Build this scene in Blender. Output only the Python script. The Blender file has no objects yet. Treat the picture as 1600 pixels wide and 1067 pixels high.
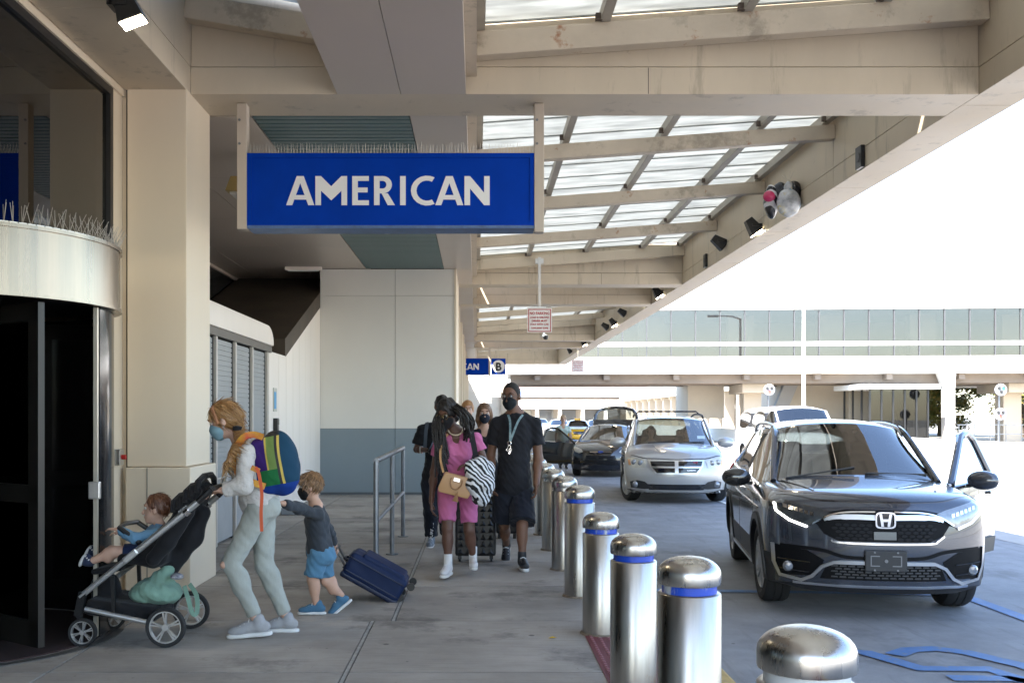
import bpy, bmesh, math, random
import numpy as np
from mathutils import Vector, Matrix, Euler
from mathutils.bvhtree import BVHTree
R = math.radians
random.seed(7); np.random.seed(7)
scene = bpy.context.scene
COL = scene.collection

# ------------------------------------------------------------------ camera, sky, sun, exposure
F = 1555.0            # focal length in photo pixels (35 mm lens, 36 mm film, 1600 px wide)
VX, VY = 745.0, 650.0 # vanishing point of the kerb line
CH = 1.55             # eye height above the pavement
cam_d = bpy.data.cameras.new('camera'); cam = bpy.data.objects.new('camera', cam_d); COL.objects.link(cam)
cam_d.sensor_width = 36; cam_d.lens = 36 * F / 1600; cam_d.clip_start = 0.05; cam_d.clip_end = 3000
cam_d.shift_x = (800 - VX) / 1600; cam_d.shift_y = (VY - 533.5) / 1600
cam.location = (0, 0, CH); cam.rotation_euler = (R(90), 0, 0)
scene.camera = cam
SUN_FROM = Vector((-0.50, -0.66, 1.05)).normalized()
world = bpy.data.worlds.new('World'); scene.world = world; world.use_nodes = True
wn = world.node_tree.nodes; wl = world.node_tree.links; wn.clear()
sky = wn.new('ShaderNodeTexSky'); sky.sky_type = 'NISHITA'; sky.sun_disc = False
sky.sun_elevation = math.asin(SUN_FROM.z); sky.sun_rotation = math.atan2(SUN_FROM.x, SUN_FROM.y)
sky.air_density = 1.0; sky.dust_density = 0.8; sky.ozone_density = 1.0
bg = wn.new('ShaderNodeBackground'); bg.inputs[1].default_value = 0.13
wo = wn.new('ShaderNodeOutputWorld'); wl.new(sky.outputs[0], bg.inputs[0]); wl.new(bg.outputs[0], wo.inputs[0])
sun_d = bpy.data.lights.new('sun', 'SUN'); sun_d.energy = 3.6; sun_d.angle = R(0.53); sun_d.color = (1.0, 0.93, 0.84)
sun = bpy.data.objects.new('sun', sun_d); COL.objects.link(sun)
sun.rotation_euler = (-SUN_FROM).to_track_quat('-Z', 'Y').to_euler(); sun.location = (-10, -10, 30)
scene.view_settings.view_transform = 'Standard'; scene.view_settings.look = 'None'
scene.view_settings.gamma = 1.0; scene.view_settings.use_curve_mapping = False
scene.view_settings.exposure = 2.8

scene.render.engine = 'CYCLES'
scene.cycles.use_denoising = True
scene.cycles.max_bounces = 10; scene.cycles.diffuse_bounces = 5; scene.cycles.glossy_bounces = 5
scene.cycles.transparent_max_bounces = 16; scene.cycles.transmission_bounces = 6
scene.cycles.sample_clamp_indirect = 6.0; scene.cycles.caustics_reflective = False; scene.cycles.caustics_refractive = False

def P(px, py, d):
    """world point seen at photo pixel (px, py) at distance d along the street"""
    return Vector(((px - VX) / F * d, d, CH - (py - VY) / F * d))
def G(px, py, z=0.0):
    """world point on the horizontal plane z"""
    d = (CH - z) * F / (py - VY)
    return Vector(((px - VX) / F * d, d, z))

# ------------------------------------------------------------------ materials
MATS = {}
def mat(name, col=(.5, .5, .5), rough=.5, metal=0., var=0., vscale=3., stretch=(1, 1, 1), bump=0., bscale=40., coat=0.,
        col2=None, spots=None, spec=.5, emit=0., emitc=None, rvar=0., coords='Object', sheen=0., orand=0.):
    if name in MATS: return MATS[name]
    m = bpy.data.materials.new(name); m.use_nodes = True; MATS[name] = m
    nt = m.node_tree; n = nt.nodes; l = nt.links
    b = n['Principled BSDF']
    b.inputs['Base Color'].default_value = (*col, 1); b.inputs['Roughness'].default_value = rough
    b.inputs['Metallic'].default_value = metal; b.inputs['Specular IOR Level'].default_value = spec
    b.inputs['Coat Weight'].default_value = coat; b.inputs['Coat Roughness'].default_value = .03
    if sheen: b.inputs['Sheen Weight'].default_value = sheen
    if emit: b.inputs['Emission Strength'].default_value = emit; b.inputs['Emission Color'].default_value = (*(emitc or col), 1)
    if var or bump or col2 or spots or rvar:
        tc = n.new('ShaderNodeTexCoord'); mp = n.new('ShaderNodeMapping'); l.new(tc.outputs[coords], mp.inputs[0])
        mp.inputs['Scale'].default_value = stretch
        if orand:
            oi = n.new('ShaderNodeObjectInfo'); vm = n.new('ShaderNodeMath'); vm.operation = 'MULTIPLY'; vm.inputs[1].default_value = 37.; l.new(oi.outputs['Random'], vm.inputs[0]); l.new(vm.outputs[0], mp.inputs['Location'])
        cur = None
        if var or col2 or rvar:
            t = n.new('ShaderNodeTexNoise'); t.inputs['Scale'].default_value = vscale; t.inputs['Detail'].default_value = 8
            t.inputs['Roughness'].default_value = .62; l.new(mp.outputs[0], t.inputs[0])
            rp = n.new('ShaderNodeValToRGB'); l.new(t.outputs['Fac'], rp.inputs[0])
            rp.color_ramp.elements[0].position = .3; rp.color_ramp.elements[1].position = .7
            c1 = tuple(max(0, c * (1 - var)) for c in col); c2 = col2 or tuple(min(1, c * (1 + var * .7)) for c in col)
            rp.color_ramp.elements[0].color = (*c1, 1); rp.color_ramp.elements[1].color = (*c2, 1)
            cur = rp.outputs[0]
            if rvar:
                mr = n.new('ShaderNodeMapRange'); l.new(t.outputs['Fac'], mr.inputs[0])
                mr.inputs['From Min'].default_value = .3; mr.inputs['From Max'].default_value = .7
                mr.inputs['To Min'].default_value = max(.02, rough - rvar); mr.inputs['To Max'].default_value = min(1, rough + rvar)
                l.new(mr.outputs[0], b.inputs['Roughness'])
        if spots:     # (colour, scale, threshold, strength[, stretch])
            for sp in (spots if isinstance(spots, list) else [spots]):
                t2 = n.new('ShaderNodeTexNoise'); t2.inputs['Scale'].default_value = sp[1]; t2.inputs['Detail'].default_value = 6
                t2.inputs['Roughness'].default_value = .7
                if len(sp) > 4:
                    mp2 = n.new('ShaderNodeMapping'); l.new(tc.outputs[coords], mp2.inputs[0]); mp2.inputs['Scale'].default_value = sp[4]
                    l.new(mp2.outputs[0], t2.inputs[0])
                else: l.new(tc.outputs[coords], t2.inputs[0])
                r2 = n.new('ShaderNodeValToRGB'); l.new(t2.outputs['Fac'], r2.inputs[0])
                r2.color_ramp.elements[0].position = sp[2]; r2.color_ramp.elements[1].position = min(1, sp[2] + .1)
                r2.color_ramp.elements[0].color = (0, 0, 0, 1); r2.color_ramp.elements[1].color = (sp[3],) * 3 + (1,)
                mx = n.new('ShaderNodeMix'); mx.data_type = 'RGBA'
                l.new(r2.outputs[0], mx.inputs['Factor'])
                if cur is not None: l.new(cur, mx.inputs['A'])
                else: mx.inputs['A'].default_value = (*col, 1)
                mx.inputs['B'].default_value = (*sp[0], 1); cur = mx.outputs['Result']
        if cur is not None and orand:
            hm = n.new('ShaderNodeHueSaturation'); mr2 = n.new('ShaderNodeMapRange'); l.new(oi.outputs['Random'], mr2.inputs[0]); mr2.inputs['To Min'].default_value = 1 - orand; mr2.inputs['To Max'].default_value = 1 + orand
            l.new(mr2.outputs[0], hm.inputs['Value']); l.new(cur, hm.inputs['Color']); cur = hm.outputs[0]
        if cur is not None: l.new(cur, b.inputs['Base Color'])
        if bump:
            t3 = n.new('ShaderNodeTexNoise'); t3.inputs['Scale'].default_value = bscale; t3.inputs['Detail'].default_value = 6
            l.new(mp.outputs[0], t3.inputs[0])
            bp = n.new('ShaderNodeBump'); bp.inputs['Strength'].default_value = bump; bp.inputs['Distance'].default_value = .02
            l.new(t3.outputs['Fac'], bp.inputs['Height']); l.new(bp.outputs[0], b.inputs['Normal'])
    return m

def glass_mat(name, tint=(.7, .75, .75), refl=1.0, rough=.0, ior=1.5):
    """thin pane: mirror by Fresnel over tinted see-through"""
    if name in MATS: return MATS[name]
    m = bpy.data.materials.new(name); m.use_nodes = True; MATS[name] = m
    nt = m.node_tree; n = nt.nodes; l = nt.links; n.clear()
    o = n.new('ShaderNodeOutputMaterial'); mx = n.new('ShaderNodeMixShader'); fr = n.new('ShaderNodeFresnel')
    fr.inputs[0].default_value = ior
    ml = n.new('ShaderNodeMath'); ml.operation = 'MULTIPLY'; ml.inputs[1].default_value = refl; ml.use_clamp = True
    g = n.new('ShaderNodeBsdfGlossy'); g.inputs['Roughness'].default_value = rough
    t = n.new('ShaderNodeBsdfTransparent'); t.inputs[0].default_value = (*tint, 1)
    l.new(fr.outputs[0], ml.inputs[0]); l.new(ml.outputs[0], mx.inputs[0]); l.new(t.outputs[0], mx.inputs[1]); l.new(g.outputs[0], mx.inputs[2])
    l.new(mx.outputs[0], o.inputs[0])
    return m

def translucent_mat(name, col, fac=.5, dirt=True):
    if name in MATS: return MATS[name]
    m = bpy.data.materials.new(name); m.use_nodes = True; MATS[name] = m
    nt = m.node_tree; n = nt.nodes; l = nt.links; b = n['Principled BSDF']
    o = n['Material Output']
    b.inputs['Roughness'].default_value = .45; b.inputs['Base Color'].default_value = (*col, 1)
    t = n.new('ShaderNodeBsdfTranslucent'); t.inputs[0].default_value = (*col, 1)
    mx = n.new('ShaderNodeMixShader'); mx.inputs[0].default_value = fac
    if dirt:
        tc = n.new('ShaderNodeTexCoord'); mp = n.new('ShaderNodeMapping'); mp.inputs['Scale'].default_value = (1.2, 6, 1)
        ns = n.new('ShaderNodeTexNoise'); ns.inputs['Scale'].default_value = 1.6; ns.inputs['Detail'].default_value = 8
        rp = n.new('ShaderNodeValToRGB'); rp.color_ramp.elements[0].position = .3; rp.color_ramp.elements[1].position = .62
        rp.color_ramp.elements[0].color = (*(c * .72 for c in col), 1); rp.color_ramp.elements[1].color = (*col, 1)
        l.new(tc.outputs['Object'], mp.inputs[0]); l.new(mp.outputs[0], ns.inputs[0]); l.new(ns.outputs['Fac'], rp.inputs[0])
        l.new(rp.outputs[0], t.inputs[0]); l.new(rp.outputs[0], b.inputs['Base Color'])
    l.new(b.outputs[0], mx.inputs[1]); l.new(t.outputs[0], mx.inputs[2]); l.new(mx.outputs[0], o.inputs[0])
    return m

def stripes_mat(name, c1, c2, scale=18, dist=6., rough=.7, detail=2., thr=.5):
    """irregular animal stripes"""
    if name in MATS: return MATS[name]
    m = bpy.data.materials.new(name); m.use_nodes = True; MATS[name] = m
    nt = m.node_tree; n = nt.nodes; l = nt.links; b = n['Principled BSDF']; b.inputs['Roughness'].default_value = rough
    tc = n.new('ShaderNodeTexCoord'); w = n.new('ShaderNodeTexWave'); w.inputs['Scale'].default_value = scale
    w.inputs['Distortion'].default_value = dist; w.inputs['Detail'].default_value = detail; w.inputs['Detail Scale'].default_value = 1.3
    w.bands_direction = 'DIAGONAL'
    rp = n.new('ShaderNodeValToRGB'); rp.color_ramp.elements[0].position = thr - .04; rp.color_ramp.elements[1].position = thr + .04
    rp.color_ramp.elements[0].color = (*c1, 1); rp.color_ramp.elements[1].color = (*c2, 1)
    l.new(tc.outputs['Object'], w.inputs[0]); l.new(w.outputs['Fac'], rp.inputs[0]); l.new(rp.outputs[0], b.inputs['Base Color'])
    return m

# ------------------------------------------------------------------ mesh building
def link_mesh(name, verts, faces, m=None, parent=None, smooth=False, angle=40, mats=None, mi=None):
    me = bpy.data.meshes.new(name); me.from_pydata([tuple(v) for v in verts], [], [tuple(f) for f in faces])
    if mats:
        for x in mats: me.materials.append(x)
        if mi is not None: me.polygons.foreach_set('material_index', mi)
    elif m: me.materials.append(m)
    me.update()
    if smooth:
        me.polygons.foreach_set('use_smooth', [True] * len(me.polygons))
        if angle < 180: me.set_sharp_from_angle(angle=R(angle))
    o = bpy.data.objects.new(name, me); COL.objects.link(o)
    if parent is not None: o.parent = parent
    return o

class MB:
    def __init__(s): s.v = []; s.f = []
    def add(s, vs, fs):
        k = len(s.v); s.v += [Vector(v) for v in vs]; s.f += [tuple(i + k for i in f) for f in fs]; return s
    def box(s, x0, x1, y0, y1, z0, z1):
        return s.add([(x0, y0, z0), (x1, y0, z0), (x1, y1, z0), (x0, y1, z0), (x0, y0, z1), (x1, y0, z1), (x1, y1, z1), (x0, y1, z1)],
                     [(0, 3, 2, 1), (4, 5, 6, 7), (0, 1, 5, 4), (1, 2, 6, 5), (2, 3, 7, 6), (3, 0, 4, 7)])
    def obox(s, c, size, rot=(0, 0, 0), M=None):
        M = M or Euler(rot).to_matrix(); c = Vector(c); hx, hy, hz = (q / 2 for q in size)
        vs = [c + M @ Vector(p) for p in [(-hx, -hy, -hz), (hx, -hy, -hz), (hx, hy, -hz), (-hx, hy, -hz), (-hx, -hy, hz), (hx, -hy, hz), (hx, hy, hz), (-hx, hy, hz)]]
        return s.add(vs, [(0, 3, 2, 1), (4, 5, 6, 7), (0, 1, 5, 4), (1, 2, 6, 5), (2, 3, 7, 6), (3, 0, 4, 7)])
    def beam(s, a, b, w, h, up=(0, 0, 1)):
        """rectangular bar from a to b, w wide, h tall"""
        a = Vector(a); b = Vector(b); d = (b - a).normalized(); sd = d.cross(Vector(up)).normalized(); u = sd.cross(d)
        vs = []
        for p in (a, b):
            for i, j in ((-1, -1), (1, -1), (1, 1), (-1, 1)): vs.append(p + sd * (w / 2 * i) + u * (h / 2 * j))
        return s.add(vs, [(0, 1, 2, 3), (7, 6, 5, 4), (0, 4, 5, 1), (1, 5, 6, 2), (2, 6, 7, 3), (3, 7, 4, 0)])
    def tube(s, pts, r, seg=8, caps=True, closed=False):
        pts = [Vector(p) for p in pts]; n = len(pts); rs = r if isinstance(r, (list, tuple)) else [r] * n
        up = None; vs = []; fs = []
        for i, p in enumerate(pts):
            if closed: t = (pts[(i + 1) % n] - pts[i - 1]).normalized()
            else: t = (pts[min(i + 1, n - 1)] - pts[max(i - 1, 0)]).normalized()
            if up is None:
                up = t.orthogonal().normalized()
            up = (up - t * up.dot(t)).normalized(); sd = t.cross(up)
            for k in range(seg):
                a = 2 * math.pi * k / seg; vs.append(p + (up * math.cos(a) + sd * math.sin(a)) * rs[i])
        for i in range(n if closed else n - 1):
            for k in range(seg):
                a = i * seg; b = ((i + 1) % n) * seg; k2 = (k + 1) % seg
                fs.append((a + k, a + k2, b + k2, b + k))
        if caps and not closed: fs.append(tuple(range(seg - 1, -1, -1))); fs.append(tuple(range((n - 1) * seg, n * seg)))
        return s.add(vs, fs)
    def cyl(s, a, b, r0, r1=None, seg=16): return s.tube([a, b], [r0, r0 if r1 is None else r1], seg)
    def lathe(s, prof, seg=24, c=(0, 0, 0), M=None, closed=False):
        """profile (r, h) turned about local z"""
        c = Vector(c); M = M or Matrix.Identity(3); vs = []; fs = []; n = len(prof)
        for r, h in prof:
            for k in range(seg):
                a = 2 * math.pi * k / seg; vs.append(c + M @ Vector((r * math.cos(a), r * math.sin(a), h)))
        for i in range(n if closed else n - 1):
            for k in range(seg):
                k2 = (k + 1) % seg; i2 = (i + 1) % n; fs.append((i * seg + k, i * seg + k2, i2 * seg + k2, i2 * seg + k))
        if not closed:
            if prof[0][0] > 1e-5: fs.append(tuple(range(seg - 1, -1, -1)))
            if prof[-1][0] > 1e-5: fs.append(tuple(range((n - 1) * seg, n * seg)))
        return s.add(vs, fs)
    def prism(s, poly, o, u, v, depth):
        """polygon in plane (o,u,v), extruded by vector depth"""
        o = Vector(o); u = Vector(u); v = Vector(v); dp = Vector(depth); n = len(poly)
        a = [o + u * p[0] + v * p[1] for p in poly]; vs = a + [p + dp for p in a]
        fs = [tuple(range(n - 1, -1, -1)), tuple(range(n, 2 * n))] + [(i, (i + 1) % n, n + (i + 1) % n, n + i) for i in range(n)]
        return s.add(vs, fs)
    def quad(s, *p): return s.add(p, [tuple(range(len(p)))])
    def xf(s, M):
        s.v = [M @ v for v in s.v]; return s
    def build(s, name, m, parent=None, smooth=False, bevel=0., angle=40, fix=True):
        o = link_mesh(name, s.v, s.f, m, parent, False)
        me = o.data
        if fix:
            bm = bmesh.new(); bm.from_mesh(me); bmesh.ops.recalc_face_normals(bm, faces=bm.faces[:])
            if bevel:
                es = [e for e in bm.edges if len(e.link_faces) == 2 and e.calc_face_angle(0) > R(30)]
                bmesh.ops.bevel(bm, geom=es, offset=bevel, segments=2, affect='EDGES', profile=.6, clamp_overlap=True)
            bm.to_mesh(me); bm.free()
        if smooth:
            me.polygons.foreach_set('use_smooth', [True] * len(me.polygons)); me.set_sharp_from_angle(angle=R(angle))
        return o

def tag(o, label, cat, group=None):
    o['label'] = label; o['category'] = cat
    if group: o['group'] = group
    return o
def thing(name, label, cat, loc=(0, 0, 0), rz=0., group=None):
    o = bpy.data.objects.new(name, None); o.empty_display_size = .1; COL.objects.link(o)
    o.location = loc; o.rotation_euler = (0, 0, rz)
    return tag(o, label, cat, group)
def structure(o): o['kind'] = 'structure'; return o
def stuff(o): o['kind'] = 'stuff'; return o
def reparent(o, parent):
    """keep world place of o (built in world coordinates) under a placed parent"""
    o.parent = parent; o.matrix_parent_inverse = parent.matrix_basis.inverted(); return o
def inst(src, parent, M):
    c = src.copy(); COL.objects.link(c); c.parent = parent; c.matrix_basis = M; return c
def copy_thing(root, loc=None, rz=None, label=None):
    r = root.copy(); COL.objects.link(r)
    if loc is not None: r.location = loc
    if rz is not None: r.rotation_euler = (0, 0, rz)
    if label: r['label'] = label
    for ch in root.children:
        c = ch.copy(); COL.objects.link(c); c.parent = r
        for g in ch.children:
            d = g.copy(); COL.objects.link(d); d.parent = c
    return r
FONT = None
def text_mesh(name, body, height, m, parent, o, u, v, depth=.004, bold=0., width=None, align='CENTER', spacing=1.0):
    """flat lettering: cap height, laid in plane with origin o (centre of the line on its baseline), reading along u, up v"""
    cu = bpy.data.curves.new(name, 'FONT'); cu.body = body; cu.size = height / .73; cu.align_x = align; cu.extrude = 0; cu.offset = bold
    cu.space_character = spacing; cu.resolution_u = 3
    t = bpy.data.objects.new(name + '_tmp', cu); COL.objects.link(t)
    dg = bpy.context.evaluated_depsgraph_get(); me = bpy.data.meshes.new_from_object(t.evaluated_get(dg))
    bpy.data.objects.remove(t); bpy.data.curves.remove(cu)
    o = Vector(o); u = Vector(u).normalized(); v = Vector(v).normalized(); w = u.cross(v)
    xs = [q.co.x for q in me.vertices]; sc = 1.
    cx = 0
    if width and xs:
        sc = width / (max(xs) - min(xs)); cx = (max(xs) + min(xs)) / 2
    bm = bmesh.new(); bm.from_mesh(me)
    if depth:
        r = bmesh.ops.extrude_face_region(bm, geom=bm.faces[:])
        for q in r['geom']:
            if isinstance(q, bmesh.types.BMVert): q.co.z += depth
    for q in bm.verts: q.co = o + u * ((q.co.x - cx) * sc) + v * q.co.y + w * q.co.z
    bmesh.ops.recalc_face_normals(bm, faces=bm.faces[:])
    bm.to_mesh(me); bm.free(); me.materials.clear(); me.materials.append(m); me.name = name
    ob = bpy.data.objects.new(name, me); COL.objects.link(ob)
    if parent is not None: ob.parent = parent
    return ob

# ------------------------------------------------------------------ soft bodies: blended solids meshed by surface nets
def _rot(R_):  return np.array(R_) if R_ is not None else None
class Soft:
    """smoothly blended cones, ellipsoids and rounded boxes -> one continuous mesh"""
    def __init__(s, k=.02): s.p = []; s.k = k
    def cone(s, a, b, ra, rb=None, k=None, flat=False): s.p.append(('c', np.array(a, float), np.array(b, float), ra, ra if rb is None else rb, k, 1, flat)); return s
    def chain(s, pts, rs, k=None):
        for i in range(len(pts) - 1): s.cone(pts[i], pts[i + 1], rs[i], rs[i + 1], k)
        return s
    def ell(s, c, r, M=None, k=None, cut=False): s.p.append(('e', np.array(c, float), np.array(r, float), _rot(M), None, k, -1 if cut else 1)); return s
    def box(s, c, h, M=None, rr=.01, k=None, cut=False): s.p.append(('b', np.array(c, float), np.array(h, float), _rot(M), rr, k, -1 if cut else 1)); return s
    def plane(s, c, nrm, k=None):
        """keep only the side the normal points away from"""
        nn = np.array(nrm, float); nn /= np.linalg.norm(nn); s.p.append(('p', np.array(c, float), nn, None, None, k, 0)); return s
    def ext(s, q):
        if q[0] == 'c': r = max(q[3], q[4]); return np.minimum(q[1], q[2]) - r, np.maximum(q[1], q[2]) + r
        if q[0] == 'e': r = np.max(q[2]); return q[1] - r, q[1] + r
        r = np.linalg.norm(q[2]); return q[1] - r, q[1] + r
    def mesh(s, vox=.01, noise=0., nscale=12.):
        lo = np.array([1e9] * 3); hi = -lo
        for q in s.p:
            if q[6] == 1: a, b = s.ext(q); lo = np.minimum(lo, a); hi = np.maximum(hi, b)
        lo -= vox * 3; hi += vox * 3
        n = np.ceil((hi - lo) / vox).astype(int) + 1
        f = np.full(n, 1.0, np.float32)
        ax = [lo[i] + vox * np.arange(n[i]) for i in range(3)]
        for q in s.p:
            k = q[5] if q[5] is not None else s.k
            if q[0] == 'p':
                sl = (slice(0, n[0]), slice(0, n[1]), slice(0, n[2]))
            else:
                a, b = s.ext(q); m = k * 1.5 + vox * 3
                i0 = np.clip(np.floor((a - m - lo) / vox).astype(int), 0, n - 1); i1 = np.clip(np.ceil((b + m - lo) / vox).astype(int) + 1, 1, n)
                sl = tuple(slice(i0[i], i1[i]) for i in range(3))
            X = ax[0][sl[0]][:, None, None]; Y = ax[1][sl[1]][None, :, None]; Z = ax[2][sl[2]][None, None, :]
            if q[0] == 'c':
                A, B, ra, rb = q[1], q[2], q[3], q[4]; d = B - A; L2 = max(1e-9, d @ d)
                t = ((X - A[0]) * d[0] + (Y - A[1]) * d[1] + (Z - A[2]) * d[2]) / L2; t = np.clip(t, 0, 1)
                D = np.sqrt((X - A[0] - t * d[0]) ** 2 + (Y - A[1] - t * d[1]) ** 2 + (Z - A[2] - t * d[2]) ** 2) - (ra + (rb - ra) * t)
                if q[7]: nd = d / math.sqrt(L2); D = np.maximum(D, (X - B[0]) * nd[0] + (Y - B[1]) * nd[1] + (Z - B[2]) * nd[2])
            elif q[0] == 'p':
                D = (X - q[1][0]) * q[2][0] + (Y - q[1][1]) * q[2][1] + (Z - q[1][2]) * q[2][2]
            else:
                x, y, z = X - q[1][0], Y - q[1][1], Z - q[1][2]
                if q[3] is not None:
                    M = q[3]; x, y, z = (x * M[0, 0] + y * M[1, 0] + z * M[2, 0], x * M[0, 1] + y * M[1, 1] + z * M[2, 1], x * M[0, 2] + y * M[1, 2] + z * M[2, 2])
                if q[0] == 'e':
                    r = q[2]; k0 = np.sqrt((x / r[0]) ** 2 + (y / r[1]) ** 2 + (z / r[2]) ** 2); k1 = np.sqrt((x / r[0] ** 2) ** 2 + (y / r[1] ** 2) ** 2 + (z / r[2] ** 2) ** 2)
                    D = k0 * (k0 - 1) / np.maximum(k1, 1e-6)
                else:
                    h = q[2]; rr = q[4]; qx = np.abs(x) - h[0] + rr; qy = np.abs(y) - h[1] + rr; qz = np.abs(z) - h[2] + rr
                    D = np.sqrt(np.maximum(qx, 0) ** 2 + np.maximum(qy, 0) ** 2 + np.maximum(qz, 0) ** 2) + np.minimum(np.maximum(qx, np.maximum(qy, qz)), 0) - rr
            C = f[sl]
            if q[6] == 1:
                h = np.clip(.5 + .5 * (C - D) / k, 0, 1); f[sl] = C * (1 - h) + D * h - k * h * (1 - h)
            else:
                Dn = D if q[6] == 0 else -D
                h = np.clip(.5 - .5 * (C - Dn) / k, 0, 1); f[sl] = C * (1 - h) + Dn * h + k * h * (1 - h)
        if noise:
            X, Y, Z = np.meshgrid(*ax, indexing='ij', sparse=True); sc = nscale
            ph = np.random.rand(9) * 6.28
            f = f + noise * (np.sin(X * sc + Z * sc * .7 + ph[0]) * np.sin(Y * sc * 1.1 - Z * sc * .6 + ph[1]) + .6 * np.sin(Z * sc * 1.9 + X * sc * .8 + ph[2]) * np.sin(Y * sc * 1.7 + X * sc + ph[3])
                             + .4 * np.sin(X * sc * 2.9 - Y * sc * 2.1 + Z * sc * 2.3 + ph[4]))
        return surface_nets(f, lo, vox)
    def build(s, name, m, parent=None, vox=.01, noise=0., nscale=12., relax=1):
        v, fc = s.mesh(vox, noise, nscale)
        o = link_mesh(name, [], [], m, parent)
        me = o.data; me.from_pydata(v.tolist(), [], fc.tolist()); me.update()
        me.polygons.foreach_set('use_smooth', [True] * len(me.polygons))
        if parent is not None: o.matrix_parent_inverse = parent.matrix_basis.inverted()
        return o

def surface_nets(f, lo, vox):
    s = f < 0
    nx, ny, nz = f.shape
    cnt = np.zeros((nx - 1, ny - 1, nz - 1), np.int8); acc = np.zeros((nx - 1, ny - 1, nz - 1, 3), np.float32)
    offs = [(0, 0, 0), (1, 0, 0), (0, 1, 0), (1, 1, 0), (0, 0, 1), (1, 0, 1), (0, 1, 1), (1, 1, 1)]
    def sub(a, o): return a[o[0]:nx - 1 + o[0], o[1]:ny - 1 + o[1], o[2]:nz - 1 + o[2]]
    mixed = np.zeros((nx - 1, ny - 1, nz - 1), bool); s0 = sub(s, (0, 0, 0))
    for o in offs[1:]: mixed |= sub(s, o) != s0
    ci = np.argwhere(mixed)
    if len(ci) == 0: return np.zeros((0, 3)), np.zeros((0, 4), int)
    val = np.stack([f[ci[:, 0] + o[0], ci[:, 1] + o[1], ci[:, 2] + o[2]] for o in offs], 1)
    pos = np.zeros((len(ci), 3)); c = np.zeros(len(ci))
    O = np.array(offs, float)
    for a in range(8):
        for b in range(a + 1, 8):
            if np.abs(O[a] - O[b]).sum() != 1: continue
            va, vb = val[:, a], val[:, b]; x = (va < 0) != (vb < 0)
            t = np.where(x, va / np.where(x, va - vb, 1), 0)
            pos += np.where(x[:, None], O[a] + t[:, None] * (O[b] - O[a]), 0); c += x
    pos = pos / c[:, None]
    verts = lo + (ci + pos) * vox
    idx = np.full((nx - 1, ny - 1, nz - 1), -1, np.int32); idx[ci[:, 0], ci[:, 1], ci[:, 2]] = np.arange(len(ci))
    faces = []
    for axis in range(3):
        a = [slice(1, -1)] * 3; b = [slice(1, -1)] * 3
        a[axis] = slice(0, -1); b[axis] = slice(1, None)
        x = s[tuple(a)] != s[tuple(b)]
        e = np.argwhere(x)
        if len(e) == 0: continue
        base = e.copy()
        for q in range(3):
            if q != axis: base[:, q] += 1
        inside = s[base[:, 0], base[:, 1], base[:, 2]]
        u, w = [(1, 2), (2, 0), (0, 1)][axis]
        def at(du, dw):
            p = base.copy(); p[:, u] += du; p[:, w] += dw; return idx[p[:, 0], p[:, 1], p[:, 2]]
        quad = np.stack([at(-1, -1), at(0, -1), at(0, 0), at(-1, 0)], 1)
        quad[~inside] = quad[~inside][:, ::-1]
        faces.append(quad)
    fc = np.concatenate(faces); fc = fc[(fc >= 0).all(1)]
    return verts, fc
# ================================================================== materials of the place
M_cream = mat('cream_panel', (.56, .475, .36), .5, var=.10, vscale=1.3, stretch=(1, 1, .35), rvar=.1, bump=.02, bscale=60,
              spots=[((.16, .135, .095), 1.7, .575, .38, (2.5, 2.5, .35)), ((.08, .065, .045), 3.4, .66, .5)])
M_cream_rust = mat('cream_rusty', (.53, .45, .35), .55, var=.14, vscale=2.0, stretch=(.8, 1, 1), bump=.03,
              spots=[((.16, .135, .10), 1.8, .56, .5), ((.28, .095, .025), 4.5, .615, .8)])
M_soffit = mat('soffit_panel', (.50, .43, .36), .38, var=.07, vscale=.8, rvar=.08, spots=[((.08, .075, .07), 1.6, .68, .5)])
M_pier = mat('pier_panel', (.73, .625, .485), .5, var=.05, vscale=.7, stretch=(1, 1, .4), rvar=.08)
M_groove = mat('joint_dark', (.035, .03, .026), .8)
M_white = mat('white_panel', (.86, .775, .69), .45, var=.05, vscale=.9, stretch=(1, 1, .3))
M_greywall = mat('pale_grey_wall', (.68, .66, .615), .5, var=.04, vscale=.6)
M_bluewall = mat('blue_grey_wall', (.195, .24, .268), .5, var=.06, vscale=.9)
M_green = mat('green_slat', (.060, .115, .115), .38, var=.15, vscale=2)
M_conc = mat('pavement_concrete', (.36, .328, .292), .75, var=.34, vscale=1.1, bump=.2, bscale=130,
             spots=[((.075, .068, .062), .9, .55, .6), ((.42, .39, .35), 4.5, .63, .45), ((.05, .045, .042), 14, .655, .85), ((.035, .032, .03), 34, .69, .9), ((.16, .148, .135), 3.0, .52, .30, (.7, 16, 1))], orand=.10)
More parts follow.
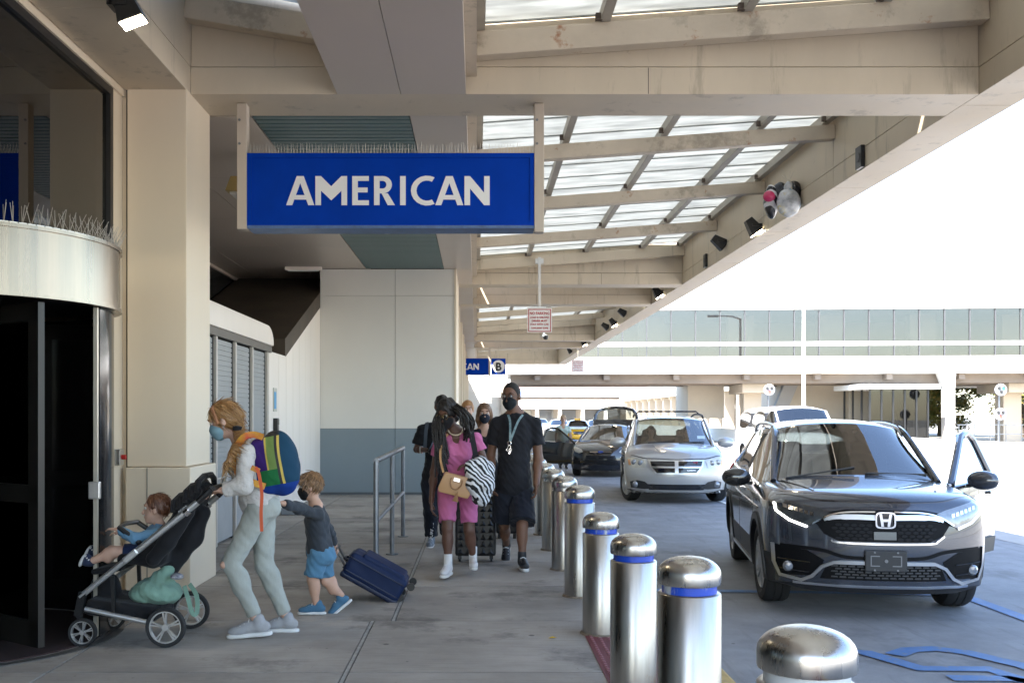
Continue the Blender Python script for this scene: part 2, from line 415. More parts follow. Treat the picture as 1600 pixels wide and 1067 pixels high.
def round_spots(m, scale, rad, col, keep=.55, soft=.02):
    """scattered round marks (gum, oil drips) on a surface"""
    nt = m.node_tree; n = nt.nodes; l = nt.links; b = n['Principled BSDF']; src = b.inputs['Base Color'].links[0].from_socket
    tc = n.new('ShaderNodeTexCoord'); mp = n.new('ShaderNodeMapping'); l.new(tc.outputs['Object'], mp.inputs[0]); mp.inputs['Scale'].default_value = (1, 1, 0)
    v = n.new('ShaderNodeTexVoronoi'); v.inputs['Scale'].default_value = scale; l.new(mp.outputs[0], v.inputs['Vector'])
    mr = n.new('ShaderNodeMapRange'); l.new(v.outputs['Distance'], mr.inputs[0]); mr.inputs['From Min'].default_value = rad * scale; mr.inputs['From Max'].default_value = (rad - soft * rad * 20) * scale; mr.inputs['To Min'].default_value = 0; mr.inputs['To Max'].default_value = .75
    sep = n.new('ShaderNodeSeparateColor'); l.new(v.outputs['Color'], sep.inputs[0]); gt = n.new('ShaderNodeMath'); gt.operation = 'GREATER_THAN'; gt.inputs[1].default_value = keep; l.new(sep.outputs[0], gt.inputs[0])
    mu = n.new('ShaderNodeMath'); mu.operation = 'MULTIPLY'; l.new(mr.outputs[0], mu.inputs[0]); l.new(gt.outputs[0], mu.inputs[1])
    mx = n.new('ShaderNodeMix'); mx.data_type = 'RGBA'; l.new(mu.outputs[0], mx.inputs['Factor']); l.new(src, mx.inputs['A']); mx.inputs['B'].default_value = (*col, 1); l.new(mx.outputs['Result'], b.inputs['Base Color'])
round_spots(M_conc, 2.2, .026, (.05, .046, .043), .5); round_spots(M_conc, 5.0, .012, (.06, .055, .05), .6)
M_seal = mat('joint_sealant', (.34, .33, .31), .6, var=.35, vscale=14)
M_asph = mat('asphalt', (.24, .245, .26), .72, var=.24, vscale=2.2, bump=.28, bscale=170,
             spots=[((.085, .086, .09), .45, .56, .65), ((.36, .36, .37), 75, .60, .5), ((.07, .07, .075), 60, .62, .5), ((.05, .05, .053), 5, .66, .8), ((.13, .13, .135), 1.4, .55, .4, (6, .5, 1))])
round_spots(M_asph, .9, .11, (.055, .055, .06), .6, .045); round_spots(M_asph, 3.5, .018, (.04, .04, .043), .55)
M_blue_paint = mat('blue_road_paint', (.075, .18, .40), .6, var=.18, vscale=5, bump=.1, bscale=140, spots=[((.19, .195, .21), 14, .54, .8), ((.19, .195, .21), 60, .55, .7)])
M_white_paint = mat('white_road_paint', (.72, .72, .70), .6, var=.15, vscale=6)
M_yellow_paint = mat('yellow_kerb_paint', (.46, .31, .09), .6, var=.35, vscale=6, spots=[((.22, .20, .18), 9, .58, .9)])
M_steel = mat('brushed_steel', (.44, .42, .39), .33, 1.0, var=.14, vscale=9, stretch=(3, 3, .25), rvar=.07,
              spots=[((.34, .22, .11), 5, .62, .5, (2.4, 2.4, .8)), ((.25, .24, .23), 16, .64, .5, (1, 1, 6))], orand=.08)
M_cap = mat('cap_steel', (.50, .485, .46), .29, 1.0, var=.16, vscale=6, stretch=(3, 3, .4), rvar=.09, orand=.06, spots=[((.35, .34, .32), 22, .66, .25)])
M_drum = mat('drum_steel', (.33, .275, .215), .30, 1.0, var=.38, vscale=2.6, stretch=(2.2, 2.2, .06), rvar=.08)  # brown vertical streaks put reflections into the steel colour
M_rail = mat('galvanised_rail', (.20, .21, .225), .42, .85, var=.2, vscale=10)
M_black = mat('black_metal', (.012, .012, .013), .35)
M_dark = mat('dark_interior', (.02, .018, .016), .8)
M_brown = mat('brown_soffit', (.075, .055, .038), .7, var=.3, vscale=1.5)
M_alu = mat('aluminium', (.58, .57, .55), .35, .9, var=.1, vscale=8)
M_spike = mat('spike_steel', (.55, .52, .47), .4, .8)
M_sign_blue = mat('sign_blue', (.0006, .042, .38), .5, var=.10, vscale=3, spec=.05, spots=[((.30, .34, .42), 11, .72, .6)])
M_sign_white = mat('sign_white', (.82, .82, .82), .6, spec=.2)
M_farwhite = mat('far_white_concrete', (.72, .70, .66), .7, var=.06, vscale=.3)
M_farbeige = mat('far_beige_concrete', (.50, .44, .36), .75, var=.10, vscale=.4)
M_fardark = mat('far_girder', (.20, .165, .135), .8, var=.15, vscale=.6)
M_winglass = mat('bridge_glass', (.17, .18, .19), .04, 0., var=.10, vscale=.25, spec=1.0)
M_darkglass = mat('dark_glass', (.02, .022, .024), .03, 0., spec=.9)
M_pane = glass_mat('window_glass', (.55, .58, .56), refl=1.5)
M_doorglass = glass_mat('door_glass', (.30, .32, .32), refl=.6)
M_roofpanel = translucent_mat('fibreglass_sheet', (.54, .55, .53), .62)

# ================================================================== ground
structure(MB().quad((-400, -300, -.19), (700, -300, -.19), (700, 900, -.19), (-400, 900, -.19)).build('ground', mat('far_ground', (.22, .21, .19), .9, var=.2, vscale=.05)))
structure(MB().quad((1.40, -40, -.15), (60, -40, -.15), (60, 260, -.15), (1.40, 260, -.15)).build('road', M_asph))
structure(MB().quad((7.2, -40, -.146), (60, -40, -.146), (60, 260, -.146), (7.2, 260, -.146)).build('outer_lanes', mat('worn_lane_concrete', (.36, .345, .325), .8, var=.2, vscale=.8, bump=.15, bscale=120, spots=[((.14, .14, .14), .6, .60, .5)])))  # lane colour lightened where sun falls, to bounce light under the canopy
side = structure(MB().box(-6.2, 1.33, -18, 120, -.16, -.014).build('sidewalk', M_groove))
gap = .016
def slab(x0, x1, y0, y1):
    dz = random.uniform(-.0015, .0015)
    o = MB().box(x0 + gap / 2, x1 - gap / 2, y0 + gap / 2, y1 - gap / 2, -.05, dz).build('slab', M_conc, side)
    return o
ROW = 1.52
y = 7.55 - 2 * ROW
slab(-6.2, 1.33, -18, -6); slab(-6.2, 1.33, -6, y)
n = 0
while y < 21.2:
    xj = -.792 if y < 7.5 else -.635
    slab(-6.2, -2.60, y, y + ROW); slab(-2.60, xj - .012, y, y + ROW); slab(xj + .012, 1.33, y, y + ROW)
    y += ROW
slab(-6.2, -.647, y, 60); slab(-.623, 1.33, y, 60); slab(-6.2, 1.33, 60, 120)
for x, y0, y1 in ((-.792, 4.51, 7.55), (-.635, 7.55, 24)):
    MB().box(x - .012, x + .012, y0, y1, -.05, -.003).build('joint_seal', M_seal, side)
kerb = structure(MB().box(1.335, 1.52, -18, 60, -.17, -.002).build('kerb', M_yellow_paint, bevel=.02))
# painted bay outline and wheelchair symbol
def paint_poly(pts, name, m, label=None):
    return structure(MB().quad(*[(p[0], p[1], -.146) for p in pts]).build(name, m))
def stroke(pts, w, name, m):
    mb = MB(); pts = [Vector((p[0], p[1], 0)) for p in pts]; L = []; Rr = []
    for i, p in enumerate(pts):
        t = (pts[min(i + 1, len(pts) - 1)] - pts[max(i - 1, 0)]).normalized(); nrm = Vector((-t.y, t.x, 0))
        L.append(p + nrm * w / 2); Rr.append(p - nrm * w / 2)
    for i in range(len(pts) - 1):
        a, b, c, d = L[i], L[i + 1], Rr[i + 1], Rr[i]
        mb.quad(*[(q.x, q.y, -.142) for q in (a, b, c, d)])
    return structure(mb.build(name, m))
stroke([(1.55, 9.72), (4.0, 9.52), (4.62, 9.42)], .14, 'road_marking', M_blue_paint)
stroke([(4.60, 9.40), (4.60, 1.5)], .14, 'road_marking', M_blue_paint)
def gz(x, y): return G(x, y, -.15)
stroke([gz(1330, 1019), gz(1352, 1020), gz(1438, 1045), gz(1545, 1046), gz(1600, 1064), gz(1650, 1074)], .15, 'road_marking', M_blue_paint)
stroke([gz(1398, 1024), gz(1420, 1016), gz(1460, 1014), gz(1510, 1020), gz(1600, 1041), gz(1680, 1068), gz(1700, 1095)], .15, 'road_marking', M_blue_paint)
stroke([gz(1484, 1060), gz(1580, 1061), gz(1640, 1074)], .14, 'road_marking', M_blue_paint)
stroke([(4.85, 16.5), (4.85, 20.4)], .10, 'road_marking', M_white_paint)
stroke([(4.85, 24), (4.85, 60)], .10, 'road_marking', M_white_paint)
for k in range(7): stroke([(8.6, 11 + k * 7.5), (8.6, 13.6 + k * 7.5)], .11, 'road_marking', M_white_paint)
stroke([(15.9, 5), (15.9, 110)], .12, 'road_marking', mat('yellow_line', (.55, .38, .08), .6, var=.2))
# ================================================================== terminal building
tb = thing('terminal_building', 'terminal building with cream clad pier, glazed wall and grey end wall', 'building', (-3.2, 9, 0))
def bp(mb, name, m, parent=None, bevel=0., smooth=False):
    o = mb.build(name, m, None, smooth, bevel); return reparent(o, parent or tb)
# pier
bp(MB().box(-3.12, -2.59, 8.88, 9.66, 1.10, 4.47), 'pier', M_pier, bevel=.008)
bp(MB().box(-3.12, -2.54, 8.83, 9.70, 0, 1.095), 'pier_plinth', M_pier, bevel=.012)
bp(MB().box(-3.30, -3.128, 8.92, 9.70, 0, 4.47), 'wall_panel', M_pier)
bp(MB().box(-3.135, -3.115, 8.90, 9.0, 0, 4.47), 'joint', M_groove)
bp(MB().box(-2.93, -2.92, 8.826, 8.9, 0.05, 1.09), 'joint', mat('joint_soft', (.30, .27, .22), .8))
# wall strip beside the door, header and glazing of the long side wall X = -3.19
bp(MB().box(-3.30, -3.17, 8.66, 8.915, 0, 4.40), 'jamb_panel', M_pier, bevel=.004)
bp(MB().box(-3.26, -3.165, 8.60, 8.665, 2.62, 4.40), 'window_frame', M_black)
bp(MB().box(-3.26, -3.15, -4.05, 8.915, 4.40, 4.52), 'window_frame', M_pier)
bp(MB().box(-3.26, -3.165, -4.05, 8.60, 4.33, 4.395), 'window_frame', M_black)
for y0, y1 in ((6.2, 8.59), (3.7, 6.15), (1.2, 3.65), (-1.3, 1.15), (-4, -1.35)):
    bp(MB().box(-3.215, -3.20, y0, y1, 2.60, 4.33), 'window_pane', M_pane)
    if y1 < 8: bp(MB().box(-3.215, -3.20, y0, y1, .1, 2.52), 'window_pane', M_pane) if y1 < 5 else None
    bp(MB().box(-3.26, -3.17, y0 - .05, y0, .0 if y0 < 5 else 2.6, 4.33), 'window_frame', M_black)
bp(MB().box(-3.26, -3.17, -4.05, 5.9, 2.52, 2.60), 'window_frame', M_black)
bp(MB().box(-14, -3.19, -4.3, -4.06, 0, 4.55), 'end_wall', M_pier)
# body of the building: floors, back of the hall and an unseen storey added above to block the sun
bp(MB().box(-14, -3.30, -4.05, 8.9, 4.56, 9.0), 'upper_storey', M_pier)
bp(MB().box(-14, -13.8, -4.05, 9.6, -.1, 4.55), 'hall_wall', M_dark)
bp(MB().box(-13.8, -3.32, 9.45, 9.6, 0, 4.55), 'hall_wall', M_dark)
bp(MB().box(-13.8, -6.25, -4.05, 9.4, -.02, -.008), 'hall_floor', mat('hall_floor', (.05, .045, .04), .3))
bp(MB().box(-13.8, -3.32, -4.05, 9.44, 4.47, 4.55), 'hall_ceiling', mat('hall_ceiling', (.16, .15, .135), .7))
for k in range(9): bp(MB().box(-13.7, -3.4, 5.2 + k * .45, 5.25 + k * .45, 4.44, 4.468), 'ceiling_strip', M_dark)
# recess behind the pier, with the stair
bp(MB().box(-5.2, -5.08, 9.72, 22.4, 0, 3.35), 'recess_wall', M_brown)
for y0, y1 in ((9.8, 13), (13.1, 16.2), (16.3, 21.9)):
    bp(MB().box(-5.14, -5.10, y0, y1, 3.36, 4.40), 'window_pane', M_darkglass)
    bp(MB().box(-5.2, -5.06, y1 + .01, y1 + .09, 3.36, 4.40), 'window_frame', mat('bronze_frame', (.10, .085, .07), .4))
bp(MB().box(-5.2, -5.05, 9.72, 22.4, 4.40, 4.455), 'window_frame', M_soffit)
bp(MB().box(-5.2, -5.05, 9.72, 22.4, 3.30, 3.355), 'window_frame', M_soffit)
def slope(y): return 2.50 + (y - 16.1) * .3325
st = MB(); st.add([(-5.08, 16.1, slope(16.1)), (-3.10, 16.1, slope(16.1)), (-3.10, 22.0, slope(22.0)), (-5.08, 22.0, slope(22.0)),
                   (-5.08, 16.1, slope(16.1) + .3), (-3.10, 16.1, slope(16.1) + .3), (-3.10, 22.0, slope(22.0) + .3), (-5.08, 22.0, slope(22.0) + .3)],
                  [(0, 3, 2, 1), (4, 5, 6, 7), (0, 1, 5, 4), (1, 2, 6, 5), (2, 3, 7, 6), (3, 0, 4, 7)])
bp(st, 'stair_soffit', M_brown)
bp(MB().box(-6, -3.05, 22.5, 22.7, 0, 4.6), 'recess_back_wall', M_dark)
# white side wall of vertical boards under the stair
yb = 14.98
while yb < 19.69:
    y1 = min(yb + .60, 19.70)
    a, b = (yb + .006, y1 - .006)
    za, zb_ = (min(slope(a), 4.4) if a > 16.1 else 2.52), (min(slope(b), 4.4) if b > 16.1 else 2.52)
    if a < 16.1: za = zb_ = 2.52 if b < 16.1 else 2.52
    bp(MB().prism([(a, 0), (b, 0), (b, zb_), (a, za)], (-3.10, 0, 0), (0, 1, 0), (0, 0, 1), (-.06, 0, 0)), 'wall_board', M_white)
    yb = y1
bp(MB().box(-3.24, -3.165, 14.9, 19.7, 0, 2.5), 'wall_backing', M_groove)
# grey end wall
ew = [(-3.06, -1.30), (-1.294, -.42)]
bp(MB().box(-3.05, -.43, 19.76, 19.9, 0, 4.45), 'wall_backing', M_groove)
for x0, x1 in ((-3.099, -1.62), (-1.612, -.42)):
    bp(MB().box(x0, x1, 19.70, 19.78, 1.306, 3.93), 'wall_panel', M_greywall)
    bp(MB().box(x0, x1, 19.70, 19.78, 3.936, 4.455), 'wall_panel', M_greywall)
    bp(MB().box(x0, x1, 19.697, 19.78, .04, 1.30), 'wall_panel', M_bluewall)
bp(MB().box(-3.098, -.42, 19.68, 19.80, 0, .045), 'skirting', mat('skirting', (.09, .10, .11), .6))
bp(MB().box(-.445, -.405, 19.68, 22.3, 0, 4.455), 'corner_trim', M_pier)
bp(MB().box(-.75, -.45, 19.9, 22.3, 0, 4.455), 'side_wall', M_white)
# shopfront beyond the wall
bp(MB().box(-3, -.85, 22.3, 58, 0, 4.455), 'shopfront_wall', mat('shopfront', (.40, .36, .30), .6, var=.15, vscale=.5))
for k in range(7):
    bp(MB().box(-.86, -.45, 26.2 + k * 4.6, 26.8 + k * 4.6, 0, 4.455), 'column', M_pier)
    bp(MB().box(-.86, -.80, 27.2 + k * 4.6, 30.4 + k * 4.6, .2, 2.9), 'shop_window', M_darkglass)
# small fittings on the white wall
pl = MB().box(-3.099, -3.085, 15.12, 15.38, 1.62, 1.98).build('notice_plaque', mat('plaque_cream', (.55, .52, .45), .5)); tag(pl, 'small cream and blue notice plaque on the white boarded wall', 'sign')
MB().box(-3.084, -3.080, 15.15, 15.29, 1.66, 1.92).build('notice_panel', mat('plaque_blue', (.05, .33, .62), .4), pl)
cb = thing('access_intercom', 'small black intercom box on the white wall below the blue notice', 'intercom', (-3.09, 15.2, 1.4))
reparent(MB().box(-3.098, -3.03, 15.14, 15.26, 1.30, 1.52).build('case', M_black, None, bevel=.008), cb)
reparent(MB().box(-3.03, -3.024, 15.16, 15.24, 1.42, 1.50).build('screen', M_darkglass), cb)
fb = thing('fire_call_point', 'small red call button on the wall strip beside the revolving door', 'button', (-3.16, 8.75, 1.15))
reparent(MB().box(-3.169, -3.12, 8.70, 8.80, 1.12, 1.26).build('box', M_alu, None, bevel=.006), fb)
reparent(MB().cyl((-3.125, 8.75, 1.19), (-3.085, 8.75, 1.19), .022, seg=12).build('button', mat('red_button', (.5, .02, .02), .4)), fb)

# ------------------------------------------------------------------ shuttered kiosk
kk = thing('shutter_kiosk', 'kiosk with grey roller shutters under a rounded white hood behind the pier', 'kiosk', (-3.3, 12.4, 0))
def kp(mb, name, m, bevel=0., smooth=False, parent=None): return reparent(mb.build(name, m, None, smooth, bevel), parent or kk)
KX = -3.10
# hood with rounded end: profile in the Y-Z plane, extruded inwards
prof = [(9.75, 2.60), (14.95, 2.60)]
for k in range(9):
    a = R(k * 90 / 8); prof.append((14.55 + .42 * math.cos(a), 2.62 + .26 * math.sin(a)))
prof.append((9.75, 2.88))
kp(MB().prism(prof, (KX + .05, 0, 0), (0, 1, 0), (0, 0, 1), (-1.7, 0, 0)), 'hood', M_white, .02, True)
kp(MB().box(KX - .15, KX + .03, 9.75, 14.92, 2.50, 2.597), 'head_rail', mat('bronze_frame', (.10, .085, .07), .4))
shut = mat('shutter_slats', (.30, .315, .32), .42, .35, var=.08, vscale=3)
posts = [9.9, 10.85, 11.8, 12.74, 13.7, 14.68]
prev = 9.75
for i, yp in enumerate(posts):
    kp(MB().box(KX - .08, KX + .02, yp - .03, yp + .03, .0, 2.498), 'mullion', mat('mullion_pale', (.60, .55, .50), .4, .3))
    kp(MB().box(KX - .09, KX - .012, yp - .075, yp - .031, .0, 2.498), 'guide', M_black)
    if i:
        ya, yb2 = posts[i - 1] + .032, yp - .077
        mb = MB(); z = .62
        while z < 2.48:
            mb.box(KX - .05, KX - .018, ya, yb2, z, z + .052); mb.box(KX - .05, KX - .03, ya, yb2, z + .052, z + .062); z += .062
        s_ = kp(mb, 'shutter_curtain', shut); stuff(s_)
        kp(MB().box(KX - .06, KX - .01, ya, yb2, .03, .60), 'base_panel', mat('shutter_base', (.36, .37, .38), .5, .2, var=.08))
        # latch across the bottom bar
        ym = (ya + yb2) / 2
        l = kp(MB().cyl((KX + .005, ya, .80), (KX + .005, yb2, .80), .013, seg=8), 'latch_bar', M_alu, smooth=True)
        kp(MB().box(KX - .01, KX + .03, ym - .05, ym + .05, .74, .86).box(KX + .02, KX + .05, ym - .09, ym + .09, .79, .815), 'latch', M_alu)
kp(MB().box(KX - 1.7, KX - .1, 9.75, 14.9, 0, 2.5), 'kiosk_body', M_dark)
kp(MB().box(KX - .1, KX + .02, 14.75, 14.93, 0, 2.49), 'end_post', M_white)

# ------------------------------------------------------------------ revolving door
rv = thing('revolving_door', 'dark revolving door under a curved steel drum with bird spikes on top', 'revolving door', (-3.6, 7.0, 0))
CX, CY = -3.6, 7.0
def arc(r, a0, a1, n): return [(CX + r * math.cos(R(a0 + (a1 - a0) * i / n)), CY + r * math.sin(R(a0 + (a1 - a0) * i / n))) for i in range(n + 1)]
def curved_wall(r0, r1, a0, a1, z0, z1, n=24):
    mb = MB(); A = arc(r0, a0, a1, n); B = arc(r1, a0, a1, n)
    vs = [(x, y, z0) for x, y in A] + [(x, y, z0) for x, y in B] + [(x, y, z1) for x, y in A] + [(x, y, z1) for x, y in B]
    k = n + 1; fs = []
    for i in range(n):
        fs += [(i, i + 1, 2 * k + i + 1, 2 * k + i), (k + i + 1, k + i, 3 * k + i, 3 * k + i + 1), (2 * k + i, 2 * k + i + 1, 3 * k + i + 1, 3 * k + i), (i + 1, i, k + i, k + i + 1)]
    fs += [(0, 2 * k, 3 * k, k), (n, k + n, 3 * k + n, 2 * k + n)]
    return mb.add(vs, fs)
def rp(mb, name, m, smooth=False, bevel=0., parent=None): return reparent(mb.build(name, m, None, smooth, bevel), parent or rv)
drum = rp(curved_wall(.99, 1.03, -180, 180, 2.33, 2.735, 72), 'drum', M_drum, True)
rp(curved_wall(.97, 1.045, -180, 180, 2.735, 2.76, 72), 'drum_top_trim', M_drum, True, parent=None)
rp(curved_wall(.95, 1.04, -180, 180, 2.305, 2.33, 72), 'drum_bottom_trim', M_drum, True)
rp(MB().lathe([(.0, 0), (1.0, 0), (1.0, .02), (0, .02)], 48, (CX, CY, 2.70)), 'drum_roof', M_black)
rp(MB().lathe([(.0, 0), (.99, 0), (.99, .03), (0, .03)], 48, (CX, CY, 2.34)), 'drum_ceiling', M_black)
rp(curved_wall(.955, .985, -5, 140, .02, 2.31, 30), 'enclosure_wall', mat('black_gloss', (.008, .008, .009), .12), True)
rp(curved_wall(.955, .985, 180, 300, .02, 2.31, 30), 'enclosure_wall', mat('black_gloss', (.008, .008, .009), .12), True)
pa = R(-6.5); px_, py_ = CX + .97 * math.cos(pa), CY + .97 * math.sin(pa)
rp(MB().box(px_ - .012, px_ + .014, py_ - .018, py_ + .010, .03, 2.30), 'door_edge_post', mat('pale_edge', (.62, .57, .48), .3, .6))
lk = rp(MB().box(px_ - .035, px_ + .045, py_ - .055, py_ - .02, .98, 1.10), 'lock_case', M_alu, bevel=.008)
rp(MB().cyl((CX, CY, .02), (CX, CY, 2.33), .05, seg=12), 'centre_post', M_black, True)
for k, an in enumerate((-35, 85, 205)):
    a = R(an); u = Vector((math.cos(a), math.sin(a), 0)); nrm = Vector((-u.y, u.x, 0)); c = Vector((CX, CY, 0))
    fr = MB()
    for r0, r1, z0, z1 in ((.05, .13, .05, 2.29), (.83, .945, .05, 2.29), (.05, .94, .05, .22), (.05, .94, 2.17, 2.29), (.05, .94, .98, 1.10)):
        fr.obox(c + u * (r0 + r1) / 2 + Vector((0, 0, (z0 + z1) / 2)), (r1 - r0, .045, z1 - z0), (0, 0, a))
    w = rp(fr, 'door_wing', mat('bronze_dark', (.030, .027, .024), .35, .4))
    g = MB().obox(c + u * .48 + Vector((0, 0, .60)), (.70, .012, .76), (0, 0, a)).build('pane', M_doorglass); reparent(g, rv)
    g = MB().obox(c + u * .48 + Vector((0, 0, 1.635)), (.70, .012, 1.07), (0, 0, a)).build('pane', M_doorglass); reparent(g, rv)
rp(MB().lathe([(0, 0), (.955, 0), (.955, .008), (0, .008)], 48, (CX, CY, .002)), 'floor_mat', mat('door_mat', (.035, .016, .015), .95, bump=.3, bscale=300))
rp(curved_wall(.99, 1.06, -180, 180, .001, .006, 64), 'threshold_ring', mat('threshold', (.10, .095, .09), .5, .3))
for k in range(58):   # bird spikes along the visible rim
    a = R(-140 + k * 3.2); r = 1.0
    mb = MB(); b = Vector((CX + r * math.cos(a), CY + r * math.sin(a), 2.76))
    o_ = Vector((math.cos(a), math.sin(a), 0)); t_ = Vector((-math.sin(a), math.cos(a), 0))
    mb.obox(b + Vector((0, 0, .006)), (.03, .05, .012), (0, 0, a))
    for q in (-1, 0, 1): mb.cyl(b, b + Vector((0, 0, .13)) + o_ * (.07 * q + random.uniform(-.015, .015)) + t_ * random.uniform(-.03, .03), .003, .0015, 4)
    rp(mb, 'bird_spike', M_spike)

# ================================================================== canopy
cp = thing('entrance_canopy', 'long kerbside canopy with cream beams and translucent roof sheets', 'canopy', (1, 9, 0))
def cpart(mb, name, m, bevel=0., smooth=False): return reparent(mb.build(name, m, None, smooth, bevel), cp)
XI, XO, XS = 4.55, 5.03, -.10     # edge beam inner / outer face, spine side
ZB = 4.46
def zr(x): return 4.75 + .07 * x       # underside of the rafters
BEAMS = [(-4.0, -3.3), (5.0, 5.6), (9.01, 9.66), (22.0, 22.6), (25.9, 26.5), (38.4, 39.0), (42.4, 43.0), (55.6, 56.3)]
for i, (y0, y1) in enumerate(BEAMS):
    xl = -2.59 if y0 < 10 else -.42
    cpart(MB().box(xl, XI - .004, y0, y1, ZB, 4.706), 'cross_beam_casing', M_cream, .004)
    cpart(MB().box(xl, XI - .004, y0 + .012, y1 - .012, 4.714, 5.34), 'cross_beam_casing', M_cream , .004)
    cpart(MB().box(xl + .01, XI - .02, y0 + .03, y1 - .03, 4.69, 4.73), 'joint', M_groove)
    if y0 > 0 and y0 < 30:
        cpart(MB().box(1.2 * (i % 2) + 1.55, 1.2 * (i % 2) + 1.556, y0 - .0015, y0 + .02, ZB + .004, 4.70), 'joint', M_groove)
# edge beam in lengths
ys = [-4.2, -3.5, 1.2, 5.3, 9.33, 12.7, 15.75, 18.9, 22.3, 26.2, 30.3, 34.4, 38.7, 42.7, 47, 51.5, 56.3]
for a, b in zip(ys[:-1], ys[1:]):
    cpart(MB().box(XI, XO, a + .004, b - .004, ZB, 4.706), 'edge_beam_casing', M_cream, .004)
    cpart(MB().box(XI + .002, XO, a + .004, b - .004, 4.714, 5.60), 'edge_beam_casing', M_cream, .004)
cpart(MB().box(XI + .02, XO - .02, -4.05, 56.25, ZB + .02, 5.55), 'edge_beam_core', M_groove)
# spine soffit: front part wide, behind the first beam a narrow strip beside the green slats
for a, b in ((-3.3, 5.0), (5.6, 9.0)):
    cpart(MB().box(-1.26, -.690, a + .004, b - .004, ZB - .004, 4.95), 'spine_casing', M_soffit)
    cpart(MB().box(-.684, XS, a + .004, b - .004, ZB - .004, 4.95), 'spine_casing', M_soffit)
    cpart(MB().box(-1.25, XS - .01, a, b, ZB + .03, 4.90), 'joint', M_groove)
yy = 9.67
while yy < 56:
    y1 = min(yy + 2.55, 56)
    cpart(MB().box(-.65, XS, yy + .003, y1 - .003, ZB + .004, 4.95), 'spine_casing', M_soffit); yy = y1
cpart(MB().box(XS, XS + .10, -4.05, 56, 4.62, 5.05), 'gutter_beam', M_cream)
# plain soffit left of the slats
xs_ = [-6.0, -4.6, -3.4, -2.2]
for a, b in zip(xs_[:-1], xs_[1:]):
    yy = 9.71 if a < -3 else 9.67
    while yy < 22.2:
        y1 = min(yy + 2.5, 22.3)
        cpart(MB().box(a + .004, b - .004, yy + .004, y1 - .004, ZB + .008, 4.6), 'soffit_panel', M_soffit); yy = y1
cpart(MB().box(-6, -.2, 9.7, 22.4, 4.62, 4.66), 'soffit_backing', M_groove)
sl0 = cpart(MB().box(-2.19, -.66, 9.70, 9.80, ZB + .006, ZB + .05), 'slat', M_green, .006)
me_s = sl0.data
for k in range(1, 80):
    c = sl0.copy(); COL.objects.link(c); c.location = sl0.location + Vector((0, .125 * k, 0))
cpart(MB().box(-2.2, -.65, 9.68, 19.75, ZB + .075, ZB + .11), 'slat_backing', mat('slat_back', (.012, .02, .02), .8))
# roof deck over the solid parts
cpart(MB().box(-6.2, XS - .01, 9.70, 56.2, 5.0, 5.12), 'roof_deck', M_soffit)
cpart(MB().box(XS, XI, 22.3, 26.2, 5.36, 5.44), 'roof_deck', M_soffit)
cpart(MB().box(XS, XI, 38.7, 42.7, 5.36, 5.44), 'roof_deck', M_soffit)
# left longitudinal beam over the pier
for a, b in ((-4.2, -1), (-1, 3.2), (3.2, 7.1), (7.1, 9.66)):
    cpart(MB().box(-3.14, -2.592, a + .003, b - .003, ZB, 4.706), 'side_beam_casing', M_cream, .004)
    cpart(MB().box(-3.14, -2.594, a + .003, b - .003, 4.714, 5.70), 'side_beam_casing', M_cream, .004)
cpart(MB().box(-3.12, -2.61, -4.05, 9.6, ZB + .03, 5.6), 'joint', M_groove)
# rafters, purlins and roof sheets
RAFT = [(-.6, 0), (2.4, 0), (5.68, 0), (8.90, 1), (12.70, 0), (15.75, 0), (18.9, 0), (21.86, 1), (29.6, 0), (32.6, 0), (35.6, 0), (38.28, 1), (46, 0), (49.2, 0), (52.4, 0)]
for yr, big in RAFT:
    h, w = (.22, .16) if big else (.185, .15)
    cpart(MB().beam((XS + .09, yr, zr(XS) + h / 2), (XI - .003, yr, zr(XI) + h / 2), w, h), 'rafter', M_cream_rust if 5 < yr < 20 else M_cream, .012)
    if yr < 10:
        cpart(MB().beam((-2.592, yr, 5.08 + h / 2), (-1.262, yr, 4.86 + h / 2), w, h), 'rafter', M_cream_rust, .012)
PX = [-.02 + .05, 1.14, 2.40, 3.63, 4.46]
segs = [(-4.05, 8.98), (9.69, 21.98), (26.55, 38.36), (43.05, 55.6)]
for a, b in segs:
    for x in PX:
        cpart(MB().box(x - .045, x + .045, a, b, zr(x) + .215, zr(x) + .335), 'purlin', mat('purlin_paint', (.36, .325, .27), .5, var=.15, vscale=3), .006)
        if b < 25:
            for yr, big in RAFT:
                if a < yr < b and yr > 5: cpart(MB().obox((x - .06, yr - .10, zr(x) + .245), (.06, .05, .06)), 'cleat', mat('rusty_cleat', (.09, .065, .05), .7))
    edges = [-.05] + PX[1:4] + [4.54]
    yy = a
    while yy < b - .05:
        y1 = min(yy + .78, b)
        for i in range(4):
            x0, x1 = edges[i] + .004, edges[i + 1] - .004
            z0, z1 = zr(x0) + .345, zr(x1) + .345
            lap = .02
            mb = MB().add([(x0, yy, z0 + lap), (x1, yy, z1 + lap), (x1, y1 + .03, z1), (x0, y1 + .03, z0), (x0, yy, z0 + lap + .008), (x1, yy, z1 + lap + .008), (x1, y1 + .03, z1 + .008), (x0, y1 + .03, z0 + .008)],
                          [(0, 3, 2, 1), (4, 5, 6, 7), (0, 1, 5, 4), (1, 2, 6, 5), (2, 3, 7, 6), (3, 0, 4, 7)])
            cpart(mb, 'roof_sheet', M_roofpanel)
        cpart(MB().beam((-.05, y1, zr(0) + .335), (4.54, y1, zr(4.54) + .330), .022, .014), 'sheet_lap', mat('lap_seam', (.30, .32, .31), .6)) if y1 < 24 else None
        yy = y1
yy = -4.05
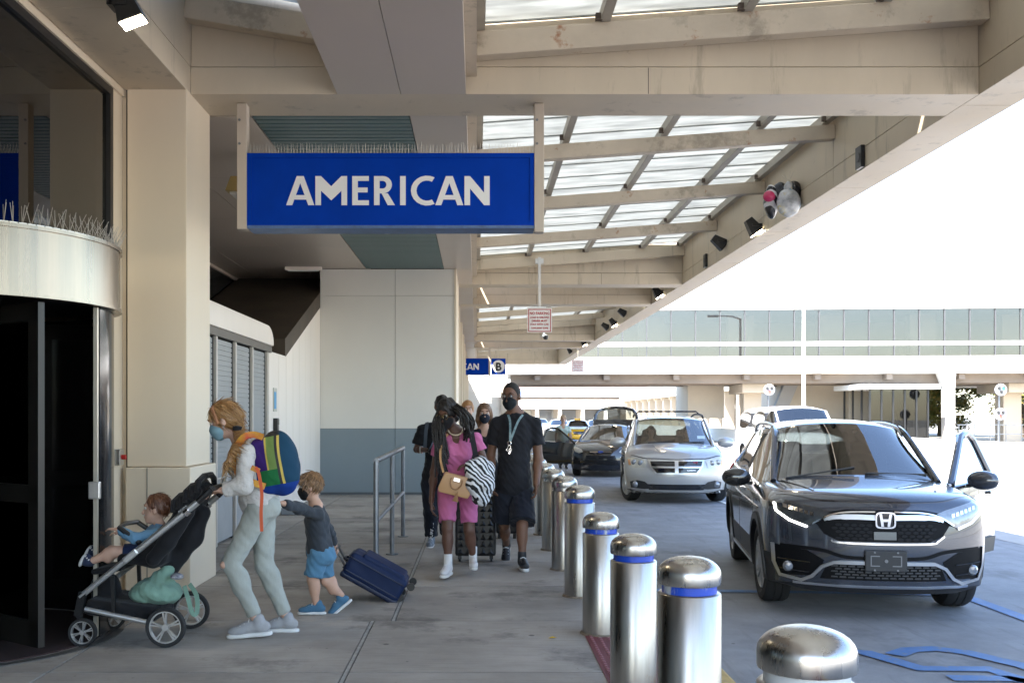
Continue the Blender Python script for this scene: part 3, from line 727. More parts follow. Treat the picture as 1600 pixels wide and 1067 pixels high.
while yy < 8.9:
    y1 = min(yy + 1.6, 8.98)
    cpart(MB().add([(-2.6, yy, 5.46), (-1.25, yy, 5.20), (-1.25, y1, 5.20), (-2.6, y1, 5.46), (-2.6, yy, 5.468), (-1.25, yy, 5.208), (-1.25, y1, 5.208), (-2.6, y1, 5.468)],
                   [(0, 3, 2, 1), (4, 5, 6, 7), (0, 1, 5, 4), (1, 2, 6, 5), (2, 3, 7, 6), (3, 0, 4, 7)]), 'roof_sheet', M_roofpanel)
    yy = y1
cpart(MB().box(-1.27, XS + .06, -4.05, 9.7, 5.0, 5.21), 'roof_deck', M_soffit)
# ================================================================== skybridge across the road
BR = R(-3.6)
sb = thing('skybridge', 'white skybridge with a long glazed band crossing above the road', 'bridge', (11, 60, 0), BR)
def sp(mb, name, m, bevel=0., smooth=False): return mb.build(name, m, sb, smooth, bevel)
W0, W1 = -9.5, 42
sp(MB().box(W0, W1, 0, 9, 4.10, 5.12), 'lower_band', M_farwhite, .02)
sp(MB().box(W0, W1, 0, 9, 7.92, 9.40), 'upper_band', M_farwhite, .02)
sp(MB().box(W0, W1, .05, .30, 5.76, 6.0), 'sill_band', M_farwhite)
sp(MB().box(W0, W1, 8.6, 8.9, 5.12, 7.92), 'far_wall', M_farbeige)
sp(MB().box(W0, W1, 1, 8.6, 5.12, 5.2), 'bridge_floor', M_farbeige)
for k in range(9): sp(MB().box(W0 + 3 + k * 5.6, W0 + 4.6 + k * 5.6, 3.2, 3.9, 5.2, 7.9), 'inner_column', M_farbeige)
k = 0; x = W0
bglass = glass_mat('bridge_pane', (.66, .64, .62), refl=2.2)
while x < W1 - .1:
    x1 = min(x + 1.46, W1)
    sp(MB().box(x + .03, x1 - .03, .14, .16, 5.14, 5.755), 'pane', bglass)
    sp(MB().box(x + .03, x1 - .03, .14, .16, 6.005, 7.915), 'pane', bglass)
    sp(MB().box(x1 - .03, x1 + .03, .08, .2, 5.125, 7.915), 'mullion', mat('grey_mullion', (.07, .07, .075), .5))
    x = x1
for k in range(4): sp(MB().box(W0 + .5, W1, 1.0 + k * 2.2, 1.5 + k * 2.2, 3.55, 4.095), 'girder', M_fardark)
for k in range(12): sp(MB().box(W0 + 2 + k * 4.2, W0 + 2.35 + k * 4.2, .3, 8.7, 3.75, 4.098), 'cross_girder', M_fardark)
for x in (6.3, 22.3): # concrete piers with broader heads
    sp(MB().box(x - .55, x + .55, 3.6, 4.8, -.2, 3.1), 'pier', M_farbeige, .03); sp(MB().box(x - .95, x + .95, 2.0, 6.5, 3.0, 3.56), 'pier_head', M_farbeige, .04)
for x in (17.1, 23.9):
    mb = MB(); mb.add([(x - .28, .1, -.2), (x + .28, .1, -.2), (x + .28, .7, -.2), (x - .28, .7, -.2), (x - .28, .1, 3.2), (x + .28, .1, 3.2), (x + .28, .7, 3.2), (x - .28, .7, 3.2), (x - .6, .05, 4.09), (x + .32, .05, 4.09), (x + .32, .75, 4.09), (x - .6, .75, 4.09)],
        [(0, 3, 2, 1), (0, 1, 5, 4), (1, 2, 6, 5), (2, 3, 7, 6), (3, 0, 4, 7), (4, 5, 9, 8), (5, 6, 10, 9), (6, 7, 11, 10), (7, 4, 8, 11), (8, 9, 10, 11)])
    sp(mb, 'white_pier', M_farwhite)
sp(MB().box(14.2, 19.4, 4.2, 8.5, 9.40, 10.15), 'plant_room', M_farwhite)
sp(MB().box(1.5, 6.0, 4.2, 8.5, 9.40, 10.1), 'plant_room', M_farwhite)
# things below the bridge
ct = thing('concourse_building', 'beige concrete concourse under the skybridge with a raking stair', 'building', (20, 66, 0))
def q(root, mb, name, m, bevel=0., smooth=False): return reparent(mb.build(name, m, None, smooth, bevel), root)
q(ct, MB().box(20.2, 24.4, 66, 72, -.2, 3.9), 'wall', M_farbeige)
q(ct, MB().prism([(18.6, -.2), (19.5, -.2), (21.2, 3.8), (20.3, 3.8)], (0, 65.4, 0), (1, 0, 0), (0, 0, 1), (0, .5, 0)), 'stair_flight', mat('far_stair', (.33, .33, .34), .6))
q(ct, MB().box(24.6, 25.4, 67, 72, -.2, 3.9), 'column', M_farbeige)
q(ct, MB().box(14.0, 16.4, 66, 70, 1.4, 3.9), 'wall', M_farbeige)
lb = thing('glass_lobby', 'dark glazed lobby box with a pale roof under the skybridge', 'building', (24.9, 59.2, 0))
LX0, LX1, LY0, LY1 = 23.0, 26.4, 58.2, 62.5
q(lb, MB().box(LX0 - .6, LX1 + .5, LY0 - .5, LY1, 3.12, 3.42), 'roof', mat('lobby_roof', (.55, .58, .60), .5), .03)
q(lb, MB().box(LX0, LX1, LY0, LY1, -.2, .18), 'plinth', M_fardark)
for i in range(6):
    x = LX0 + i * (LX1 - LX0) / 5
    q(lb, MB().box(x - .05, x + .05, LY0, LY0 + .1, .18, 3.12), 'mullion', M_black)
    if i < 5: q(lb, MB().box(x + .055, x + .62, LY0 + .04, LY0 + .05, .2, 3.1), 'pane', glass_mat('lobby_glass', (.45, .47, .46), 1.2))
for i in range(3):
    y_ = LY0 + (i + 1) * 1.4
    q(lb, MB().box(LX0, LX0 + .1, y_ - .05, y_ + .05, .18, 3.12), 'mullion', M_black)
q(lb, MB().box(LX1 - .1, LX1, LY0 + .12, LY1, .18, 3.12), 'side_wall', M_darkglass)
q(lb, MB().box(LX0 + .2, LX1 - .2, LY1 - .4, LY1 - .3, .18, 3.1), 'rear_wall', mat('lobby_rear', (.22, .20, .16), .7))
# colonnade along the far side of the road
pc = thing('colonnade_building', 'long beige colonnade building beyond the skybridge on the right', 'building', (22, 100, 0))
q(pc, MB().box(21.4, 40, 72.5, 150, 3.75, 5.2), 'deck', M_farwhite)
q(pc, MB().box(30, 30.4, 72.5, 150, -.2, 3.74), 'rear_wall', M_farbeige)
for k in range(16):
    q(pc, MB().box(22.0, 22.9, 74 + k * 4.8, 74.9 + k * 4.8, -.2, 3.745), 'column', M_farbeige, .03)
    q(pc, MB().box(29.9, 30.0, 75.2 + k * 4.8, 78.4 + k * 4.8, .2, 2.9), 'window', M_winglass)
    q(pc, MB().box(21.8, 30, 74.2 + k * 4.8, 74.7 + k * 4.8, 3.4, 3.745), 'beam', M_farbeige)
for k in range(3):
    q(pc, MB().cyl((23.4 + k * 1.7, 73.8, -.2), (23.4 + k * 1.7, 73.8, .9), .28, seg=10), 'bin', mat('far_bin', (.16, .17, .18), .6))
# far terminal closing the street
ft = thing('far_terminal', 'pale far terminal building with window bands closing the street', 'building', (14, 150, 0))
q(ft, MB().box(-2, 46, 150, 170, 6.6, 12), 'upper_wall', M_farwhite)
q(ft, MB().box(-2, 46, 148.5, 150, 4.4, 5.6), 'canopy_edge', mat('far_blue_band', (.20, .24, .33), .5))
q(ft, MB().box(-2, 46, 148.4, 150, 5.62, 6.0), 'red_band', mat('far_red_band', (.45, .22, .20), .5))
q(ft, MB().box(-2, 46, 147.5, 150, 2.6, 4.0), 'lower_band', M_farwhite)
q(ft, MB().box(-2, 46, 152, 152.4, -.2, 6.6), 'rear_wall', M_farbeige)
for k in range(14):
    x = -1.5 + k * 3.4
    q(ft, MB().box(x, x + .5, 147.7, 148.3, -.2, 2.6), 'column', M_farwhite)
    q(ft, MB().box(x + .9, x + 3.0, 151.8, 151.95, .3, 2.5), 'window', M_winglass)
    q(ft, MB().box(x + .4, x + 2.6, 149.93, 149.99, 7.6, 9.6), 'window', M_winglass)
# left: solid low block beyond canopy end
nb = thing('canopy_end_block', 'white boarded block at the far end of the canopy', 'building', (-1, 60, 0))
q(nb, MB().box(-8, 1.6, 58, 70, -.1, 3.9), 'wall', M_farwhite)
for k in range(8): q(nb, MB().box(-8, 1.62, 57.96, 58, .2 + k * .45, .6 + k * .45), 'board', M_farwhite)
q(nb, MB().box(1.4, 1.8, 57.8, 58.2, -.1, 3.9), 'corner_post', M_farbeige)
# barriers
def barrier(name, label, x, y0, y1, h, m):
    pr = [(-.30, -.15), (.30, -.15), (.28, .05), (.14, .28), (.10, h), (-.10, h), (-.14, .28), (-.28, .05)]
    o = MB().prism(pr, (x, y0, 0), (1, 0, 0), (0, 0, 1), (0, y1 - y0, 0)).build(name, m, None, True, .01)
    return tag(o, label, 'barrier')
barrier('concrete_barrier', 'long white concrete barrier along the far side of the road', 16.6, 14, 120, .73, M_farwhite)
barrier('concrete_barrier', 'low grey concrete barrier by the kerb beyond the bollards', 4.1, 46, 88, .75, mat('barrier_grey', (.40, .39, .36), .7, var=.15, vscale=1))
structure(MB().box(16.9, 60, -40, 200, -.18, -.03).build('median_pavement', mat('median_concrete', (.42, .39, .34), .8, var=.15, vscale=.4)))
# railing by the lobby
rl = thing('metal_railing', 'grey metal railing in front of the trees right of the lobby', 'railing', (31, 57, 0))
for k in range(9): q(rl, MB().box(27.6 + k * .9, 27.64 + k * .9, 57, 57.04, -.05, 1.05), 'post', M_rail)
for z in (.5, 1.03): q(rl, MB().box(27.5, 35, 56.98, 57.02, z, z + .05), 'rail', M_rail)
# light pole
lp = thing('lamp_pole', 'slim white lamp pole in front of the skybridge', 'lamp post', (16.95, 51.6, -.1))
q(lp, MB().tube([(16.95, 51.6, -.1), (16.95, 51.6, 8.2)], [.11, .075], 10), 'pole', M_farwhite, 0, True)
q(lp, MB().box(16.78, 17.12, 51.4, 51.8, -.1, .25), 'base', M_farbeige)
q(lp, MB().tube([(16.95, 51.6, 8.15), (16.4, 51.6, 8.35), (15.4, 51.6, 8.4)], .05, 8).obox((15.1, 51.6, 8.38), (.7, .28, .12)), 'lamp_arm', M_farwhite)
# traffic signals: round grey back plates with coloured lenses
def signal(px, py, d, lens, label):
    p = P(px, py, d)
    s = thing('traffic_signal', label, 'traffic light', (p.x, p.y, p.z), 0, 'round traffic signals under the bridge')
    bp_ = mat('signal_plate', (.30, .31, .33), .6)
    MB().lathe([(0, -.03), (.30, -.03), (.33, 0), (.30, .03), (0, .03)], 20, (0, 0, 0), Matrix.Rotation(R(90), 3, 'X')).build('back_plate', bp_, s, True)
    MB().cyl((0, .05, 0), (0, .35, 0), .2, seg=12).build('housing', mat('signal_dark', (.08, .08, .085), .6), s)
    for i, (c, on) in enumerate(lens):
        x, z = ((-.12, .08), (.12, .08), (.0, -.12))[i]
        MB().cyl((x, -.03, z), (x, -.06, z), .085, seg=12).build('lens', mat('lens_' + c + str(on), {'red': (.6, .04, .03), 'green': (.02, .45, .25), 'dark': (.05, .05, .05)}[c], .3, emit=1.5 if on else 0), s)
        MB().cyl((x, -.05, z + .07), (x, -.17, z + .06), .05, seg=8).build('hood', mat('signal_dark', (.08, .08, .085), .6), s)
    MB().cyl((0, .2, -.2), (0, .2, -(p.z + .1)), .05, seg=8).build('post', M_rail, s)
signal(1202, 609, 56, [('dark', 0), ('dark', 0), ('red', 1)], 'round traffic signal showing red near the white van')
signal(1564, 609, 53, [('dark', 0), ('green', 1), ('dark', 0)], 'upper round traffic signal showing green at the right edge')
signal(1563, 647, 52.4, [('dark', 0), ('dark', 0), ('red', 1)], 'lower round traffic signal showing red at the right edge')
# trees at the right
def tree(label, x, y, h, cr, seed):
    rnd = random.Random(seed); t = thing('broadleaf_tree', label, 'tree', (x, y, -.1), 0, 'trees behind the railing')
    bark = mat('bark', (.09, .07, .05), .9, var=.3, vscale=6)
    mb = MB().tube([(0, 0, 0), (.05, 0, h * .25), (-.05, .05, h * .5), (0, 0, h * .8)], [.2, .16, .11, .03], 8)
    tips = []
    for k in range(14):
        a = rnd.uniform(0, 6.28); z0 = h * rnd.uniform(.25, .7); L = cr * rnd.uniform(.5, 1)
        e = Vector((math.cos(a) * L, math.sin(a) * L, z0 + L * rnd.uniform(.3, .9)))
        mb.tube([(0, 0, z0), e * .5 + Vector((0, 0, z0 * .45)), e], [.06, .04, .015], 5); tips.append(e)
    mb.build('trunk', bark, t, True)
    vs = []; fs = []; mi = []
    clumps = [e + Vector((rnd.gauss(0, .3), rnd.gauss(0, .3), rnd.gauss(0, .3))) for e in tips for _ in range(3)] + [Vector((rnd.gauss(0, cr * .4), rnd.gauss(0, cr * .4), h * rnd.uniform(.12, 1.0))) for _ in range(34)]
    for c in clumps:
        for _ in range(150):
            p = c + Vector((rnd.gauss(0, .33), rnd.gauss(0, .33), rnd.gauss(0, .28)))
            if p.z < .3: continue
            u = Vector((rnd.gauss(0, 1), rnd.gauss(0, 1), rnd.gauss(0, .5))).normalized(); v = u.orthogonal().normalized() * rnd.uniform(.06, .10); u = u * rnd.uniform(.12, .19)
            k = len(vs); vs += [p - u, p + v, p + u, p - v]; fs.append((k, k + 1, k + 2, k + 3)); mi.append(rnd.randrange(3))
    link_mesh('crown', vs, fs, parent=t, mats=[mat('leaf_a', (.16, .16, .035), .6), mat('leaf_b', (.10, .13, .03), .6), mat('leaf_c', (.20, .16, .04), .6)], mi=mi)
tree('yellow green tree at the right edge behind the traffic signals', 40.5, 74, 7.2, 3.0, 1)
tree('yellow green tree seen between the bridge piers', 37.2, 80, 6.4, 2.4, 2)
tree('small tree seen through the gap right of the glass lobby', 33.2, 78, 5.5, 1.9, 3)
tree('small tree glimpsed left of the glass lobby', 28.6, 79, 4.8, 1.6, 4)
# unseen garage added on the far side, so that reflections meet a street and not a void
op = thing('opposite_garage', 'long parking garage on the far side of the roads', 'building', (92, 30, 0))
for z in (0, 3.2): q(op, MB().box(90, 104, -30, 57, z + 2.3, z + 3.2), 'deck', M_farbeige)
for k in range(10): q(op, MB().box(90.3, 91.2, -28 + k * 9, -27 + k * 9, -.2, 5.5), 'column', M_farbeige)
# ================================================================== overhead signs
def spikes(parent, x0, x1, y, z, n, h=.10):
    mb = MB(); mb.box(x0, x1, y - .01, y + .01, z, z + .008)
    for k in range(n):
        x = x0 + (x1 - x0) * (k + .5) / n
        for q_ in (-1, 1): mb.cyl((x, y, z), (x + random.uniform(-.008, .008), y + .03 * q_, z + h * random.uniform(.8, 1.1)), .0028, .0015, 4)
    o = mb.build('bird_spikes', M_spike); stuff(o); return reparent(o, parent)
def glyph(ch, H, t):
    """bold sans capitals as abutting polygons -> (polygons, width)"""
    def arc(cx, cy, rx, ry, a0, a1, tx, ty, n=14):
        pt = [(math.cos(R(a0 + (a1 - a0) * k / n)), math.sin(R(a0 + (a1 - a0) * k / n))) for k in range(n + 1)]
        return [[(cx + rx * a[0], cy + ry * a[1]), (cx + rx * b[0], cy + ry * b[1]), (cx + (rx - tx) * b[0], cy + (ry - ty) * b[1]), (cx + (rx - tx) * a[0], cy + (ry - ty) * a[1])] for a, b in zip(pt[:-1], pt[1:])]
    h = t * .86
    if ch == 'I': return [[(0, 0), (t, 0), (t, H), (0, H)]], t
    if ch == 'E':
        W = .155; return [[(0, 0), (t, 0), (t, H), (0, H)], [(t, 0), (W, 0), (W, h), (t, h)], [(t, H - h), (W, H - h), (W, H), (t, H)], [(t, H * .44), (W - .012, H * .44), (W - .012, H * .44 + h), (t, H * .44 + h)]], W
    if ch == 'N':
        W = .235; return [[(0, 0), (t, 0), (t, H), (0, H)], [(W - t, 0), (W, 0), (W, H), (W - t, H)], [(t, H), (t, H - .115), (W - t, 0), (W - t, .115)]], W
    if ch == 'M':
        W = .295; g = .10; return [[(0, 0), (t, 0), (t, H), (0, H)], [(W - t, 0), (W, 0), (W, H), (W - t, H)], [(t, H), (t, H - .135), (W / 2, .045), (W / 2, .175)], [(W - t, H), (W / 2, .175), (W / 2, .045), (W - t, H - .135)]], W
    if ch == 'A':
        W = .262; a = t * .62; i = 1.08 * t; yi = (W / 2 - i) * H / (W / 2 - a); y0, y1 = .052, .052 + h * .92
        xi = lambda y: i + y * (W / 2 - a) / H
        return [[(0, 0), (i, 0), (W / 2, yi), (W / 2, H), (W / 2 - a, H)], [(W, 0), (W / 2 + a, H), (W / 2, H), (W / 2, yi), (W - i, 0)], [(xi(y0), y0), (W - xi(y0), y0), (W - xi(y1), y1), (xi(y1), y1)]], W
    if ch == 'C':
        W = .215; return arc(.150, H / 2, .150, H / 2 + .004, 62, 298, t, h), W
    if ch == 'R':
        W = .195; rb = .080; cy = H - rb; xb = .082
        return [[(0, 0), (t, 0), (t, H), (0, H)], [(t, H - h), (xb, H - h), (xb, H), (t, H)], [(t, H - 2 * rb), (xb, H - 2 * rb), (xb, H - 2 * rb + h), (t, H - 2 * rb + h)]] + arc(xb, cy, .085, rb, 90, -90, t, h) + [[(.070, H - 2 * rb), (.128, H - 2 * rb), (W, 0), (W - .068, 0)]], W
def hanging_sign(label, Y, xl, xr, group):
    s = thing('overhead_sign', label, 'sign', ((xl + xr) / 2, Y, 3.31), 0, group)
    def a(mb, name, m, bevel=0.): return reparent(mb.build(name, m, None, False, bevel), s)
    a(MB().box(xl, xr, Y, Y + .26, 3.325, 3.99), 'sign_box', M_sign_blue, .006)
    fr = MB().box(xl - .003, xr + .003, Y - .012, Y - .001, 3.955, 3.995).box(xl - .003, xr + .003, Y - .012, Y - .001, 3.315, 3.36).box(xl - .003, xl + .04, Y - .012, Y - .001, 3.36, 3.955).box(xr - .04, xr + .003, Y - .012, Y - .001, 3.36, 3.955)
    a(fr, 'frame', M_sign_blue)
    a(MB().box(xl, xr, Y - .016, Y + .27, 3.295, 3.322), 'bottom_trim', mat('sign_trim', (.06, .13, .30), .4, var=.3, vscale=12))
    for xp in (xl - .05, xr + .045):
        a(MB().box(xp - .045, xp + .045, Y - .02, Y + .10, 3.29 if xp < 0 else 3.26, 4.455), 'post', M_soffit, .006)
        for z in (4.30, 4.08): a(MB().cyl((xp - .02, Y - .021, z), (xp - .02, Y - .028, z), .012, seg=8), 'bolt', M_rail)
    spikes(s, xl + .01, xr, Y + .03, 3.992, 92); spikes(s, xl + .01, xr, Y + .2, 3.992, 80)
    sc_ = (xr - xl) / 2.67; x = (xl + xr) / 2 - .975 * sc_
    for ch in 'AMERICAN':
        polys, wd = glyph(ch, .27, .052); mb = MB()
        for pl_ in polys: mb.prism([(q[0] * sc_, q[1]) for q in pl_], (x, Y - .006, 3.512), (1, 0, 0), (0, 0, 1), (0, .0055, 0))
        reparent(mb.build('letter', M_sign_white), s); x += (wd + (.010 if ch == 'A' else .048 if ch != 'C' else .012)) * sc_
    return s
hanging_sign('large blue AMERICAN sign hanging on two grey posts overhead', 9.27, -2.135, .535, 'blue airline signs')
s2 = hanging_sign('far small blue AMERICAN sign half hidden by the grey wall', 42.2, -2.15, .50, 'blue airline signs')
gs = thing('gate_letter_sign', 'blue square sign with letter B in a white disc', 'sign', (.92, 42.2, 3.3))
reparent(MB().box(.62, 1.22, 42.2, 42.4, 3.325, 3.99).build('sign_box', M_sign_blue), gs)
reparent(MB().cyl((.92, 42.2, 3.655), (.92, 42.185, 3.655), .265, seg=32).build('disc', M_sign_white), gs)
reparent(text_mesh('letter', 'B', .33, mat('letter_black', (.01, .01, .01), .5), None, (.92, 42.182, 3.49), (1, 0, 0), (0, 0, 1), .004, bold=.015), gs)
# no-parking signs on drop posts
M_red = mat('sign_red', (.42, .035, .04), .5); M_paper = mat('sign_face', (.70, .68, .67), .45, var=.04, vscale=6)
def parking_sign(label, X, Y, ztop, zs):
    s = thing('parking_sign', label, 'sign', (X, Y, zs), 0, 'no parking signs under the canopy')
    def a(mb, name, m, bevel=0., smooth=False): return reparent(mb.build(name, m, None, smooth, bevel), s)
    a(MB().box(X - .03, X + .03, Y + .01, Y + .07, zs + .30, ztop), 'post', M_alu, .004)
    a(MB().box(X - .09, X + .09, Y + .03, Y + .10, ztop - .14, ztop - .03), 'bracket', M_alu)
    a(MB().box(X - .265, X + .265, Y, Y + .012, zs - .26, zs + .265), 'panel', M_paper, .003)
    fr = MB()
    for x0, x1, z0, z1 in ((-.245, .245, .228, .245), (-.245, .245, -.245, -.228), (-.245, -.228, -.228, .228), (.228, .245, -.228, .228)): fr.box(X + x0, X + x1, Y - .003, Y - .0005, zs + z0, zs + z1)
    a(fr, 'border', M_red)
    for txt, dz, h, w in (('NO PARKING', .125, .062, .42), ('LOAD & UNLOAD', .045, .045, .41), ('DRIVER MUST', -.03, .045, .34), ('STAY WITH CAR', -.105, .045, .40), ('TOW-AWAY ZONE', -.185, .04, .37)):
        reparent(text_mesh('lettering', txt, h, M_red, None, (X, Y - .0015, zs + dz), (1, 0, 0), (0, 0, 1), .002, bold=.002, width=w), s)
    spikes(s, X - .26, X + .26, Y + .006, zs + .267, 16, .11)
    return s
ps = parking_sign('white and red no parking sign on a drop post, nearest one', 1.36, 21.55, 4.99, 3.62)
parking_sign('far white and red no parking sign near the end of the canopy edge', 4.40, 43.3, 5.0, 3.72)
cm = thing('security_camera', 'small black security camera below the nearest no parking sign', 'camera', (1.5, 21.6, 3.3))
reparent(MB().cyl((1.44, 21.6, 3.36), (1.44, 21.6, 3.30), .03, seg=8).obox((1.44, 21.55, 3.29), (.10, .16, .05), (0, 0, .3)).build('bracket', M_alu), cm)
reparent(MB().lathe([(0, -.06), (.045, -.05), (.06, 0), (.06, .03), (0, .03)], 14, (1.49, 21.52, 3.26)).build('dome', M_black, None, True), cm)

# ------------------------------------------------------------------ lamps on the canopy edge and soffit
M_lampglow = mat('lamp_glow', (1, .93, .75), .4, emit=14, emitc=(1, .86, .60))
def flood(label, X, Y, Z, lit, rz, tilt=35, sc=1.):
    s = thing('flood_lamp', label, 'lamp', (X, Y, Z), rz, 'flood lamps on the canopy edge')
    T = Matrix.Rotation(R(-tilt), 4, 'Y') @ Matrix.Scale(sc, 4)
    MB().box(.10, .14, -.09, .09, -.02, .02).box(-.02, .12, -.09, -.08, -.02, .02).box(-.02, .12, .08, .09, -.02, .02).xf(Matrix.Scale(sc, 4)).build('yoke', M_black, s)
    pr = [(-.07, -.12), (.07, -.12), (.10, .10), (-.10, .10)]
    mb = MB().add([(-.11, -.09, -.14), (.11, -.09, -.14), (.11, .09, -.14), (-.11, .09, -.14), (-.06, -.07, .12), (.06, -.07, .12), (.06, .07, .12), (-.06, .07, .12)], [(0, 3, 2, 1), (4, 5, 6, 7), (0, 1, 5, 4), (1, 2, 6, 5), (2, 3, 7, 6), (3, 0, 4, 7)]).xf(T)
    mb.build('housing', M_black, s, bevel=.008)
    MB().box(-.095, .095, -.075, .075, -.152, -.142).xf(T).build('lens', M_lampglow if lit else M_darkglass, s)
    return s
flood('lit flood lamp on the canopy edge left of the hanging balloons', 4.41, 15.95, 4.60, True, 0)
flood('unlit black flood lamp on the canopy edge, second from the balloons', 4.41, 18.2, 4.74, False, 0, 55)
flood('lit lamp on the canopy edge beside the second beam pair', 4.41, 24.4, 4.60, True, 0)
flood('small black lamp on the far canopy edge, first of the cluster', 4.41, 30.3, 4.72, False, 0, 55)
flood('small lit lamp on the far canopy edge, middle of the cluster', 4.41, 32.4, 4.62, True, 0)
flood('small black lamp on the far canopy edge, last of the cluster', 4.41, 34.3, 4.66, False, 0, 55)
flood('tiny lit lamp near the far end of the canopy edge', 4.41, 41.4, 4.62, True, 0)
flood('tiny black lamp near the far end of the canopy edge', 4.41, 47.5, 4.68, False, 0)
fl = flood('brightly lit flood lamp in the top left corner under the beam', -2.44, 6.95, 4.41, True, R(180), -20, .85)
fl['group'] = 'lamps'
fl_light = bpy.data.lights.new('flood_light', 'SPOT'); fl_light.energy = 6; fl_light.color = (1, .82, .55); fl_light.spot_size = R(120); fl_light.shadow_soft_size = .08
flo = bpy.data.objects.new('flood_light', fl_light); COL.objects.link(flo); flo.location = (.0, 0, -.17); flo.parent = fl
MB().box(-.02, .16, -.03, .03, .05, .09).build('bracket', M_black, fl)
dl = thing('downlight', 'round recessed downlight in the green slatted ceiling', 'lamp', (-1.43, 15.6, 4.45))
reparent(MB().lathe([(.09, 0), (.13, 0), (.13, .02), (.09, .02)], 20, (-1.43, 15.75, 4.452), closed=True).build('rim', M_alu), dl)
reparent(MB().lathe([(0, 0), (.092, 0), (.092, .01), (0, .01)], 20, (-1.43, 15.75, 4.458)).build('lens', M_lampglow), dl)
wl_ = thing('ceiling_lamp', 'yellowed box lamp on the ceiling left of the large sign', 'lamp', (-2.62, 11.2, 4.3))
my = mat('yellowed_plastic', (.42, .30, .11), .5)
reparent(MB().prism([(-.16, 0), (.16, 0), (.10, .16), (-.10, .16)], (-2.60, 10.9, 4.02), (1, 0, 0), (0, 0, 1), (0, .5, 0)).build('case', my, None, bevel=.01), wl_)
reparent(MB().box(-2.72, -2.48, 10.95, 11.35, 3.995, 4.018).build('lens', mat('lamp_lens', (.6, .58, .52), .4)), wl_)
reparent(MB().box(-2.62, -2.58, 11.1, 11.2, 4.18, 4.468).build('stem', my), wl_)
fx = thing('tube_light', 'thin fluorescent tube light above the dark stair recess', 'lamp', (-3.4, 19.3, 4.44))
reparent(MB().box(-3.75, -3.04, 19.45, 19.55, 4.405, 4.465).build('case', M_white), fx)
reparent(MB().cyl((-3.7, 19.5, 4.395), (-3.1, 19.5, 4.395), .014, seg=8).build('tube', mat('tube_off', (.75, .75, .72), .3)), fx)
for (yy, zz, lb_) in ((11.75, 4.60, 'small square speaker box on the canopy edge right of the balloons'), (19.7, 4.62, 'small square speaker box on the canopy edge near the flood lamps')):
    s = thing('speaker_box', lb_, 'speaker', (4.5, yy, zz), 0, 'speaker boxes on the canopy edge')
    reparent(MB().box(4.50, 4.549, yy - .09, yy + .09, zz - .13, zz + .13).build('case', M_black, None, bevel=.008), s)
    reparent(MB().cyl((4.50, yy, zz), (4.492, yy, zz), .055, seg=16).build('cone', mat('speaker_cone', (.10, .10, .105), .6)), s)
# bunch of stray foil balloons caught on the canopy edge
bb = thing('balloon_bunch', 'bunch of stray foil balloons, black, pink and striped, caught on the canopy edge', 'balloons', (4.38, 14.0, 4.6))
bz = stripes_mat('balloon_stripes', (.02, .02, .025), (.65, .65, .68), 3.2, 2.0, .2)
def balloon(c, r, m, noise=.008):
    s = Soft(.02); s.ell(c, r); return s.build('balloon', m, bb, .02, noise, 14)
balloon((4.30, 14.12, 4.66), (.13, .15, .20), mat('foil_black', (.012, .013, .02), .25))
balloon((4.47, 14.05, 4.70), (.11, .13, .17), mat('foil_black', (.012, .013, .02), .25))
balloon((4.17, 14.10, 4.58), (.10, .12, .24), bz)
balloon((4.10, 13.98, 4.63), (.085, .07, .075), mat('foil_pink', (.55, .04, .13), .25))
balloon((4.36, 13.92, 4.53), (.17, .10, .20), mat('foil_clear', (.50, .52, .55), .15, var=.5, vscale=7, spots=[((.55, .42, .03), 6, .56, .9), ((.08, .22, .35), 5, .60, .8)]))
balloon((4.36, 13.92, 4.72), (.06, .05, .12), mat('foil_clear', (.50, .52, .55), .15))
tw = MB()
for k in range(12): tw.cyl((4.40, 14.05, 4.84), (4.40 + random.uniform(-.12, .12), 14.05 + random.uniform(-.1, .1), 4.95 + random.uniform(0, .05)), .003, .001, 4)
stuff(reparent(tw.build('bird_spikes', M_spike), bb))

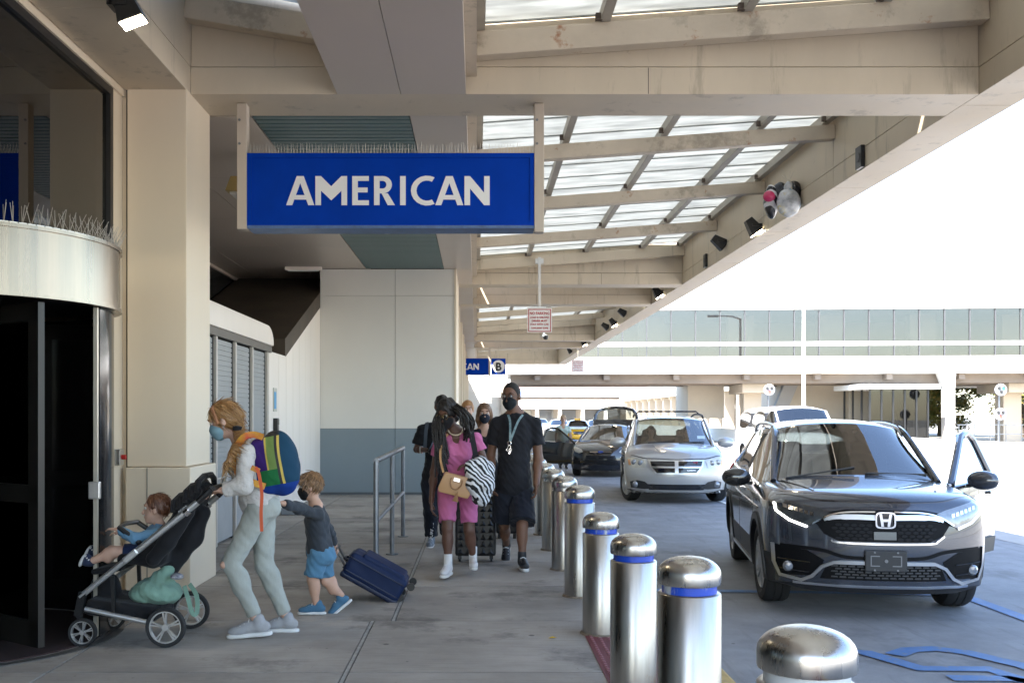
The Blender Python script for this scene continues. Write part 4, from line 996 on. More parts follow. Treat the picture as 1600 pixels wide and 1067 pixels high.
# ================================================================== bollards
BT = [.985, .965, .885, .865, .955, .945, .94, .94, .94, .94, .94, .94]
band_blue = mat('bollard_blue_band', (.015, .07, .50), .35, var=.1, vscale=9)
band_mix = mat('bollard_worn_band', (.015, .07, .50), .4, spots=[((.55, .56, .55), 6, .50, .95, (1, 1, .3))])
band_white = mat('bollard_white_band', (.60, .62, .62), .4, var=.08, vscale=8)
words_ = ['nearest', 'second', 'third', 'fourth', 'fifth', 'sixth', 'seventh', 'eighth', 'ninth', 'tenth', 'eleventh', 'twelfth']
bandtxt = ['with a white band', 'with a worn blue and white band and rust', 'with a blue band', 'with a worn blue band', 'with a blue band', '', '', '', '', '', '', '']
for i in range(12):
    top = BT[i]; r = .131; hc = .112; gapz = .036
    b = thing('bollard', ('%s stainless steel bollard along the kerb %s' % (words_[i], bandtxt[i])).strip(), 'bollard', (.888, 2.68 + 1.48 * i, 0), random.uniform(0, 6), 'steel bollards along the kerb')
    zb = top - hc - gapz
    MB().lathe([(r, 0), (r, zb - .006), (r - .006, zb), (r - .03, zb)], 40).build('tube', M_steel, b, True, angle=50)
    prf = [(r - .025, zb + gapz - .004), (r - .002, zb + gapz), (r, zb + gapz + .006), (r, zb + gapz + .042)]
    for k in range(1, 9):
        a = R(90 * k / 8); prf.append((max(.0, r * math.cos(a) ** .8), zb + gapz + .042 + (hc - .042) * math.sin(a)))
    prf[-1] = (0, top)
    MB().lathe(prf, 40).build('cap', M_cap, b, True, angle=60)
    MB().lathe([(r - .018, zb - .02), (r - .018, zb + gapz + .01)], 40).build('band', [band_white, band_mix, band_blue, band_mix, band_blue][i] if i < 5 else M_cap, b, True)
    MB().lathe([(r, 0), (r + .02, 0), (r + .012, .012), (r, .014)], 32, closed=True).build('base_grout', mat('grout', (.20, .16, .12), .9, var=.3, vscale=20), b)
# tactile strip
tm = MB().box(.765, 1.33, -2, 7.03, -.002, .004).build('tactile_paving', mat('tactile_red', (.15, .035, .042), .7, var=.2, vscale=8)); tag(tm, 'dark red tactile warning strip on the pavement beside the bollards', 'tactile paving')
dm = MB()
for a in range(9):
    for b_ in range(40): dm.lathe([(.014, 0), (.010, .005), (0, .006)], 6, (.80 + a * .06, 7.0 - b_ * .06, .004))
stuff(dm.build('raised_dome', mat('tactile_red_dome', (.24, .09, .10), .6, var=.2), tm))
# railing
hr = thing('handrail', 'galvanised tubular handrail standing on the pavement in front of the grey wall', 'railing', (-.95, 11, 0))
def hp(mb, name, smooth=True): return reparent(mb.build(name, M_rail, None, smooth), hr)
for yy in (9.38, 11.16, 12.8):
    hp(MB().cyl((-.95, yy, 0), (-.95, yy, 1.13), .026, seg=14), 'post'); hp(MB().lathe([(.0, 0), (.07, 0), (.07, .012), (0, .012)], 16, (-.95, yy, .001)), 'base_plate')
hp(MB().tube([(-.95, 9.36, 1.13), (-.95, 12.83, 1.14)], .028, 14), 'top_rail'); hp(MB().tube([(-.95, 9.38, .56), (-.95, 12.8, .57)], .022, 14), 'lower_rail')
# delineator posts
for k, (x, y_, lb_) in enumerate(((2.9, 33, 'thin white marker post beside the black hatchback door'), (3.4, 38, 'thin white marker post farther along the kerb lane'))):
    o = MB().lathe([(.06, 0), (.05, .02), (.045, 1.0), (.03, 1.03), (0, 1.03)], 12, (x, y_, -.15)).build('marker_post', M_farwhite, None, True); tag(o, lb_, 'post', 'white marker posts')
# litter
o = MB().add([(-.03, 0, .003), (0, .02, .012), (.035, .006, .004), (.006, -.018, .010)], [(0, 1, 2, 3)]).build('fallen_leaf', mat('leaf_yellow', (.55, .36, .02), .6)); o.location = G(863, 997); tag(o, 'small yellow leaf lying on the pavement near the red strip', 'leaf')
# small doorstop / grey step by the white wall
o = MB().box(-3.08, -2.75, 15.6, 16.1, .001, .11).build('kerb_block', mat('step_grey', (.22, .24, .26), .7), None, False, .02); tag(o, 'low grey block on the ground beside the white boarded wall', 'block')
# ================================================================== cars (nose at local y = 0 towards -Y, up = z from the road)
M_chrome = mat('chrome', (.75, .75, .76), .12, 1.0)
M_satin = mat('satin_chrome', (.62, .63, .65), .28, 1.0)
M_plastic = mat('black_plastic', (.018, .018, .020), .55, bump=.03, bscale=300)
M_gloss = mat('gloss_black', (.008, .008, .010), .10, coat=.5)
M_tyre = mat('tyre', (.016, .016, .017), .75, bump=.1, bscale=120)
M_rim = mat('alloy_rim', (.42, .43, .45), .3, .9)
M_rimdark = mat('dark_rim', (.10, .10, .11), .3, .8)
M_lens = mat('lamp_lens_clear', (.24, .255, .28), .08, .4, var=.25, vscale=14, coat=1)
M_lensshaded = mat('lamp_lens_dark', (.06, .065, .07), .08, .3, var=.4, vscale=18, coat=1)
M_led = mat('led_strip', (1, 1, 1),   .3, emit=2.2, emitc=(1, .96, .88))
M_ledfaint = mat('led_strip_faint', (.75, .77, .80), .2, .2, emit=.15, emitc=(.9, .95, 1))  # unlit strip, its pale look given by a faint added glow
M_amber = mat('amber_lens', (.55, .22, .05), .2, coat=1)
M_redlens = mat('red_lens', (.35, .012, .012), .15, coat=1)
M_carglass = glass_mat('car_glass', (.40, .44, .43), refl=3.2, ior=1.5)
M_seat = mat('car_seat', (.035, .035, .038), .8)
M_seatgrey = mat('car_seat_grey', (.16, .155, .15), .8)
M_void = mat('grille_void', (.004, .004, .005), .6, spec=.15)
M_mesh = mat('grille_mesh', (.02, .02, .022), .75, spec=.12)

def hermite(pts, n):
    out = []
    for i in range(len(pts) - 1):
        p0, p1, p2, p3 = pts[max(i - 1, 0)], pts[i], pts[i + 1], pts[min(i + 2, len(pts) - 1)]
        for k in range(n):
            t = k / n; out.append(tuple(.5 * ((2 * b) + (-a + c) * t + (2 * a - 5 * b + 4 * c - d) * t * t + (-a + 3 * b - 3 * c + d) * t ** 3) for a, b, c, d in zip(p0, p1, p2, p3)))
    out.append(tuple(pts[-1])); return out

def build_shell(spec, levels=3):
    """closed car skin from control sections -> (verts, faces, material index, original points)"""
    S = spec['S']; L = spec['L']; V = []; idx = {}
    def half(st):
        y, zb, wl, wm, zl, zs, p5, p6, p7, z8 = st
        return [(0, zb), (.72 * wl, zb), (wl, zb + .05), (wm, zl), (wm * spec.get('tumble', .995), zs), p5, p6, p7, (0, z8)]
    ns = len(S)
    def plan(x, w, back, pw): return back * (abs(x) / w) ** pw
    for i, st in enumerate(S):
        hp_ = half(st)
        for sgn in (1, -1):
            for j, (x, z) in enumerate(hp_):
                if j in (0, 8) and sgn < 0: idx[i, j, -1] = idx[i, j, 1]; continue
                yy = st[0]
                if i == 0: yy += plan(x, spec['w'], spec['nose'], spec.get('npow', 2.4)) + np.interp(z, spec['np_z'], spec['np_y'])
                elif i == 1: yy += .25 * plan(x, spec['w'], spec['nose'], spec.get('npow', 2.4))
                elif i == ns - 1: yy -= plan(x, spec['w'], spec['tail'], 2.6)
                idx[i, j, sgn] = len(V); V.append((x * sgn, yy, z))
    Fc = []; MI = []
    gl = spec['glass']      # (i, j) faces that are glass
    for i in range(ns - 1):
        for sgn in (1, -1):
            for j in range(8):
                f = [idx[i, j, sgn], idx[i + 1, j, sgn], idx[i + 1, j + 1, sgn], idx[i, j + 1, sgn]]
                if sgn < 0: f = f[::-1]
                Fc.append(f); m = 0
                if (i, j) in gl: m = 1
                elif (i, j) in spec.get('trim', ()): m = 3
                elif j in (0, 1) or (j == 2 and spec.get('clad')): m = 3
                MI.append(m)
    # end caps
    for end, i in ((0, 0), (1, ns - 1)):
        st = S[i]; hp_ = half(st); grid = {}
        for sgn in (1, -1):
            for r in (1, 2, 3, 4):
                xe, ze = hp_[r]
                grid[r, 0, sgn] = idx[i, r, sgn]
                for c, jj in ((1, 6), (2, 7), (3, 8)):
                    if c == 3 and sgn < 0: grid[r, 3, -1] = grid[r, 3, 1]; continue
                    fx = hp_[jj][0] / hp_[5][0]; x = xe * fx
                    z = ze + (spec.get('crown', .012) if r > 1 else 0) * (1 - fx)
                    if end == 0: yy = st[0] + plan(x, spec['w'], spec['nose'], spec.get('npow', 2.4)) + np.interp(z, spec['np_z'], spec['np_y'])
                    else: yy = st[0] - plan(x, spec['w'], spec['tail'], 2.6)
                    grid[r, c, sgn] = len(V); V.append((x * sgn, yy, z))
            for c in range(4): grid[5, c, sgn] = idx[i, 5 + c, sgn]
            grid[0, 3, sgn] = idx[i, 0, sgn]
        for sgn in (1, -1):
            fs = []
            for r in range(1, 5):
                for c in range(3): fs.append([grid[r, c, sgn], grid[r, c + 1, sgn], grid[r + 1, c + 1, sgn], grid[r + 1, c, sgn]])
            fs.append([idx[i, 0, 1], grid[1, 3, sgn], grid[1, 2, sgn]]); fs.append([idx[i, 0, 1], grid[1, 2, sgn], grid[1, 1, sgn]]); fs.append([idx[i, 0, 1], grid[1, 1, sgn], grid[1, 0, sgn]])
            for f in fs:
                f = [q for k, q in enumerate(f) if q not in f[:k]]
                if len(f) < 3: continue
                Fc.append(f); MI.append(3 if all(V[q][2] < spec.get('chin', .33) for q in f) else 0)
    me = bpy.data.meshes.new('shell'); me.from_pydata(V, [], Fc)
    for _ in range(4): me.materials.append(M_plastic)
    me.polygons.foreach_set('material_index', MI); me.update()
    bm = bmesh.new(); bm.from_mesh(me); bmesh.ops.remove_doubles(bm, verts=bm.verts[:], dist=1e-5); bmesh.ops.recalc_face_normals(bm, faces=bm.faces[:])
    cr = bm.edges.layers.float.new('crease_edge')
    for e in bm.edges:
        ms = {f.material_index for f in e.link_faces}
        if 1 in ms and len(ms) > 1: e[cr] = .75
        if all(abs(v.co.z - spec['S'][0][1]) < .08 for v in e.verts): e[cr] = .6
    bm.to_mesh(me); bm.free()
    o = bpy.data.objects.new('shell_tmp', me); COL.objects.link(o)
    sm = o.modifiers.new('s', 'SUBSURF'); sm.levels = levels; sm.render_levels = levels
    cut = MB()
    for yw in spec['axles']:
        for sg in (1, -1): cut.cyl((sg * (spec['w'] - .30), yw, spec['arch'][1]), (sg * (spec['w'] + .3), yw, spec['arch'][1]), spec['arch'][0], seg=40)
    co = cut.build('cut_tmp', M_plastic); co.data.materials.clear()
    for _ in range(4): co.data.materials.append(M_plastic)
    co.data.polygons.foreach_set('material_index', [2] * len(co.data.polygons))
    bmod = o.modifiers.new('b', 'BOOLEAN'); bmod.operation = 'DIFFERENCE'; bmod.object = co; bmod.solver = 'EXACT'
    dg = bpy.context.evaluated_depsgraph_get(); ev = bpy.data.meshes.new_from_object(o.evaluated_get(dg))
    vv = [v.co.copy() for v in ev.vertices]; ff = [tuple(p.vertices) for p in ev.polygons]; mm = [p.material_index for p in ev.polygons]
    bpy.data.objects.remove(o); bpy.data.objects.remove(co)
    return vv, ff, mm

def sub_mesh(vv, ff, mm, ids):
    used = {}; fs = []
    for f, m in zip(ff, mm):
        if m in ids: fs.append(tuple(used.setdefault(q, len(used)) for q in f))
    vs = [None] * len(used)
    for a, b in used.items(): vs[b] = vv[a]
    return vs, fs

class Car:
    def __init__(s, name, label, cat, spec, paint, loc, yaw, levels=3, group=None, interior=True):
        s.spec = spec; s.root = thing(name, label, cat, loc, yaw, group); s.w = spec['w']; s.paint = paint
        vv, ff, mm = build_shell(spec, levels)
        s.bvh = BVHTree.FromPolygons(vv, ff)
        v, f = sub_mesh(vv, ff, mm, {0}); s.body = link_mesh('body', v, f, paint, s.root, True, 32)
        v, f = sub_mesh(vv, ff, mm, {3}); link_mesh('lower_trim', v, f, M_plastic, s.root, True, 32)
        for yw in spec['axles']:
            for sg in (1, -1):
                sel = [5 if m == 2 and (sum(vv[q].x for q in f) * sg > 0) and abs(sum(vv[q].y for q in f) / len(f) - yw) < .6 else m for f, m in zip(ff, mm)]
                v, f = sub_mesh(vv, ff, sel, {5}); link_mesh('wheel_arch', v, f, M_black, s.root, True, 32)
        v, f = sub_mesh(vv, ff, mm, {1}); link_mesh('window_glass', v, f, M_carglass, s.root, True, 50)
        if interior:
            L = spec['L']; c = spec['cowl']; zt = spec['belt'] - .06
            MB().box(-s.w + .16, s.w - .16, c + .25, L - .4, .32, .50).box(-s.w + .13, s.w - .13, c + .02, c + .42, .5, zt).box(-s.w + .12, -s.w + .17, c, L - .5, .4, zt).box(s.w - .17, s.w - .12, c, L - .5, .4, zt).build('cabin', M_seat, s.root)
            for x in (-.38, .38):
                b = Soft(.04); b.box((x, c + 1.05, .62), (.24, .26, .09), rr=.06); b.box((x, c + 1.32, .95), (.23, .08, .34), Euler((R(-14), 0, 0)).to_matrix(), .06); b.box((x, c + 1.44, 1.34), (.13, .05, .09), rr=.04); b.cone((x, c + 1.42, 1.2), (x, c + 1.43, 1.3), .03)
                o = b.build('seat', spec.get('seat', M_seat), None, .03); o.parent = s.root
            b = Soft(.04); b.box((0, c + 2.25, .62), (.62, .25, .09), rr=.06); b.box((0, c + 2.5, .95), (.62, .08, .32), Euler((R(-14), 0, 0)).to_matrix(), .06)
            for x in (-.38, .38): b.box((x, c + 2.62, 1.32), (.13, .05, .08), rr=.04)
            o = b.build('rear_seat', spec.get('seat', M_seat), None, .035); o.parent = s.root
            a = [(.38 + .18 * math.cos(R(k * 18)), c + .58 + .06 * math.sin(R(k * 18)), zt - .02 + .17 * math.sin(R(k * 18))) for k in range(20)]
            MB().tube(a, .016, 6, closed=True).box(.22, .54, c + .57, c + .6, zt - .04, zt).build('steering_wheel', M_black, s.root, True)
    def hit(s, x, z, axis='y'):
        if axis == 'y': r = s.bvh.ray_cast(Vector((x, -2, z)), Vector((0, 1, 0)))
        elif axis == '+x': r = s.bvh.ray_cast(Vector((3, x, z)), Vector((-1, 0, 0)))
        elif axis == '-x': r = s.bvh.ray_cast(Vector((-3, x, z)), Vector((1, 0, 0)))
        else: r = s.bvh.ray_cast(Vector((x, z, 4)), Vector((0, 0, -1)))
        return r[0]
    DIR = {'y': Vector((0, -1, 0)), '+x': Vector((1, 0, 0)), '-x': Vector((-1, 0, 0)), 'z': Vector((0, 0, 1))}
    def patch(s, name, poly, m, lift=.006, thick=.03, axis='y', res=.06, parent=None, label=None, dome=0., smooth=True):
        """polygon drawn in the view along axis, wrapped onto the skin as a raised plate"""
        bm = bmesh.new(); vs = [bm.verts.new((p[0], p[1], 0)) for p in poly]; bm.faces.new(vs)
        bmesh.ops.triangulate(bm, faces=bm.faces[:])
        for _ in range(5):
            es = [e for e in bm.edges if e.calc_length() > res]
            if not es: break
            bmesh.ops.subdivide_edges(bm, edges=es, cuts=1); bmesh.ops.triangulate(bm, faces=[f for f in bm.faces if len(f.verts) > 3])
        d = s.DIR[axis]; last = None; base = {}
        bd = {v for e in bm.edges if e.is_boundary for v in e.verts}
        for v in bm.verts:
            h = s.hit(v.co.x, v.co.y, axis)
            if h is None: h = last if last is not None else Vector((v.co.x, 0, v.co.y)) if axis == 'y' else Vector((0, 0, 0))
            if axis == 'y': h = Vector((v.co.x, h.y, v.co.y))
            elif axis in ('+x', '-x'): h = Vector((h.x, v.co.x, v.co.y))
            else: h = Vector((v.co.x, v.co.y, h.z))
            last = h; base[v] = h
        for v, h in base.items(): v.co = h + d * (lift + (dome if v not in bd else 0))
        be = [e for e in bm.edges if e.is_boundary]
        r = bmesh.ops.extrude_edge_only(bm, edges=be)
        for v in r['geom']:
            if isinstance(v, bmesh.types.BMVert): v.co -= d * thick
        bmesh.ops.recalc_face_normals(bm, faces=bm.faces[:])
        me = bpy.data.meshes.new(name); bm.to_mesh(me); bm.free(); me.materials.append(m)
        if smooth: me.polygons.foreach_set('use_smooth', [True] * len(me.polygons)); me.set_sharp_from_angle(angle=R(40))
        o = bpy.data.objects.new(name, me); COL.objects.link(o); o.parent = parent or s.root
        if label: o['label'] = label
        return o
    def both(s, name, poly, m, **k):
        s.patch(name, poly, m, **k); return s.patch(name, [(-x, z) for x, z in poly][::-1], m, **k)
    def strip(s, name, pts, w, m, curve=True, **k):
        pts = hermite(pts, 5) if curve else pts; A = []; B = []
        for i, p in enumerate(pts):
            a = pts[max(i - 1, 0)]; b = pts[min(i + 1, len(pts) - 1)]; tx, tz = b[0] - a[0], b[1] - a[1]; l = math.hypot(tx, tz) or 1
            ww = w[min(int(i / (len(pts) - 1) * (len(w) - 1) + .5), len(w) - 1)] if isinstance(w, (list, tuple)) else w
            A.append((p[0] - tz / l * ww / 2, p[1] + tx / l * ww / 2)); B.append((p[0] + tz / l * ww / 2, p[1] - tx / l * ww / 2))
        return s.patch(name, A + B[::-1], m, **k)
    def strips(s, name, pts, w, m, **k):
        s.strip(name, pts, w, m, **k); return s.strip(name, [(-x, z) for x, z in pts], w, m, **k)
    def wheels(s, r, tw, rimm, spokes=5, steer=0., hide=()):
        proto = None
        for ax, yw in enumerate(s.spec['axles']):
            for sg in (1, -1):
                M = Matrix.Translation((sg * (s.w - .03 - tw / 2), yw, r)) @ Matrix.Rotation(R(steer) if ax == 0 else 0, 4, 'Z') @ (Matrix.Rotation(R(180), 4, 'Z') if sg < 0 else Matrix.Identity(4))
                if proto is None:
                    h = tw / 2; T = Matrix.Rotation(R(90), 3, 'Y')
                    prf = [(r * .66, -h * .8), (r * .80, -h), (r * .95, -h * .92), (r, -h * .65), (r, -h * .30), (r * .985, -h * .28), (r * .985, -h * .22), (r, -h * .2), (r, h * .2), (r * .985, h * .22), (r * .985, h * .28), (r, h * .3), (r, h * .65), (r * .95, h * .92), (r * .80, h), (r * .66, h * .8)]
                    t = MB().lathe(prf, 36, M=T, closed=True).build('wheel', M_tyre, s.root, True, angle=35)
                    rm = MB().lathe([(r * .69, h * .78), (r * .66, h * .90), (r * .62, h * .80), (r * .60, h * .2), (r * .20, h * .1), (0, h * .1)], 36, M=T)
                    for k in range(spokes):
                        a = 2 * math.pi * k / spokes
                        for q_ in (-.16, .16):
                            p0 = Vector((h * .62, math.cos(a) * r * .12, math.sin(a) * r * .12)); p1 = Vector((h * .78, math.cos(a + q_) * r * .63, math.sin(a + q_) * r * .63))
                            rm.beam(p0, p1, r * .085, h * .25, up=(1, 0, 0))
                    rm.cyl((h * .2, 0, 0), (h * .72, 0, 0), r * .16, seg=14)
                    rb = rm.build('rim', rimm, t, True, angle=30)
                    disc = MB().lathe([(0, h * .08), (r * .60, h * .12), (r * .6, h * .06), (0, h * .02)], 24, M=T).build('brake_disc', M_plastic, t)
                    t.matrix_basis = M; proto = (t, rb, disc)
                else:
                    t = proto[0].copy(); COL.objects.link(t); t.parent = s.root; t.matrix_basis = M
                    for c in proto[1:]: d = c.copy(); COL.objects.link(d); d.parent = t
    def mirror(s, x, y, z, m, sc=1., parent=None):
        sg = 1 if x > 0 else -1
        b = Soft(.025); b.ell((x + sg * .11, y, z), (.135 * sc, .075 * sc, .085 * sc)); b.box((x + sg * .11, y + .035, z), (.11 * sc, .03, .065 * sc), rr=.03)
        o = b.build('mirror', m, None, .014); o.parent = parent or s.root
        MB().beam((x - sg * .04, y + .03, z - .06), (x + sg * .05, y + .02, z - .045), .05, .035).build('mirror_arm', M_plastic, parent or s.root)
        MB().box(min(x + sg * .02, x + sg * .20), max(x + sg * .02, x + sg * .20), y + .068, y + .072, z - .05, z + .05).build('mirror_glass', M_chrome, parent or s.root)
        return o
    def rail_line(s, name, pts, r, m):
        return MB().tube(hermite(pts, 6), r, 8).build(name, m, s.root, True)
    def arches(s, m, w=.06, sides=(1, -1)):
        ra, zc = s.spec['arch']
        for yw in s.spec['axles']:
            for sg in sides:
                a0, a1 = -12, 192
                A = [(yw + (ra + .004) * math.cos(R(a0 + (a1 - a0) * k / 22)), zc + (ra + .004) * math.sin(R(a0 + (a1 - a0) * k / 22))) for k in range(23)]
                B = [(yw + (ra + w) * math.cos(R(a0 + (a1 - a0) * k / 22)), zc + (ra + w) * math.sin(R(a0 + (a1 - a0) * k / 22))) for k in range(23)]
                s.patch('arch_trim', B + A[::-1], m, lift=.014, thick=.05, axis='+x' if sg > 0 else '-x', res=.2)

ROADZ = -.15
# ------------------------------------------------------------------ dark grey SUV in front
crv = dict(L=4.60, w=.925, nose=.38, npow=2.7, tail=.28, cowl=1.16, belt=1.06, axles=(.95, 3.61), arch=(.395, .355), clad=True, chin=.36,
    np_z=[.2, .3, .48, .66, .84, .96, 1.04], np_y=[.12, .03, .0, .0, .012, .045, .10],
    S=[[0.00, .23, .84, .895, .50, .84, (.84, .965), (.62, 1.0), (.33, 1.022), 1.03],
       [.42, .21, .89, .925, .50, .90, (.875, 1.015), (.66, 1.06), (.36, 1.08), 1.088],
       [1.02, .21, .89, .925, .50, .93, (.875, 1.05), (.70, 1.095), (.39, 1.125), 1.132],
       [1.17, .21, .89, .925, .50, .94, (.87, 1.055), (.72, 1.095), (.42, 1.135), 1.145],
       [1.98, .21, .89, .925, .50, .96, (.855, 1.085), (.605, 1.555), (.36, 1.625), 1.64],
       [2.34, .21, .89, .925, .50, .96, (.85, 1.09), (.62, 1.59), (.37, 1.655), 1.67],
       [2.46, .21, .89, .925, .50, .96, (.85, 1.09), (.62, 1.595), (.37, 1.66), 1.675],
       [3.35, .21, .89, .925, .50, .97, (.845, 1.11), (.61, 1.585), (.36, 1.65), 1.665],
       [3.47, .21, .89, .925, .50, .97, (.84, 1.115), (.605, 1.58), (.36, 1.645), 1.66],
       [4.18, .22, .88, .91, .52, .97, (.80, 1.14), (.56, 1.50), (.34, 1.57), 1.585],
       [4.48, .24, .86, .885, .54, .97, (.76, 1.12), (.58, 1.15), (.34, 1.165), 1.17],
       [4.60, .28, .84, .875, .56, .90, (.75, 1.04), (.57, 1.06), (.33, 1.07), 1.07]],
    glass={(3, 6), (3, 7), (3, 5), (4, 5), (6, 5), (8, 5), (9, 6), (9, 7)}, trim={(5, 5), (7, 5)})
grey = mat('metallic_grey', (.055, .062, .080), .26, .6, coat=1.0)
hc = Car('grey_suv', 'dark metallic grey SUV with its driver door open at the kerb', 'car', crv, grey, (3.35, 8.15, ROADZ), R(-9))
hc.wheels(.365, .24, M_rim, 5, steer=3)
# grille field, upper wing bars, badge
hc.patch('grille', [(-.56, .845), (-.44, .90), (-.30, .925), (.30, .925), (.44, .90), (.56, .845), (.47, .72), (.36, .665), (-.36, .665), (-.47, .72)], M_void, lift=.004, thick=.03, res=.05)
hc.strips('grille_bar', [(.07, .865), (.25, .868), (.40, .860), (.47, .835)], [.042, .042, .034, .02], M_satin, lift=.022, thick=.03)
hc.strips('chrome_strip', [(.075, .912), (.30, .905), (.44, .872), (.56, .800)], .012, M_chrome, lift=.026, thick=.03)
hc.strip('chrome_strip', [(-.42, .675), (-.36, .655), (0, .65), (.36, .655), (.42, .675), (.475, .715)], .014, M_chrome, lift=.024, thick=.03)
for r_ in range(5):      # honeycomb cells of the lower grille
    for k in range(15):
        x = -.42 + .06 * k + (.03 if r_ % 2 else 0); z = .688 + r_ * .028
        if abs(x) > .42 - (.80 - z) * .5 or abs(x) < .12: continue
        hc.patch('grille_cell', [(x - .026, z), (x - .013, z + .011), (x + .013, z + .011), (x + .026, z), (x + .013, z - .011), (x - .013, z - .011)], M_mesh, lift=.012, thick=.012, res=.3, smooth=False)
hc.patch('radar_cover', [(-.09, .685), (.085, .685), (.085, .75), (-.09, .75)], mat('radar_grey', (.09, .095, .10), .3), lift=.014, thick=.02, smooth=False)
by = hc.hit(0, .848).y
bd = MB().box(-.07, .07, by - .026, by - .004, .785, .905).build('badge', M_gloss, hc.root, bevel=.012)
def sq(r1, r2, n=28, e=.42): return [(r1 * math.copysign(abs(math.cos(2 * math.pi * k / n)) ** e, math.cos(2 * math.pi * k / n)), r2 * math.copysign(abs(math.sin(2 * math.pi * k / n)) ** e, math.sin(2 * math.pi * k / n))) for k in range(n)]
rg = MB(); A_, B_ = sq(.080, .068), sq(.068, .056)
for k in range(28):
    k2 = (k + 1) % 28; q4 = [A_[k], A_[k2], B_[k2], B_[k]]
    rg.prism(q4, (0, by - .036, .846), (1, 0, 0), (0, 0, 1), (0, .012, 0))
rg.build('badge_ring', M_chrome, bd)
MB().prism([(-.050, .052), (-.029, .052), (-.022, .010), (.022, .010), (.029, .052), (.050, .052), (.034, -.052), (.014, -.052), (.018, -.012), (-.018, -.012), (-.014, -.052), (-.034, -.052)], (0, by - .036, .846), (1, 0, 0), (0, 0, 1), (0, .012, 0)).build('badge_letter', M_chrome, bd)
# headlamps
HL = [(.42, .895), (.50, .925), (.66, .962), (.78, .985), (.835, .955), (.83, .885), (.72, .815), (.60, .775), (.55, .795), (.49, .85)]
hc.patch('headlight', HL, M_lens, lift=.010, thick=.03, res=.05, dome=.004)
hc.patch('headlight', [(-x, z) for x, z in HL][::-1], M_lensshaded, lift=.010, thick=.03, res=.05, dome=.004)  # darker copy of the same lens, shade put into its colour
hc.strip('daytime_lamp', [(-.835, .955), (-.828, .890), (-.73, .818), (-.60, .772)], .017, M_led, curve=False, lift=.018, thick=.02)
hc.strip('daytime_lamp', [(.835, .955), (.828, .890), (.73, .818), (.60, .772)], .022, M_ledfaint, curve=False, lift=.018, thick=.02)
for k in range(6):
    for sg in (1, -1): hc.patch('headlight_cell', [(sg * (.545 + k * .04), .893 + k * .011), (sg * (.575 + k * .04), .900 + k * .011), (sg * (.575 + k * .04), .868 + k * .011), (sg * (.545 + k * .04), .861 + k * .011)][::sg], M_chrome, lift=.019, thick=.012, res=.3, smooth=False)
# bumper: dark intake with satin outline, fog lamps, slats, plate bracket
hc.both('side_intake', [(.52, .365), (.80, .345), (.84, .44), (.85, .605), (.60, .575), (.47, .50)], M_void, lift=.006, thick=.03, res=.06)
hc.patch('lower_intake', [(-.50, .345), (.50, .345), (.46, .44), (.38, .485), (-.38, .485), (-.46, .44)], M_void, lift=.006, thick=.03, res=.06)
hc.strip('bumper_trim', [(-.855, .61), (-.845, .45), (-.80, .345), (-.64, .318), (-.56, .36), (-.49, .445), (-.40, .487), (.0, .492), (.40, .487), (.49, .445), (.56, .36), (.64, .318), (.80, .345), (.845, .45), (.855, .61)], .026, M_satin, curve=False, lift=.024, thick=.035)
for sg in (1, -1):
    h = hc.hit(sg * .735, .425); MB().lathe([(0, .03), (.03, .028), (.042, .015), (.048, 0)], 18, (sg * .735, h.y - .006, .425), Matrix.Rotation(R(90), 3, 'X')).build('fog_lamp', M_lens, hc.root, True)
    for z in (.385, .47): hc.patch('intake_slat', [(sg * .58, z), (sg * .82, z + .012), (sg * .82, z + .022), (sg * .58, z + .01)][::sg], M_gloss, lift=.018, thick=.02, res=.1)
for r_ in range(5):
    for k in range(13):
        x = -.39 + k * .065 + (.03 if r_ % 2 else 0)
        if abs(x) < .16 + .0 * r_ and r_ > 2: continue
        hc.patch('intake_cell', [(x - .026, .362 + r_ * .023), (x + .026, .362 + r_ * .023), (x + .022, .374 + r_ * .023), (x - .022, .374 + r_ * .023)], mat('slat_grey', (.06, .06, .062), .5, spec=.3), lift=.014, thick=.01, res=.3, smooth=False)
pb = hc.hit(0, .51)
plate = MB().box(-.165, .165, pb.y - .035, pb.y - .012, .425, .60).build('plate_bracket', M_plastic, hc.root, bevel=.01)
mbp = MB()
for sg in (1, -1):
    mbp.box(sg * .085 - .035, sg * .085 + .035, pb.y - .037, pb.y - .034, .47, .478).box(sg * .085 - .035, sg * .085 + .035, pb.y - .037, pb.y - .034, .55, .558).box(sg * .118 - .004, sg * .118 + .004, pb.y - .037, pb.y - .034, .47, .558)
    for z in (.44, .585): mbp.cyl((sg * .09, pb.y - .036, z), (sg * .09, pb.y - .042, z), .008, seg=8)
mbp.cyl((0, pb.y - .036, .515), (0, pb.y - .042, .515), .014, seg=10); stuff(mbp.build('bracket_fitting', mat('bracket_grey', (.16, .16, .17), .4, .5), plate))
hc.strip('bumper_valance', [(-.80, .60), (-.5, .585), (-.3, .535), (0, .53), (.3, .535), (.5, .585), (.80, .60)], .028, M_void, lift=.007, thick=.02)
hc.strip('chin_strip', [(-.70, .292), (0, .288), (.70, .292)], .02, M_satin, lift=.012, thick=.03)
